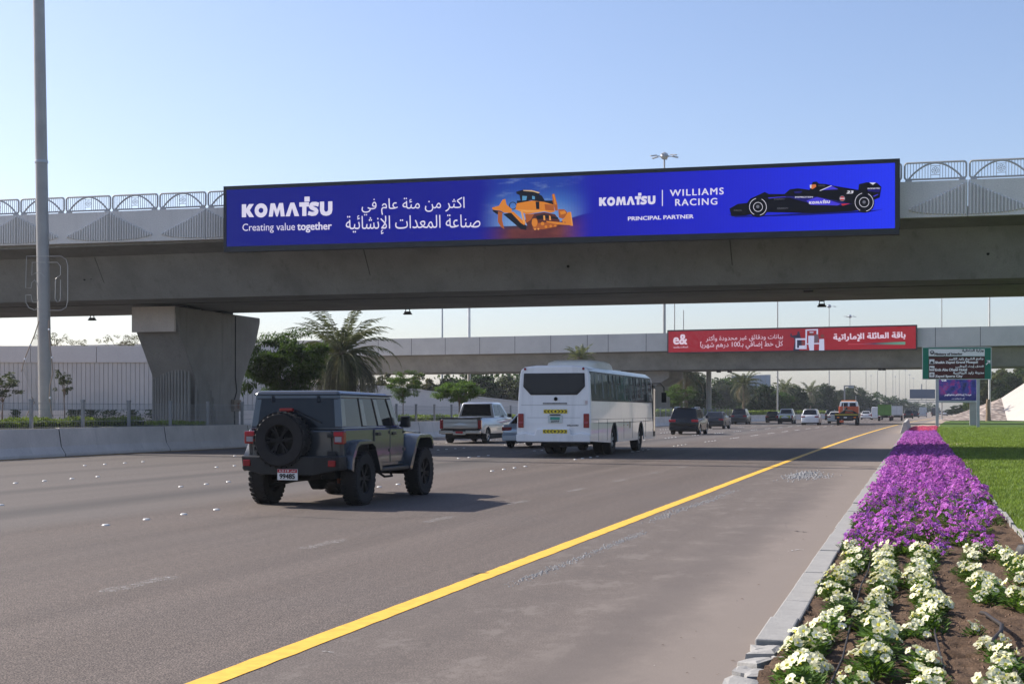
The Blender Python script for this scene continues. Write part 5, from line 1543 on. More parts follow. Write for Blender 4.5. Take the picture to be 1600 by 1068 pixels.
MB().add([(-.10, -.032, 1.22), (.22, -.032, 1.22), (.22, -.032, 1.31), (-.10, -.032, 1.31)], [(0, 1, 2, 3)]).build('plate_band', M('plate_green', (.05, .30, .22), .4, var=0), npl, fix=False)
lettering('2777', PLTXT, npl, (-.08, 1.13, 1.20, .20, 1.13, 1.20), -.034, .03)
MB().box(-.12, .24, -.05, .0, 1.365, 1.40).build('plate_lamp', BLK, bus)
lettering('FALCON', SK, bus, (.46, 1.015, 1.06, .84, 1.015, 1.06), -.004, .05, shear=.2)
MB().add([(1.0, -.0 + ry_(1.75) - .006, 1.69), (1.14, ry_(1.75) - .006, 1.69), (1.14, ry_(1.75) - .006, 1.87), (1.0, ry_(1.75) - .006, 1.87)], [(0, 1, 2, 3)]).build('sticker', PLATE, bus, fix=False)
MB().box(1.05, 1.13, ry_(1.75) - .009, ry_(1.75) - .007, 1.74, 1.76).box(1.05, 1.13, ry_(1.75) - .009, ry_(1.75) - .007, 1.80, 1.82).build('sticker_print', REDL, bus)
# side windows: one black band, panes proud of it
def tumble(z): return hw - (.07 * max(0, min(1, (z - 1.9) / .82)) + .0)
for s in (1, -1):
    z0, z1 = 1.83, 2.80
    x0, x1 = s * (tumble(z0) - .018), s * (tumble(z1) - .018)
    yA, yB = .22, BL - .55
    MB().add([(x0 + s * .006, yA, z0), (x0 + s * .006, yB, z0), (x1 + s * .010, yB - .2, z1), (x1 + s * .010, yA, z1), (x0 - s * .06, yA, z0), (x0 - s * .06, yB, z0), (x1 - s * .06, yB - .2, z1), (x1 - s * .06, yA, z1)],
             [(0, 1, 2, 3), (7, 6, 5, 4), (0, 4, 5, 1), (1, 5, 6, 2), (2, 6, 7, 3), (3, 7, 4, 0)]).build('window_band', BLK, bus)
    npn = 9
    for k in range(npn):
        a = yA + .04 + (yB - .1 - yA) * k / npn; b_ = yA + (yB - .1 - yA) * (k + 1) / npn - .02
        q = [(x0 + s * .014, a, z0 + .03), (x0 + s * .014, b_, z0 + .03), (x1 + s * .016, b_ - .01, z1 - .03), (x1 + s * .016, a, z1 - .03)]
        p = MB().add(q + [(c[0] - s * .02, c[1], c[2]) for c in q], [(0, 1, 2, 3), (7, 6, 5, 4), (0, 4, 5, 1), (1, 5, 6, 2), (2, 6, 7, 3), (3, 7, 4, 0)]).build('side_window', M('bus_side_glass', (.10, .115, .12), .05, var=.0, spec=1.0), bus)
        rc_ = random.Random(k * 7 + (3 if s > 0 else 50))
        cu = MB()
        for j in range(rc_.choice((1, 2, 2, 3))):
            c0 = a + (b_ - a) * rc_.uniform(.05, .8); cw = rc_.uniform(.08, .26); zb_ = z0 + rc_.uniform(.05, .35)
            xx0 = s * (tumble(zb_) + .0005); xx1 = s * (tumble(z1 - .06) + .0025)
            cu.add([(xx0, c0, zb_), (xx0, min(b_ - .03, c0 + cw), zb_), (xx1, min(b_ - .03, c0 + cw * .9), z1 - .06), (xx1, c0, z1 - .06)], [(0, 1, 2, 3)])
        cu.build('pale_pane_strip', M('pale_pane_strip', (.26, .29, .28), .8, var=.3, scale=6), p, fix=False)  # pale upright strips of random width over each side pane
        if k in (2, 3, 5, 6, 7):
            f = MB(); zz = z1 - .34
            for (u0, w0, u1, w1) in ((a + .35, zz, b_ - .05, zz), (a + .35, zz, a + .35, z1 - .05), (b_ - .05, zz, b_ - .05, z1 - .05)):
                f.bar((s * (tumble(w0) + .004), u0, w0), (s * (tumble(w1) + .004), u1, w1), .03)
            f.build('sliding_vent', BLK, p)
MB().box(hw - .02, hw + .012, BL - .50, BL - .08, .50, 2.55).build('passenger_door', BLK, bus)
MB().add([(hw + .014, BL - .46, .7), (hw + .014, BL - .12, .7), (hw + .014, BL - .12, 2.4), (hw + .014, BL - .46, 2.4)], [(0, 1, 2, 3)]).build('door_pane', GLASS, bus, fix=False)
MB().box(-hw + .1, hw - .1, BL - .02, BL + .02, 1.2, 2.6).build('windscreen', GLASS, bus)
ln = MB().box(hw - .01, hw + .006, .05, BL - .6, 1.225, 1.237)
for yy in (1.2, 2.6, 5.4, 7.0, 9.6): ln.box(hw - .01, hw + .006, yy, yy + .012, .5, 1.22)
ln.build('side_seam', SEAM, bus)
for yy in (5.4, 6.1): MB().lathe([(.03, 0), (.028, .012), (.005, .014)], (hw, yy, 1.0), 'x', 10).build('side_marker', REDL if yy < 5.8 else AMB, bus)
MB().add([(hw + .003, 6.35, .88), (hw + .003, 6.7, .88), (hw + .003, 6.7, 1.13), (hw + .003, 6.35, 1.13)], [(0, 1, 2, 3)]).build('side_sticker', M('faded_sticker', (.55, .50, .38), .5, var=.3, scale=20), bus, fix=False)
# roof: air conditioning pod
pod = MB(); vs = []; rows = [(2.2, .06, .60), (2.35, .20, .85), (2.8, .26, .95), (4.6, .27, .95), (5.2, .20, .88), (6.0, .06, .6)]
for y, hh, w in rows:
    vs += [(-w, y, BH - .02), (-w * .93, y, BH + hh * .75), (-w * .7, y, BH + hh), (w * .7, y, BH + hh), (w * .93, y, BH + hh * .75), (w, y, BH - .02)]
fs = []
for j in range(len(rows) - 1):
    for i in range(5): fs.append((j * 6 + i, j * 6 + i + 1, (j + 1) * 6 + i + 1, (j + 1) * 6 + i))
fs += [tuple(range(6)), tuple(reversed(range(30, 36)))]
CREAM = M('pod_cream', (.82, .78, .68), .45, var=.08)
ac = pod.add(vs, fs).build('air_conditioner', CREAM, bus, 50)
MB().box(-.5, .5, 2.75, 4.7, BH + .255, BH + .29).build('grille', M('pod_tan', (.38, .33, .27), .6, var=.1), ac)
MB().box(-.45, .45, 7.8, 8.8, BH + .0, BH + .08).build('roof_hatch', CREAM, bus, bevel=.03)
# underside, axles, wheels, mirror
MB().box(-hw + .15, hw - .15, .25, BL - .2, .55, 1.05).box(-.5, .5, .3, 9, .34, .6).box(-.45, .1, .5, 1.4, .30, .6).build('chassis', DARK, bus)
MB().tube([(-.9, RB, RR), (.9, RB, RR)], .09, 8).lathe([(.08, -.22), (.24, -.12), (.24, .12), (.08, .22)], (0, RB, RR), 'x', 14).build('axle', DARK, bus)
ms = wheel_meshes(RR, .30, STEEL, 6, rimr=.56)
for s in (-1, 1):
    add_wheel(bus, ms, s * (hw - .20), RB, RR, s > 0)
    add_wheel(bus, ms, s * (hw - .53), RB, RR, s > 0)
    add_wheel(bus, ms, s * (hw - .20), RB + 4.95, RR, s > 0)
    MB().box(min(s * (hw - .6), s * (hw - .06)), max(s * (hw - .6), s * (hw - .06)), RB - .6, RB + .6, .95, 1.1).build('wheel_housing', DARK, bus)
mr = MB().tube([(hw - .1, BL - .3, 2.6), (hw + .22, BL - .1, 2.62), (hw + .34, BL + .1, 2.45), (hw + .34, BL + .1, 2.2)], .022, 6).build('mirror_arm', BLK, bus)
MB().box(hw + .24, hw + .44, BL + .05, BL + .12, 1.85, 2.25).build('mirror', BLK, mr, bevel=.02)

# ------------------------------------------------------------------ dark off-roader
JX, JY = -9.43, 21.25             # under the rear axle
jp = thing('off_road_car', 'lifted dark grey four door off-roader with a spare wheel on its tailgate', 'car', (JX, JY, 0), 0, 'vehicles on the highway')
JG = M('gunmetal_paint', (.070, .080, .090), .22, .45, var=.06, scale=1.5, coat=.6, spec=.5, bump=.35, bscale=2.2)
JP_ = M('satin_black', (.020, .022, .024), .42, var=.08)
R = .425
WBJ = 2.88
ms = wheel_meshes(R, .27, M('black_rim', (.004, .004, .004), .6, 0, var=0), 6, knob=True, rimr=.58)
for s in (-1, 1):
    for yy in (0, WBJ): add_wheel(jp, ms, s * .795, yy, R, s > 0)
Y0 = -.66                          # rear face of the tub
SILL = .66; BELT = 1.215
# tub: side outline with open wheel wells, hood narrower at the front
def jside(x0, x1):
    o = [(Y0 + .03, SILL + .02), (Y0, BELT - .04), (Y0 + .04, BELT), (2.02, BELT), (2.05, SILL - .08), (.66, SILL - .08)]
    o += [(.56, .78), (.36, .93), (-.36, .93), (-.54, .80), (-.6, SILL + .02)]
    return o
for s in (-1, 1):
    MB().prism(jside(0, 0), s * .815, s * .74, 'x').build('side_panel', JG, jp, bevel=.02)
MB().box(-.75, .75, Y0 + .01, Y0 + .10, SILL, BELT - .01).build('tub_rear', JG, jp, bevel=.02)
MB().box(-.74, .74, Y0 + .1, 2.0, .60, .95).build('floor_pan', DARK, jp)
tg = MB().box(-.60, .62, Y0 - .03, Y0 + .02, SILL + .05, BELT - .02).build('tailgate', JG, jp, bevel=.015)
for z in (.84, 1.12): MB().box(.56, .70, Y0 - .055, Y0 - .02, z - .035, z + .035).build('hinge', JP_, tg, bevel=.008)
MB().box(-.56, -.46, Y0 - .05, Y0 - .02, 1.0, 1.06).build('tailgate_handle', JP_, tg)
# hood, cowl, grille
hv = [(-.72, 1.90, 1.20), (.72, 1.90, 1.20), (.60, 3.36, 1.13), (-.60, 3.36, 1.13), (-.74, 1.90, .70), (.74, 1.90, .70), (.62, 3.42, .70), (-.62, 3.42, .70)]
MB().add(hv, [(0, 3, 2, 1), (4, 5, 6, 7), (0, 1, 5, 4), (1, 2, 6, 5), (2, 3, 7, 6), (3, 0, 4, 7)]).build('hood', JG, jp, bevel=.03)
MB().box(-.62, .62, 3.36, 3.48, .62, 1.12).build('grille', JG, jp, bevel=.02)
for s in (-1, 1): MB().lathe([(.10, 0), (.10, .04), (.02, .05)], (s * .45, 3.46, .93), 'y', 16).build('headlight', CLR, jp)
MB().box(-.70, .70, 3.48, 3.68, .50, .70).build('front_bumper', JP_, jp, bevel=.03)
# cabin with hard top
h = house((Y0 + .02, 1.93, .785, BELT), (Y0 + .08, 1.60, .72, 1.76))
B, T = h['B'], h['T']
# pillars and rails instead of a solid box, so that the glass sits in frames
def lerp(q, u, v): a, b_, c, d = q; return (a * (1 - u) + b_ * u) * (1 - v) + (d * (1 - u) + c * u) * v
fr_ = MB()
def frame_face(mb, q, cells, v0, v1, th=.05):
    """face minus window cells: horizontal rails and vertical posts"""
    a, b_, c, d = q
    nrm = (b_ - a).cross(d - a).normalized()
    def slab(u0, u1, w0, w1):
        p = [lerp(q, u0, w0), lerp(q, u1, w0), lerp(q, u1, w1), lerp(q, u0, w1)]
        mb.add([x for x in p] + [x - nrm * th for x in p], [(0, 1, 2, 3), (7, 6, 5, 4), (0, 4, 5, 1), (1, 5, 6, 2), (2, 6, 7, 3), (3, 7, 4, 0)])
    slab(0, 1, 0, v0); slab(0, 1, v1, 1)
    e = [0] + [x for cc in cells for x in cc] + [1]
    for i in range(0, len(e), 2): slab(e[i], e[i + 1], v0, v1)
cells = [(.075, .345), (.42, .615), (.69, .90)]
frame_face(fr_, h['right'], cells, .07, .90)
frame_face(fr_, h['left'], [(1 - b_, 1 - a) for a, b_ in reversed(cells)], .07, .90)
fr_.build('cabin_frame', JG, jp, bevel=.012)
rr_ = MB(); frame_face(rr_, h['rear'], [(.085, .915)], .06, .88); rr_.build('rear_frame', JG, jp, bevel=.012)
ff_ = MB(); frame_face(ff_, h['front'], [(.06, .94)], .08, .92); ff_.build('windscreen_frame', JG, jp, bevel=.012)
TINT = bpy.data.materials.new('see_through_tint'); nt, N, L, b = nodes(TINT)
b.inputs['Base Color'].default_value = (.02, .022, .025, 1); b.inputs['Roughness'].default_value = .03; b.inputs['Alpha'].default_value = .90; b.inputs['Specular IOR Level'].default_value = .5
for side in ('right', 'left'):
    for a, b_ in (cells if side == 'right' else [(1 - y_, 1 - x_) for x_, y_ in reversed(cells)]):
        on_face(h[side], a - .004, .06, b_ + .004, .91, off=-.018, th=.024).build('side_window', TINT, jp)
JRG = M('rear_tint', (.010, .013, .018), .12, var=0, spec=.35)
on_face(h['rear'], .075, .05, .925, .885, off=.006, th=.012).build('rear_window', JRG, jp, bevel=.005)
on_face(h['front'], .06, .08, .94, .92, off=-.02, th=.026).build('windscreen', TINT, jp)
rf = [(-.74, Y0 + .04, 1.755), (.74, Y0 + .04, 1.755), (.73, 1.64, 1.745), (-.73, 1.64, 1.745), (-.68, Y0 + .09, 1.825), (.68, Y0 + .09, 1.825), (.66, 1.54, 1.80), (-.66, 1.54, 1.80)]
MB().add(rf, [(0, 3, 2, 1), (4, 5, 6, 7), (0, 1, 5, 4), (1, 2, 6, 5), (2, 3, 7, 6), (3, 0, 4, 7)]).build('hard_top', JG, jp, bevel=.03)
for s in (-1, 1): MB().tube([(s * .75, Y0 + .1, 1.765), (s * .745, 1.60, 1.755)], .013, 6).build('gutter', JP_, jp)
for x in (-.42, .36): MB().bar((x, Y0 + .075, 1.74), (x + .02, Y0 + .045, 1.64), .05, .02).build('glass_hinge', JP_, jp)
# seats visible through the glass
for x in (-.38, .38):
    MB().box(x - .24, x + .24, 1.0, 1.14, .95, 1.42).box(x - .12, x + .12, 1.02, 1.10, 1.45, 1.62).build('seat', DARK, jp, bevel=.04)
MB().box(-.62, .62, .02, .16, .95, 1.40).build('rear_seat', DARK, jp, bevel=.04)
# doors: seams, handles, mirrors
for s in (-1, 1):
    sx = s * .816
    for y0, y1 in ((.62, 1.30), (1.33, 1.98)):
        dd = MB().box(min(sx, sx + s * .022), max(sx, sx + s * .022), y0, y1, SILL - .02, BELT - .005).build('door', JG, jp, bevel=.012)
        MB().box(min(sx + s * .02, sx + s * .05), max(sx + s * .02, sx + s * .05), y0 + .06, y0 + .22, 1.10, 1.15).build('handle', JP_, dd, bevel=.008)
        for z in (.82, 1.12): MB().box(min(sx + s * .01, sx + s * .04), max(sx + s * .01, sx + s * .04), y1 - .03, y1 + .03, z, z + .05).build('hinge', JG, dd)
    mm = MB().box(min(s * .84, s * 1.0), max(s * .84, s * 1.0), 1.78, 1.90, 1.22, 1.42).box(min(s * .8, s * .9), max(s * .8, s * .9), 1.82, 1.88, 1.23, 1.28).build('wing_mirror', JP_, jp, bevel=.025)
# fender flares
def flare(yc, pts, x0, x1, name='fender_flare'):
    for s in (-1, 1):
        mb = MB(); vs = []; k = len(pts)
        inner = [(yc + (y) * .88, z - .055) for y, z in pts]
        for x in (x0, x1):
            vs += [(s * x, yc + y, z - (0.03 if x == x1 else 0)) for y, z in pts]
            vs += [(s * x, y, z - (0.02 if x == x1 else 0)) for y, z in inner]
        fs = []
        for i in range(k - 1):
            fs += [(i, i + 1, 2 * k + i + 1, 2 * k + i), (k + i, k + i + 1, 3 * k + i + 1, 3 * k + i), (2 * k + i, 2 * k + i + 1, 3 * k + i + 1, 3 * k + i), (i, i + 1, k + i + 1, k + i)]
        fs += [(0, k, 3 * k, 2 * k), (k - 1, 2 * k - 1, 4 * k - 1, 3 * k - 1)]
        mb.add(vs, fs).build(name, JG, jp, 40)
flare(0, [(-.62, .62), (-.58, .80), (-.42, 1.0), (-.30, 1.05), (.30, 1.05), (.44, 1.0), (.62, .74), (.70, .60)], .80, .94)
flare(WBJ, [(-.86, .56), (-.64, .86), (-.48, 1.06), (-.36, 1.11), (.20, 1.11), (.32, 1.07), (.40, .90)], .62, .94)
for s in (-1, 1):
    MB().box(min(s * .70, s * .92), max(s * .70, s * .92), .68, 2.05, .50, .57).build('side_step', JP_, jp, bevel=.02)
    MB().box(min(s * .5, s * .80), max(s * .5, s * .80), -.5, .5, .62, .98).build('wheel_well', DARK, jp)
# rear bumper with reflectors, lights, spare wheel, plate
rb_ = MB().add([(-.86, Y0 - .02, .80), (-.83, Y0 - .22, .80), (-.45, Y0 - .28, .80), (.45, Y0 - .28, .80), (.83, Y0 - .22, .80), (.86, Y0 - .02, .80), (.84, Y0 + .08, .80), (-.84, Y0 + .08, .80),
               (-.86, Y0 - .02, .60), (-.81, Y0 - .20, .58), (-.42, Y0 - .27, .50), (.42, Y0 - .27, .50), (.81, Y0 - .20, .58), (.86, Y0 - .02, .60), (.84, Y0 + .08, .58), (-.84, Y0 + .08, .58)],
              [tuple(range(8)), tuple(reversed(range(8, 16)))] + [(i, (i + 1) % 8, (i + 1) % 8 + 8, i + 8) for i in range(8)]).build('rear_bumper', JP_, jp, bevel=.02)
for s in (-1, 1): MB().box(s * .72 - .06, s * .72 + .06, Y0 - .262, Y0 - .22, .64, .74).build('reflector', REDL, rb_, bevel=.01, rot=None)
for s in (-1, 1):
    tl = MB().box(s * .765 - .088, s * .765 + .088, Y0 - .07, Y0 + .03, .985, 1.185).build('tail_light', REDL, jp, bevel=.015)
    MB().box(s * .755 - .055, s * .755 + .055, Y0 - .078, Y0 - .065, 1.02, 1.10).build('reversing_lens', M('lens_grey', (.30, .28, .30), .3, var=0), tl)
    MB().box(s * .755 - .075, s * .755 + .075, Y0 - .078, Y0 - .065, 1.12, 1.17).build('brake_lens', REDG, tl)
sp_ = link('spare_wheel', ms[0], jp, (-.13, Y0 - .20, 1.05), (0, 0, -pi / 2))
link('rim', ms[1], sp_); link('spokes', ms[2], sp_)
MB().box(-.25, .0, Y0 - .1, Y0, .95, 1.15).build('spare_carrier', DARK, jp)
MB().box(-.22, .0, Y0 - .12, Y0 - .05, 1.50, 1.545).bar((-.11, Y0 - .06, 1.3), (-.11, Y0 - .03, 1.5), .05).build('high_brake_light', REDL, jp, bevel=.008)
MB().bar((.02, Y0 + .0, 1.50), (.44, Y0 + .0, 1.32), .022, .015).build('wiper', BLK, jp)
pl = MB().box(-.17, .17, Y0 - .30, Y0 - .28, .43, .60).build('number_plate', PLATE, jp, bevel=.004)
MB().box(-.165, .165, Y0 - .303, Y0 - .30, .545, .597).build('plate_band', REDG, pl)
lettering('19', PLATE, pl, (-.03, .555, .588, .03, .555, .588), Y0 - .306, .02)
lettering(arabic('أبوظبي'), PLATE, pl, (.05, .553, .59, .14, .553, .59), Y0 - .306, .02)
lettering('A.D', PLATE, pl, (-.14, .557, .585, -.05, .557, .585), Y0 - .306, .02)
lettering('99485', PLTXT, pl, (-.13, .45, .53, .13, .45, .53), Y0 - .304, .03)
# underneath: axle, differential, exhaust, shocks, tow hook
MB().tube([(-.7, 0, R), (.7, 0, R)], .05, 8).lathe([(.06, -.16), (.17, -.08), (.17, .08), (.06, .16)], (.1, 0, R - .02), 'x', 14).build('rear_axle', DARK, jp)
MB().tube([(-.7, WBJ, R), (.7, WBJ, R)], .05, 8).build('front_axle', DARK, jp)
MB().tube([(-.65, -.2, .30), (-.2, -.3, .40), (.3, -.35, .46), (.45, -.6, .47)], .035, 8).box(.2, .62, -.55, -.3, .44, .6).build('exhaust', DARK, jp)
MB().box(-.45, -.38, -.5, 3.4, .52, .66).box(.38, .45, -.5, 3.4, .52, .66).box(-.35, .35, .6, 2.4, .42, .62).build('chassis', DARK, jp)
MB().bar((-.52, -.1, .35), (-.46, -.2, .9), .06).bar((.52, -.1, .35), (.46, -.2, .9), .06).build('shock_absorber', M('shock_red', (.16, .05, .03), .5, var=0), jp)
MB().tube([(.70, 1.1, .48), (.78, 1.2, .40), (.8, 1.5, .40), (.72, 1.6, .48)], .02, 6).build('step_bracket', DARK, jp)
# ------------------------------------------------------------------ foliage materials
def leafmat(name, col, trans=.4, var=.35, scale=1.3, rough=.6, tt=(1.3, 1.25, .7)):
    if name in MATS: return MATS[name]
    m = bpy.data.materials.new(name); nt, N, L, b = nodes(m)
    v = coords(nt)
    f = noise(nt, v, scale, 3, .6)
    c = ramp(nt, f, [(.3, tuple(x * (1 - var) for x in col)), (.7, tuple(min(1, x * (1 + var)) for x in col))])
    oi = N.new('ShaderNodeObjectInfo')
    k_ = smooth(nt, oi.outputs['Random'], 0, 1, .80, 1.15)
    hs = N.new('ShaderNodeHueSaturation'); L.new(c, hs.inputs['Color']); L.new(k_, hs.inputs['Value']); c = hs.outputs[0]
    L.new(c, b.inputs['Base Color']); b.inputs['Roughness'].default_value = rough; b.inputs['Specular IOR Level'].default_value = .25
    tr = N.new('ShaderNodeBsdfTranslucent')
    L.new(mix(nt, 1.0, c, tt, 'MULTIPLY'), tr.inputs['Color'])
    ms_ = N.new('ShaderNodeMixShader'); ms_.inputs[0].default_value = trans
    out = [n for n in N if n.type == 'OUTPUT_MATERIAL'][0]
    L.new(b.outputs[0], ms_.inputs[1]); L.new(tr.outputs[0], ms_.inputs[2]); L.new(ms_.outputs[0], out.inputs[0])
    MATS[name] = m
    return m
BARK = M('bark', (.14, .10, .075), .95, var=.3, scale=6, bump=.6, bscale=18)
LEAF_D = leafmat('leaf_dark', (.026, .052, .014))
LEAF_M = leafmat('leaf_mid', (.045, .088, .016))
LEAF_L = leafmat('leaf_light', (.085, .155, .025))
LEAF_G = leafmat('leaf_grey', (.055, .072, .038))
LEAF_O = leafmat('leaf_olive', (.075, .078, .036))
PALM_G = leafmat('palm_frond', (.105, .125, .065), .25, .3, 2)
PALM_B = leafmat('dry_frond', (.30, .26, .18), .2, .35, 2)
TRK = M('palm_trunk', (.19, .145, .10), .95, var=.3, scale=5, bump=.8, bscale=12)
def rvec(rnd):
    while True:
        v = Vector((rnd.uniform(-1, 1), rnd.uniform(-1, 1), rnd.uniform(-1, 1)))
        if .05 < v.length < 1: return v.normalized()
def crown_mesh(name, mat, rx, rz, nclump, nleaf, leaf, seed, fern=False, flat=.6, dens=.34, gap=.0):
    """leaves in clumps spread through an uneven crown; origin at the crown's middle"""
    rnd = random.Random(seed); vs = []; fs = []
    cl = []
    for i in range(nclump):
        d = rvec(rnd); d.z = d.z * .9 + .1
        k = rnd.uniform(.35, 1.0) ** .6
        lump = 1 + .22 * sin(3 * atan2(d.y, d.x) + seed) + .12 * sin(5 * d.z + seed * 2)
        cl.append((Vector((d.x * rx * k * lump, d.y * rx * k * lump, d.z * rz * k * lump)), rx * dens * rnd.uniform(.6, 1.2)))
    for c, r in cl:
        for j in range(nleaf):
            p = rvec(rnd) * r * rnd.uniform(.2, 1) ** .5; p.z *= flat
            p += c
            a = rvec(rnd); a.z *= .5; a.normalize()
            b_ = a.cross(rvec(rnd)).normalized()
            s = leaf * rnd.uniform(.6, 1.3)
            if fern:
                a = (a + Vector((p.x, p.y, -.2 * rx)).normalized() * .9).normalized(); b_ = a.cross(Vector((0, 0, 1)) + rvec(rnd) * .4).normalized()
                n = len(vs)
                vs += [p, p + a * s * 1.0 + b_ * s * .28, p + a * s * 2.2, p + a * s * 1.0 - b_ * s * .28]
            else:
                n = len(vs)
                vs += [p - a * s, p + b_ * s * .55, p + a * s, p - b_ * s * .55]
            fs.append((n, n + 1, n + 2, n + 3))
    mb = MB().add(vs, fs)
    return mb.mesh(name, mat, fix=False), cl
def trunk_mb(h, r, cl, cz, rnd, nb=9):
    mb = MB()
    wob = [(rnd.uniform(-.04, .04) * h * .4 * k / 4, rnd.uniform(-.04, .04) * h * .4 * k / 4, h * k / 4) for k in range(5)]
    mb.tube(wob, [r * (1.25 if k == 0 else 1 - .14 * k) for k in range(5)], 9)
    top_ = Vector(wob[-1])
    for c, _ in rnd.sample(cl, min(nb, len(cl))):
        e = Vector((c.x * .8, c.y * .8, c.z * .8 + cz))
        st = Vector(wob[3]).lerp(top_, rnd.random())
        mid = st.lerp(e, .5) + Vector((0, 0, .06 * h))
        mb.tube([st, mid, e], [r * .45, r * .28, r * .08], 5)
    return mb
CROWNS = {}
def tree(label, x, y, crown_r, crown_rz, cz, style, seed=0, group=None, rot=None, name='tree', z0=0.0, trunk=True):
    t = thing(name, label, 'tree', (x, y, z0), rot if rot is not None else random.random() * 6, group)
    key, base_r, base_rz = style
    me, cl = CROWNS[key]
    s = crown_r / base_r; sz = crown_rz / base_rz
    o = link('crown', me, t, (0, 0, cz)); o.scale = (s, s, sz)
    rnd = random.Random(seed + 5)
    c2 = [(Vector((c.x * s, c.y * s, c.z * sz)), r_) for c, r_ in cl]
    if trunk: trunk_mb(max(.6, cz - crown_rz * .55), max(.05, crown_r * .055), c2, cz, rnd).build('trunk', BARK, t, 50)
    return t
CROWNS['r1'] = crown_mesh('crown', leafmat('leaf_right', (.085, .105, .040)), 4, 3.4, 100, 120, .24, 19, dens=.27)
CROWNS['A'] = crown_mesh('crown', LEAF_L, 2.1, 1.8, 90, 120, .115, 3, fern=True, flat=.35, dens=.26)
CROWNS['Ad'] = crown_mesh('crown', LEAF_M, 2.1, 1.8, 140, 210, .115, 9, fern=True, flat=.35, dens=.27)
CROWNS['B'] = crown_mesh('crown', LEAF_L, 1.75, .95, 90, 110, .11, 4, fern=True, flat=.4, dens=.27)
CROWNS['small'] = crown_mesh('crown', LEAF_G, 1.0, 1.0, 26, 34, .10, 5, dens=.30)
CROWNS['sparse'] = crown_mesh('crown', LEAF_O, 2.4, 1.3, 30, 34, .10, 6, dens=.24)
CROWNS['d1'] = crown_mesh('crown', LEAF_D, 4, 3.4, 100, 120, .25, 11, dens=.27)
CROWNS['d2'] = crown_mesh('crown', LEAF_M, 4, 3.4, 100, 120, .24, 12, dens=.27)
CROWNS['g1'] = crown_mesh('crown', LEAF_G, 4, 3.4, 90, 110, .24, 13, dens=.26)
CROWNS['o1'] = crown_mesh('crown', LEAF_O, 4, 3.4, 80, 110, .22, 14, dens=.24)
CROWNS['f1'] = crown_mesh('crown', LEAF_D, 4, 3.4, 55, 40, .38, 15, dens=.3)
def TU(label, u, D, vtop, vbot, wpx, key, base, **k):
    """tree by its column, depth, top and bottom rows of the crown and crown width, all measured in the photograph"""
    x, y = W(u, D)
    zt = CAMH + (642 - vtop) * D / F; zb = max(.6, CAMH + (642 - vbot) * D / F)
    return tree(label, x, y, wpx / 2 * D / F, (zt - zb) / 2, (zt + zb) / 2, (key, *base), seed=int(u), **k)
TU('dense dark green feathery tree between the bridge pier and the big palm', 440, 71, 523, 640, 134, 'Ad', (2.1, 1.8), rot=0)
TU('light green feathery sapling partly behind the right edge of the big palm', 630, 86, 578, 628, 50, 'A', (2.1, 1.8), rot=1)
TU('small bright green spreading tree behind the silver pickup', 718, 98, 594, 630, 74, 'B', (1.75, .95), rot=2)
tb = TU('small green tree below the palm just right of the bus', 1062, 165, 600, 634, 42, 'A', (2.1, 1.8), rot=3)
TU('small dusty tree in front of the pale wall at the far left edge', 4, 92, 583, 622, 62, 'small', (1.0, 1.0))
TU('thin sapling in front of the pale wall just right of the thick mast', 101, 92, 580, 618, 27, 'small', (1.0, 1.0))
for u, vt, w, lb in ((84, 517, 52, 'sparse tree top above the pale wall, right behind the thick mast'), (123, 527, 34, 'thinnest tree top above the pale wall, between mast and pier'), (190, 519, 62, 'wider sparse tree top above the pale wall just left of the pier'), (40, 540, 24, 'lowest tree top peeping over the pale wall at the far left')):
    TU(lb, u, 118, vt, vt + 30, w, 'sparse', (2.4, 1.3))
for i, (u, vt, vb, w, D, key, lb) in enumerate((
        (600, 588, 645, 64, 150, 'o1', 'brownish green tree behind the big palm'),
        (655, 588, 645, 70, 160, 'o1', 'olive brown tree above the sloping pale wall'),
        (700, 590, 645, 60, 190, 'g1', 'grey green tree behind the small bright tree'),
        (742, 584, 645, 80, 200, 'd1', 'dark tree behind the white lamp mast'),
        (785, 585, 645, 80, 205, 'g1', 'dusty dark tree just left of the bus'),
        (850, 585, 645, 90, 205, 'd1', 'dark tree hidden behind the rear of the bus'),
        (1045, 592, 645, 40, 200, 'd2', 'mid green tree right of the bus and its mirror'),
        (1085, 590, 646, 62, 215, 'd1', 'dark rounded tree between the round column and the black car'),
        (1120, 592, 645, 46, 300, 'g1', 'pale hazy tree right of the round column'),
        (1140, 590, 645, 44, 310, 'd2', 'hazy tree behind the large middle palm'),
        (1190, 606, 648, 50, 250, 'd1', 'dark tree below the grey billboard'),
        (1215, 612, 648, 44, 262, 'd2', 'green tree left of the second palm'),
        (1243, 606, 648, 46, 280, 'd1', 'dark tree between the second and third palm'),
        (1285, 605, 648, 48, 330, 'd1', 'tree right of the third palm'),
        (1308, 608, 648, 44, 360, 'g1', 'hazy tree behind the orange truck, left one'),
        (1335, 608, 648, 44, 390, 'd1', 'hazy tree behind the orange truck, right one'),
        (1358, 614, 648, 40, 430, 'f1', 'distant tree above the white panel van'),
        (1380, 618, 648, 36, 470, 'f1', 'distant tree behind the green truck'),
        (1400, 622, 648, 34, 520, 'f1', 'distant tree behind the white box truck'),
        (1418, 627, 648, 30, 580, 'f1', 'distant tree left of the gantry sign'),
        (1438, 630, 648, 34, 640, 'f1', 'distant tree below the gantry sign'),
        (1455, 632, 648, 30, 700, 'f1', 'farthest hazy tree left of the green sign post'),
        (1500, 634, 656, 36, 330, 'd1', 'dark tree below the advertising panel left of its leg'),
        (1520, 622, 656, 30, 300, 'd2', 'dark green tree right of the advertising panel'))):
    TU(lb, u, D, vt, vb, w, key, (4, 3.4))
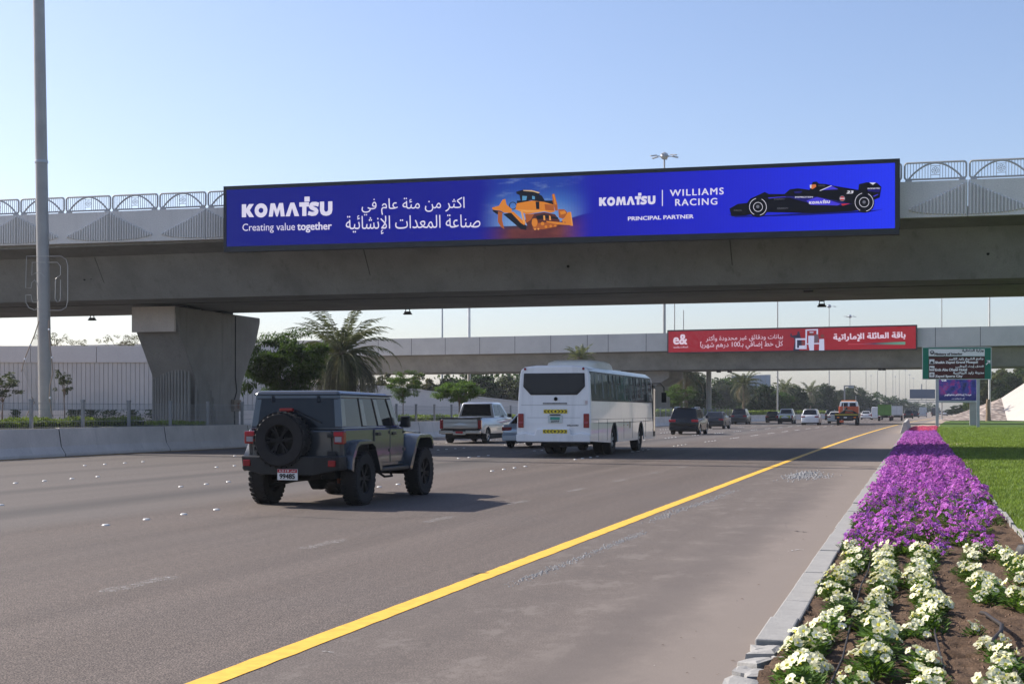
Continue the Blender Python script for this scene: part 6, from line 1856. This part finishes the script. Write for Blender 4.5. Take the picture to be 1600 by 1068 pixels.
# trees along the right behind the embankment
for i, (u, vt, w, D, key, lb) in enumerate(((1530, 588, 42, 262, 'r1', 'broad green tree just right of the advertising panel'), (1556, 578, 54, 268, 'r1', 'tall green tree right of the wrapped mast foot'),
                                            (1588, 574, 60, 275, 'r1', 'tall grey green tree at the right edge above the white embankment'), (1625, 572, 70, 275, 'd2', 'tall tree just past the right edge of the picture'), (1575, 590, 50, 255, 'd1', 'dark lower tree directly above the embankment edge'))):
    TU(lb, u, D, vt, 646, w, key, (4, 3.4))
# far tree line both sides, past counting
rnd = random.Random(44)
vs = []; fs = []
for i in range(9000):
    if i % 3 == 0: D = rnd.uniform(420, 950); x0 = 40 + cv(D) + rnd.uniform(0, 26)
    else: D = rnd.uniform(260, 1000); x0 = -62 + cv(D) - rnd.uniform(0, 26)
    z = rnd.uniform(0, 1) ** .8 * (6.5 + 2.2 * sin(D * .05) + 1.4 * sin(D * .17)) + .2
    s = rnd.uniform(.5, 1.2); a = rvec(rnd); b_ = a.cross(rvec(rnd)).normalized(); p = Vector((x0, D, z)); n = len(vs)
    vs += [p - a * s, p + b_ * s * .6, p + a * s, p - b_ * s * .6]; fs.append((n, n + 1, n + 2, n + 3))
tag(MB().add(vs, fs).build('distant_tree_line', LEAF_D, fix=False), 'hazy line of far trees along both sides of the highway', 'trees', kind='stuff')
rnd = random.Random(45); vs = []; fs = []
for i in range(42000):
    D = rnd.uniform(197, 440); x0 = -50 - rnd.uniform(0, 22)
    x0 += .06 * (D - 150)
    z = rnd.uniform(0, 1) ** .7 * (6.4 + 1.6 * sin(D * .08) + 1.2 * sin(D * .23)) + .2
    s = rnd.uniform(.2, .5); a = rvec(rnd); b_ = a.cross(rvec(rnd)).normalized(); p = Vector((x0, D, z)); n = len(vs)
    vs += [p - a * s, p + b_ * s * .6, p + a * s, p - b_ * s * .6]; fs.append((n, n + 1, n + 2, n + 3))
tag(MB().add(vs, fs).build('shrub_belt', LEAF_D, fix=False), 'dark belt of dense shrubs and trees beyond the opposite carriageway', 'trees', kind='stuff')

# ------------------------------------------------------------------ palms
def palm_meshes(nf, L, seed, skirt=0, lean_up=.9, leaf=.35, nl=26, wid=.022):
    rnd = random.Random(seed)
    def frond(vs, fs, az, el, L, droop, rachis):
        d = Vector((cos(az), sin(az), 0)); p = Vector((0, 0, 0)) + d * .12; e = el
        pts = [p.copy()]; n = 14
        for k in range(n):
            e -= droop / n * (1 + k * .10)
            p = p + (d * cos(e) + Vector((0, 0, 1)) * sin(e)) * L / n
            pts.append(p.copy())
        rachis.append(pts)
        side = Vector((-d.y, d.x, 0))
        for k in range(nl):
            t = .12 + .88 * k / nl; q = t * n; i = min(int(q), n - 1)
            c = pts[i].lerp(pts[i + 1], q - i); tg = (pts[i + 1] - pts[i]).normalized(); up = side.cross(tg)
            l = leaf * (sin(pi * min(1, t * .92 + .1)) ** .6) * rnd.uniform(.8, 1.15)
            for s in (-1, 1):
                dd = (side * s * .75 + tg * .62 + up * rnd.uniform(-.30, .30) + Vector((0, 0, -.20))).normalized()
                m_ = len(vs); w = tg * wid
                vs.extend([c - w, c + w, c + dd * l * .6 + w * .7 + Vector((0, 0, -.01)), c + dd * l + Vector((0, 0, -.08 * l / .35))])
                fs.append((m_, m_ + 1, m_ + 2, m_ + 3))
    V, Fc, RA = [], [], []
    for i in range(nf):
        t = i / nf
        frond(V, Fc, i * 2.39996 + rnd.uniform(-.2, .2), 1.45 - 1.75 * t ** 1.1 * lean_up + rnd.uniform(-.12, .12), L * rnd.uniform(.8, 1.1), .58 + 1.15 * t + rnd.uniform(-.15, .25), RA)
    ra = MB()
    for pts in RA: ra.tube(pts[::2] + [pts[-1]], [max(.006, .028 * (1 - k / 9)) for k in range(len(pts[::2]) + 1)], 4, cap=False)
    V2, F2, R2 = [], [], []
    for i in range(skirt):
        frond(V2, F2, i * 2.39996 + 1, -.0 - rnd.random() * .85, L * rnd.uniform(.7, 1.2), 1.0 + rnd.random() * .5, R2)
    for pts in R2: ra.tube(pts[::3], [.02] * len(pts[::3]), 4, cap=False)
    a = MB().add(V, Fc).mesh('fronds', PALM_G, fix=False)
    b_ = MB().add(V2, F2).mesh('dry_fronds', PALM_B if skirt < 40 else DRYG, fix=False) if skirt else None
    c = ra.mesh('midribs', M('midrib', (.20, .19, .10), .7, var=.15), fix=False)
    return a, b_, c
DRYG = leafmat('old_frond', (.125, .125, .09), .2, .4, 2)
def palm(label, u, D, vc, rpx, meshes, baseL, rot=0.0, z0=None, thick=.22, group='date palms along the median'):
    x, y = W(u, D); z = CAMH + (642 - vc) * D / F
    t = thing('palm_tree', label, 'palm tree', (x, y, 0), rot, group)
    s = rpx * D / F / baseL
    for nm, me in zip(('fronds', 'dry_fronds', 'midribs'), meshes):
        if me is None: continue
        o = link(nm, me, t, (0, 0, z)); o.scale = (s, s, s)
    mb = MB(); k = int(z / .22)
    for i in range(k):
        z_ = z * i / k; r = thick * (1.25 - .25 * min(1, i / 6))
        mb.lathe([(r * .86, 0), (r * 1.08, z / k * .8), (r * .9, z / k)], (.04 * sin(i), .03 * cos(i * 1.3), z_), 'z', 9)
    mb.lathe([(thick * .9, 0), (thick * 1.5, .25), (thick * 1.2, .5), (.05, .65)], (0, 0, z - .35), 'z', 9)
    mb.build('trunk', TRK, t)
    return t
PBIG = palm_meshes(66, 3.5, 1, skirt=96, lean_up=1.05, leaf=.44, nl=34, wid=.013)
PMID = palm_meshes(40, 3.0, 2, skirt=14, lean_up=1.0, leaf=.5, nl=24, wid=.03)
PFAR = palm_meshes(34, 3.0, 3, skirt=8, lean_up=1.0, leaf=.55, nl=18, wid=.045)
palm('large shaggy date palm with drooping old fronds between the pier and the pickup', 534, 79, 556, 104, PBIG, 3.4, .6, thick=.26)
palm('date palm whose crown shows above the bus roof', 906, 132, 560, 33, PMID, 3.0, 1.2)
palm('date palm partly hidden by the far bridge, between the pier and the round column', 1072, 186, 586, 42, PMID, 3.0, 2.2)
palm('full date palm standing between the round column and the grey billboard', 1162, 225, 602, 36, PMID, 3.0, .2)
palm('date palm right of the grey billboard behind the white car', 1226, 275, 610, 27, PFAR, 3.0, 1.1)
palm('date palm with pale trunk between the white car and the orange truck', 1266, 320, 613, 24, PFAR, 3.0, 2.9)
palm('small hazy date palm just left of the orange truck', 1296, 375, 617, 19, PFAR, 3.0, .5)
palm('hazy date palm right of the orange truck cab', 1345, 430, 618, 17, PFAR, 3.0, 1.9)
palm('palm half hidden below the grey billboard', 1192, 300, 616, 20, PFAR, 3.0, 2.4)

# ------------------------------------------------------------------ hedges
def hedge_mesh(L, w, h, n, seed, leaf=.035):
    rnd = random.Random(seed); vs = []; fs = []
    for i in range(n):
        f = rnd.random()
        if f < .45: p = Vector((rnd.uniform(-w / 2, w / 2), rnd.uniform(0, L), h + rnd.gauss(0, .035)))
        elif f < .85: p = Vector((w / 2 + rnd.gauss(0, .03), rnd.uniform(0, L), rnd.uniform(.05, h)))
        else: p = Vector((-w / 2 + rnd.gauss(0, .03), rnd.uniform(0, L), rnd.uniform(.05, h)))
        p.z += .04 * sin(p.y * 2.1 + seed) + .03 * sin(p.y * 5.3)
        a = rvec(rnd); b_ = a.cross(rvec(rnd)).normalized(); s = leaf * rnd.uniform(.6, 1.4); n_ = len(vs)
        vs += [p - a * s, p + b_ * s * .6, p + a * s, p - b_ * s * .6]; fs.append((n_, n_ + 1, n_ + 2, n_ + 3))
    mb = MB().add(vs, fs)
    return mb.mesh('leaves', leafmat('hedge_leaf', (.17, .24, .035), .35, .4, 3), fix=False)
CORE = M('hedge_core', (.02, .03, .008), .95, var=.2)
def hedge(label, y0, y1, off, w=.9, h=1.12, dens=330, leaf=.04, seed=1):
    t = thing('hedge', label, 'hedge', (bx_(y0) - off, y0, .06), -atan2(bx_(y1) - bx_(y0), y1 - y0), 'clipped hedges on the median')
    L_ = y1 - y0
    link('leaves', hedge_mesh(L_, w, h, int(dens * L_), seed, leaf), t)
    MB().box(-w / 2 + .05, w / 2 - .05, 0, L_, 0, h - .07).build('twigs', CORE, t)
hedge('bright clipped hedge behind the barrier at the far left, round the thick mast', 30, 48.3, 1.65, dens=900, leaf=.045, seed=2)
hedge('shaded clipped hedge in front of the bridge pier', 48.5, 53.2, 1.75, dens=900, leaf=.04, seed=3, h=.98)
hedge('hedge right of the bridge pier, seen behind the dark off-roader', 58.6, 96, 1.7, dens=500, leaf=.05, seed=4)
hedge('hedge behind the barrier hidden mostly by the bus', 98, 140, 1.8, dens=300, leaf=.07, seed=5)
hedge('yellow green hedge behind the dark cars right of the bus', 141, 205, 1.9, dens=260, leaf=.09, seed=6, h=1.5)
hedge('far low hedge on the median beyond the parked looking dark hatchback', 207, 330, 2.0, dens=120, leaf=.14, seed=7, h=1.4)
# creepers hanging over the planter in front of the pale wall
for i, (u, w, lb) in enumerate(((24, 8, 'leftmost'), (112, 7, 'second'), (126, 12, 'third'), (143, 9, 'fourth'), (172, 20, 'fifth and widest'), (208, 8, 'sixth'), (240, 13, 'seventh, nearest the pier'))):
    rnd = random.Random(i); vs = []; fs = []
    D = 98.6; x, y = W(u, D)
    for k in range(260):
        p = Vector((rnd.gauss(0, w * .022), rnd.uniform(-.15, .05), 1.6 - abs(rnd.gauss(0, .45)))); a = rvec(rnd); b_ = a.cross(rvec(rnd)).normalized(); s = rnd.uniform(.05, .11); n = len(vs)
        if p.z < .2: continue
        vs += [p - a * s, p + b_ * s * .6, p + a * s, p - b_ * s * .6]; fs.append((n, n + 1, n + 2, n + 3))
    tag(MB().add(vs, fs).build('creeper', LEAF_D, fix=False, loc=(x, y, 0), rot=(0, 0, TH)), 'dark creeper on the planter of the pale wall, %s from left' % lb, 'creeper', 'creepers on the planter')
# low shrubs at the foot of the hedge right of the mast
# ------------------------------------------------------------------ flower bed
kb = tag(link('kerb', None), kind='structure')
rnd = random.Random(5)
kms = []
for v_ in range(3):
    mb = MB().box(-.10, .10, .004, .996, -.05, .062)
    kms.append(mb.mesh('kerb_stone', KERB))
for i in range(95):
    y = 9.05 + i
    x = kx(y) + .105
    o = link('kerb_stone', kms[i % 3], kb, (x + rnd.uniform(-.006, .006), y, rnd.uniform(-.008, .008)), (rnd.uniform(-.006, .006), rnd.uniform(-.01, .01), rnd.uniform(-.006, .006)))
    if i < 40:
        md = o.modifiers.new('bevel', 'BEVEL'); md.width = .012; md.segments = 2
# broken kerb and concrete lumps at the near end
def lump(x, y, sx, sy, sz, seed, rz=0):
    """a jagged flat slab of broken kerb concrete with a sloping, uneven top"""
    rn = random.Random(seed * 7 + 3); mb = MB()
    an = sorted(rn.uniform(0, 2 * pi) for _ in range(4)) + [0.3, 1.9, 3.4, 5.1]
    an = sorted(an); n = len(an)
    rr = [rn.uniform(.78, 1.15) for _ in range(n)]
    def sq(a, s_): return max(-.8, min(.8, cos(a) * 1.2)) * s_[0], max(-.8, min(.8, sin(a) * 1.2)) * s_[1]
    bot = [(sq(a, (sx * r, sy * r))) for a, r in zip(an, rr)]
    tl = (rn.uniform(-.3, .3) / max(sx, .01) * sz, rn.uniform(-.3, .3) / sy * sz)
    def zt(a, b_): return max(.008, sz + a * tl[0] + b_ * tl[1] + rn.uniform(-.004, .004))
    vs = [(a, b_, -.03) for a, b_ in bot] + [(a * .93, b_ * .95, zt(a, b_) * .8) for a, b_ in bot] + [(a * .6, b_ * .65, zt(a, b_)) for a, b_ in bot] + [(0, 0, sz)]
    fs = [(i, (i + 1) % n, n + (i + 1) % n, n + i) for i in range(n)] + [(n + i, n + (i + 1) % n, 2 * n + (i + 1) % n, 2 * n + i) for i in range(n)] + [(2 * n + i, 2 * n + (i + 1) % n, 3 * n) for i in range(n)]
    return mb.add(vs, fs).build('broken_kerb_piece', KERB, kb, loc=(x, y, 0), rot=(0, 0, rz))
for i, (x, y, sx, sy, sz, rz) in enumerate(((-.90, 8.86, .135, .22, .045, .05), (-.93, 8.48, .12, .20, .035, -.15), (-.80, 8.62, .07, .10, .03, .4), (-.97, 8.20, .08, .14, .025, .2), (-.86, 8.12, .10, .18, .03, -.1), (-.93, 7.74, .14, .26, .035, .08), (-.90, 7.25, .13, .28, .03, -.06), (-.98, 7.5, .05, .09, .02, .5), (-.92, 6.7, .14, .30, .03, .04), (-.9, 6.1, .14, .32, .03, 0))): lump(x, y, sx, sy, sz, i, rz)
from mathutils import noise as mnoise
def relief(x, y):
    return .022 * mnoise.noise((x * 3, y * 3, 0)) + .030 * mnoise.noise((x * 9, y * 9, 3)) + .018 * mnoise.noise((x * 22, y * 22, 5))
mb = MB(); vs = []; fs = []; X0, X1 = -.80, 1.13; nx = 60
ys = []; y = 4.5
while y < 132: ys.append(y); y += .035 if y < 13 else .08 if y < 24 else 2.0
for y in ys:
    for i in range(nx + 1):
        x = X0 + (X1 - X0) * i / nx + (cv(y) - cv(95) if y > 95 else 0)
        if y < 9.0 and i == 0: x -= .05 * min(1, (9.0 - y))
        vs.append((x, y, .036 + relief(x, y)))
for j in range(len(ys) - 1):
    for i in range(nx): a = j * (nx + 1) + i; fs.append((a, a + 1, a + nx + 2, a + nx + 1))
def soil():
    m = bpy.data.materials.new('bed_soil'); nt, N, L, b = nodes(m)
    v = coords(nt)
    n1 = noise(nt, v, 3, 6, .65); n2 = noise(nt, v, 70, 4, .7)
    c = ramp(nt, n1, [(.3, (.085, .056, .038)), (.6, (.145, .098, .066)), (.8, (.24, .165, .115))])
    c = mix(nt, .7, c, ramp(nt, n2, [(.3, (.35, .33, .3)), (.55, (1.05, 1, .95)), (.72, (1.9, 1.8, 1.6))]), 'MULTIPLY')
    L.new(c, b.inputs['Base Color']); b.inputs['Roughness'].default_value = .97; b.inputs['Specular IOR Level'].default_value = .15
    bumpn(nt, n2, .9, .012, b)
    return m
tag(mb.add(vs, fs).build('flower_bed_soil', soil(), sm=180, fix=False), kind='structure')
# soil crumbs
rnd = random.Random(8); mb = MB()
for i in range(2600):
    y = 6 + 9 * rnd.random() ** 1.3; x = rnd.uniform(-.8, 1.1); r = rnd.uniform(.004, .013)
    z = .038 + relief(x, y)
    p = [(x + r * cos(a) * rnd.uniform(.7, 1.2), y + r * sin(a) * rnd.uniform(.7, 1.2), z) for a in (0, 1.6, 3.1, 4.7)] + [(x, y, z + r)]
    mb.add(p, [(0, 1, 4), (1, 2, 4), (2, 3, 4), (3, 0, 4)])
tag(mb.build('soil_crumbs', M('soil_crumb', (.17, .11, .075), .95, var=.35, scale=25)), 'loose brown crumbs of earth between the white flowers', 'soil', kind='stuff')
# dry leaves and bits of litter blown along the gutter
rnd = random.Random(19); mb = MB()
for i in range(70):
    y = 8 + 40 * rnd.random() ** 1.6; x = kx(y) - .03 - abs(rnd.gauss(0, .5)); s = rnd.uniform(.006, .017); a = rnd.random() * 6.28; z = .006
    mb.mat(0 if rnd.random() < .7 else 1).add([(x + s * cos(a), y + s * sin(a), z), (x - s * .4 * sin(a), y + s * .4 * cos(a), z + s * .12), (x - s * cos(a), y - s * sin(a), z), (x + s * .4 * sin(a), y - s * .4 * cos(a), z + s * .2)], [(0, 1, 2, 3)])
tag(mb.build('gutter_litter', [M('dry_leaf', (.13, .09, .05), .9, var=.3), M('pale_litter', (.55, .52, .47), .8, var=.2)], fix=False), 'dry leaves and small litter along the gutter of the shoulder', 'litter', kind='stuff')
# petunias
PET_W = leafmat('petal_white', (.86, .84, .60), .30, .05, 20, tt=(1, 1, .85))
PET_P2 = leafmat('petal_violet', (.46, .15, .62), .35, .35, 9, tt=(1, 1, 1))
PET_P = leafmat('petal_purple', (.64, .18, .66), .35, .42, 9, tt=(1, 1, 1))
PET_R = leafmat('petal_pink', (.72, .14, .24), .35, .3, 9, tt=(1, 1, 1))
THR_W = leafmat('throat_yellow', (.70, .68, .16), .3, .1)
THR_P = leafmat('throat_violet', (.16, .02, .24), .3, .1)
PLF = leafmat('petunia_leaf', (.095, .175, .030), .35, .35, 12)
def corolla(mb, c, nrm, r, rn, mi_p, mi_t):
    nrm = nrm.normalized(); u = nrm.cross(Vector((.3, .5, .81))).normalized(); w = nrm.cross(u)
    n = 20; ph = rn.random() * 6
    rim = []; mid = []
    for k in range(n):
        a = 2 * pi * k / n + ph
        lobe = .86 + .14 * abs(cos(2.5 * (a - ph)))
        rr = r * lobe * rn.uniform(.95, 1.05)
        rim.append(c + (u * cos(a) + w * sin(a)) * rr + nrm * r * (.10 * sin(5 * a) + rn.uniform(-.10, .12)))
        mid.append(c + (u * cos(a) + w * sin(a)) * r * .29 - nrm * r * .10)
    o = [c - nrm * r * .55]
    mb.mat(mi_p).add(rim + mid, [(i, (i + 1) % n, n + (i + 1) % n, n + i) for i in range(n)])
    mb.mat(mi_t).add(mid[::2] + o, [(i, (i + 1) % (n // 2), n // 2) for i in range(n // 2)])
def simple_flower(mb, c, nrm, r, rn, mi_p):
    nrm = nrm.normalized(); u = nrm.cross(Vector((.3, .5, .81))).normalized(); w = nrm.cross(u); ph = rn.random() * 6
    pts = [c + (u * cos(a) + w * sin(a)) * r * rn.uniform(.8, 1.1) + nrm * r * rn.uniform(-.1, .25) for a in [ph + 2 * pi * k / 5 for k in range(5)]]
    mb.mat(mi_p).add(pts + [c - nrm * r * .3], [(0, 1, 5), (1, 2, 5), (2, 3, 5), (3, 4, 5), (4, 0, 5)])
def petunia(seed, pm, tm, nf, nl, R_, H_, fr_, simple=False):
    rn = random.Random(seed); mb = MB()
    for i in range(nl):
        a = rn.random() * 2 * pi; k = rn.random() ** .5; p = Vector((cos(a) * R_ * k, sin(a) * R_ * k, H_ * (1 - k * k * .6) * rn.uniform(.15, .95)))
        d = (Vector((cos(a), sin(a), rn.uniform(-.2, .9)))).normalized(); s = d.cross(Vector((0, 0, 1))).normalized(); l = rn.uniform(.022, .045)
        mb.mat(2).add([p - d * l, p + s * l * .42 + Vector((0, 0, .004)), p + d * l, p - s * l * .42 + Vector((0, 0, .004))], [(0, 1, 2), (0, 2, 3)])
    if not simple:
        for i in range(7):
            a = rn.random() * 2 * pi; e = Vector((cos(a) * R_ * .7, sin(a) * R_ * .7, H_ * .7))
            mb.mat(2).tube([(0, 0, 0), e * .5 + Vector((0, 0, .02)), e], .003, 3, cap=False)
    for i in range(nf):
        a = rn.random() * 2 * pi; k = rn.random() ** .5
        p = Vector((cos(a) * R_ * k, sin(a) * R_ * k, H_ * (1.08 - k * k * .55) * rn.uniform(.85, 1.12)))
        nrm = Vector((cos(a) * k * .9 + rn.uniform(-.4, .4), sin(a) * k * .9 + rn.uniform(-.7, .2), rn.uniform(.35, 1.1)))
        if simple: simple_flower(mb, p, nrm, fr_ * rn.uniform(.8, 1.15), rn, 0)
        else: corolla(mb, p, nrm, fr_ * rn.uniform(.75, 1.12), rn, 0, 1)
    return mb.mesh('petunia', [pm, tm, PLF], fix=False)
WV = [petunia(10 + i, PET_W, THR_W, (9, 7, 10, 4, 8)[i], 140, .13, .16, .038) for i in range(5)]
PV = [petunia(30 + i, PET_P2 if i == 2 else PET_P, THR_P, (14, 18, 12, 16, 20)[i], 80, .145, (.19, .16, .15, .21, .18)[i], .029) for i in range(5)]
PS = [petunia(50 + i, PET_P, THR_P, 20, 26, .17, .17, .036, True) for i in range(4)]
RS_ = [petunia(60 + i, PET_R, THR_P, 24, 14, .18, .18, .046, True) for i in range(3)]
rnd = random.Random(21)
ROWS_W = {-.60: 'first row from the kerb', -.28: 'second row from the kerb', .03: 'third row from the kerb', .48: 'fourth row from the kerb', .86: 'row nearest the lawn'}
def put(me, x, y, label, group, s):
    o = link('petunia', me, None, (x, y, .034 + relief(x, y)), (rnd.uniform(-.1, .1), rnd.uniform(-.1, .1), rnd.random() * 6.28))
    o.scale = (s, s, s * rnd.uniform(.85, 1.15))
    return tag(o, label, 'flower', group)
for xr, nm in ROWS_W.items():
    y = 6.2
    while y < 14.9:
        keep = True
        if xr == .48: keep = (11.2 < y < 13.6) or (9.6 < y < 9.84) or y < 8.95 or y > 14.3
        if xr == .86: keep = y > 12.3 or (10.7 < y < 11.6)
        if xr == .03: keep = not (8.9 < y < 9.6 and rnd.random() < .4)
        if rnd.random() < .09: keep = False
        if keep:
            part_ = 'nearest the camera' if y < 8.6 else 'midway along it' if y < 12 else 'close to the purple flowers'
            put(rnd.choice(WV), xr + rnd.uniform(-.05, .05) + .045 * sin(y * 1.9 + xr * 9) - (.07 if xr == .48 and y < 10 else .12 if xr == .86 and y < 12 else 0) - (.0 if y > 8 else 0), y, 'white petunia in the %s, %s' % (nm, part_), 'white petunias, ' + nm + ', ' + part_, rnd.uniform(.62, 1.06) * (.75 if xr == .48 and 9 < y < 10 else 1))
        y += rnd.uniform(.19, .28)
# purple: the nearest plants each on their own, then one mass
cntp = 0; massP = []; massR = []
y = 14.9
while y < 128:
    for xr in (-.66, -.40, -.13, .15, .43, .70, .94):
        xx = xr + rnd.uniform(-.08, .08) + (cv(y) - cv(95) if y > 95 else 0); yy = y + rnd.uniform(-.1, .1)
        if xr > .9 and (y < 19 or rnd.random() < .2): continue
        if xr > .6 and y < 17.5 and rnd.random() < .5: continue
        if rnd.random() < .10 or mnoise.noise((xx * 2.2, yy * 1.1, 7)) > (.30 if y < 40 else .5) - (.12 if xr > .3 and y < 24 else 0): continue
        s = rnd.uniform(.62, 1.12)
        if cntp < 190 and y < 30:
            part_ = 'beside the white ones' if y < 17 else 'in front of the patch' if y < 19.5 else 'further back'
            side = 'by the kerb' if xr < -.3 else 'in the middle of the bed' if xr < .4 else 'on the lawn side'
            put(rnd.choice(PV), xx, yy, 'purple petunia %s, %s' % (side, part_), 'purple petunias %s, %s' % (side, part_), s); cntp += 1
        elif y < 100 + rnd.uniform(-3, 3): massP.append((xx, yy, s))
        else: massR.append((xx, yy, s))
    y += .26 if y < 45 else .34
def mass(name, items, variants, mats, label):
    import numpy as np
    V = []; Fi = []; MI = []
    packs = []
    for me in variants:
        n = len(me.vertices); co = np.empty(n * 3); me.vertices.foreach_get('co', co)
        packs.append((co.reshape(-1, 3), [tuple(p.vertices) for p in me.polygons], [p.material_index for p in me.polygons]))
    off = 0
    for i, (x, y, s) in enumerate(items):
        co, pf, mi = packs[i % len(packs)]; a = rnd.random() * 6.28; ca, sa = cos(a) * s, sin(a) * s
        V.append(np.stack([co[:, 0] * ca - co[:, 1] * sa + x, co[:, 0] * sa + co[:, 1] * ca + y, co[:, 2] * s + .04], 1))
        Fi += [tuple(q + off for q in f) for f in pf]; MI += mi; off += len(co)
    me = bpy.data.meshes.new(name); me.from_pydata(np.concatenate(V).tolist(), [], Fi)
    for m in mats: me.materials.append(m)
    me.polygons.foreach_set('material_index', MI)
    return tag(link(name, me), label, 'flowers', kind='stuff')
mass('purple_petunias', massP, PS, [PET_P, THR_P, PLF], 'dense carpet of purple petunias running away beside the kerb')
mass('pink_petunias', massR, RS_, [PET_R, THR_P, PLF], 'carpet of pink red petunias at the far end of the bed')
# irrigation hoses
HOSE = M('hose', (.035, .028, .025), .6, var=.2)
def hose(label, pts, r=.008):
    tag(MB().tube([(x, y, z) for x, y, z in pts], r, 7).build('irrigation_hose', HOSE, sm=60), label, 'hose', 'irrigation hoses in the bed')
hose('brown black irrigation hose curling over the soil at the lower right', [(.43, 10.7, .06), (.45, 10.45, .09), (.485, 10.1, .10), (.52, 9.75, .115), (.50, 9.45, .115), (.44, 9.2, .10), (.42, 8.95, .09), (.44, 8.6, .085), (.50, 8.3, .08), (.58, 8.0, .05)], .014)
hose('thin irrigation hose lying between the first and second row of white petunias', [(-.44, 13.9, .085), (-.43, 13, .08), (-.45, 12, .08), (-.44, 10, .07), (-.42, 8.4, .08), (-.46, 7, .07)], .007)
hose('thin irrigation hose under the third row of white petunias', [(.12, 13.2, .08), (.14, 12.2, .085), (.13, 11, .08), (.1, 9.5, .085), (.14, 8, .08)], .007)
tag(MB().lathe([(.12, 0), (.125, .05), (.10, .10), (.03, .11)], (0, 0, 0), 'z', 16).build('valve_cap', M('grey_cap', (.07, .07, .07), .6, var=.1), sm=40, loc=(1.06, 15.1, .06)), 'dark round valve cap on the soil at the right edge by the lawn', 'valve cover')
# edging strip of the lawn
ed = thing('lawn_edging', 'thin pale concrete edging between the flower bed and the lawn', 'edging', (0, 0, 0))
em = MB().box(-.018, .018, .01, .99, -.03, .10).mesh('edging_piece', KERB)
for i in range(88):
    y = 8 + i
    if rnd.random() < .12: continue
    link('edging_piece', em, ed, (1.15 + rnd.uniform(-.012, .012), y, rnd.uniform(-.03, .0)), (0, 0, rnd.uniform(-.015, .015)))
# concrete end block at the far end of the kerb
eb = thing('barrier_end', 'pale concrete barrier end tapering up beside the kerb at the far end of the flowers', 'barrier', (kx(100) + .05, 98.5, 0))
MB().add([(-.30, 0, 0), (.28, 0, 0), (.10, .1, .78), (-.08, .1, .78), (-.30, 28, 0), (.30, 28, 0), (.10, 28, .85), (-.10, 28, .85)], [(0, 1, 2, 3), (7, 6, 5, 4), (0, 4, 5, 1), (1, 5, 6, 2), (2, 6, 7, 3), (3, 7, 4, 0)]).build('barrier_block', EMB, eb, bevel=.03)

# ------------------------------------------------------------------ lawn
def lawnmat():
    m = bpy.data.materials.new('lawn'); nt, N, L, b = nodes(m)
    v = coords(nt)
    n1 = noise(nt, v, .55, 6, .65); n2 = noise(nt, v, 26, 4, .7); n3 = noise(nt, coords(nt, (.25, 1, 1)), .5, 4, .6)
    c = ramp(nt, n1, [(.3, (.055, .105, .012)), (.6, (.085, .140, .018)), (.8, (.125, .165, .030))])
    c = mix(nt, .6, c, ramp(nt, n2, [(.3, (.45, .5, .4)), (.6, (1.1, 1.1, 1)), (.75, (1.5, 1.5, 1.3))]), 'MULTIPLY')
    c = mix(nt, smooth(nt, n3, .64, .72, 0, .7), c, (.30, .23, .13))
    L.new(c, b.inputs['Base Color']); b.inputs['Roughness'].default_value = .9; b.inputs['Specular IOR Level'].default_value = .2
    bumpn(nt, n2, .7, .02, b)
    return m
LAWN = lawnmat()
tag(strip('lawn', [(y, 1.13 + (cv(y) - cv(95) if y > 95 else 0), 60) for y in (-10, 20, 50, 95, 130, 170, 216)], .07, LAWN), kind='structure')
tag(strip('verge', [(y, kx(y), kx(y) + 2.4) for y in (126, 150, 180, 216, 260, 330, 500)], .02, SAND), kind='structure')
for i, (u, v, a, b_) in enumerate(((1500, 693, .55, .9), (1500, 712.5, .5, .55), (1497, 722, .4, .3))):
    x, y = G(u, v, .07); n = 14; rn = random.Random(i)
    o = MB().add([(x + a * cos(2 * pi * k / n) * rn.uniform(.7, 1.2), y + b_ * 1.6 * sin(2 * pi * k / n) * rn.uniform(.7, 1.2), .074) for k in range(n)], [tuple(range(n))]).build('bare_patch', SAND, fix=False)
    tag(o, kind='structure')
rnd = random.Random(77); vs = []; fs = []
for i in range(120000):
    y = 12 + 118 * rnd.random() ** 2.0
    x = 1.17 + rnd.random() * (1.0 + .095 * y)
    h_ = rnd.uniform(.018, .045) * (1 + y / 70); w = .0035 * (1 + y / 16); a = rnd.random() * 6.28; lx, ly = rnd.uniform(-.6, .6) * h_, rnd.uniform(-.6, .6) * h_
    n = len(vs)
    vs += [(x - w * cos(a), y - w * sin(a), .07), (x + w * cos(a), y + w * sin(a), .07), (x + lx, y + ly, .07 + h_)]
    fs.append((n, n + 1, n + 2))
tag(MB().add(vs, fs).build('grass', leafmat('grass_blade', (.17, .24, .045), .35, .35, 1.2), fix=False), 'short green lawn grass right of the flower bed', 'grass', kind='stuff')

# ------------------------------------------------------------------ haze
hz = MB().box(-878, 878, -58, 1498, -1.2, 46).build('haze', None)
hm = bpy.data.materials.new('haze'); hm.use_nodes = True
nt = hm.node_tree; nt.nodes.clear()
out = nt.nodes.new('ShaderNodeOutputMaterial'); pv = nt.nodes.new('ShaderNodeVolumePrincipled')
pv.inputs['Density'].default_value = .00021; pv.inputs['Color'].default_value = (.86, .92, 1, 1); pv.inputs['Anisotropy'].default_value = .3
nt.links.new(pv.outputs[0], out.inputs['Volume'])
hz.data.materials.clear(); hz.data.materials.append(hm)
tag(hz, kind='stuff')
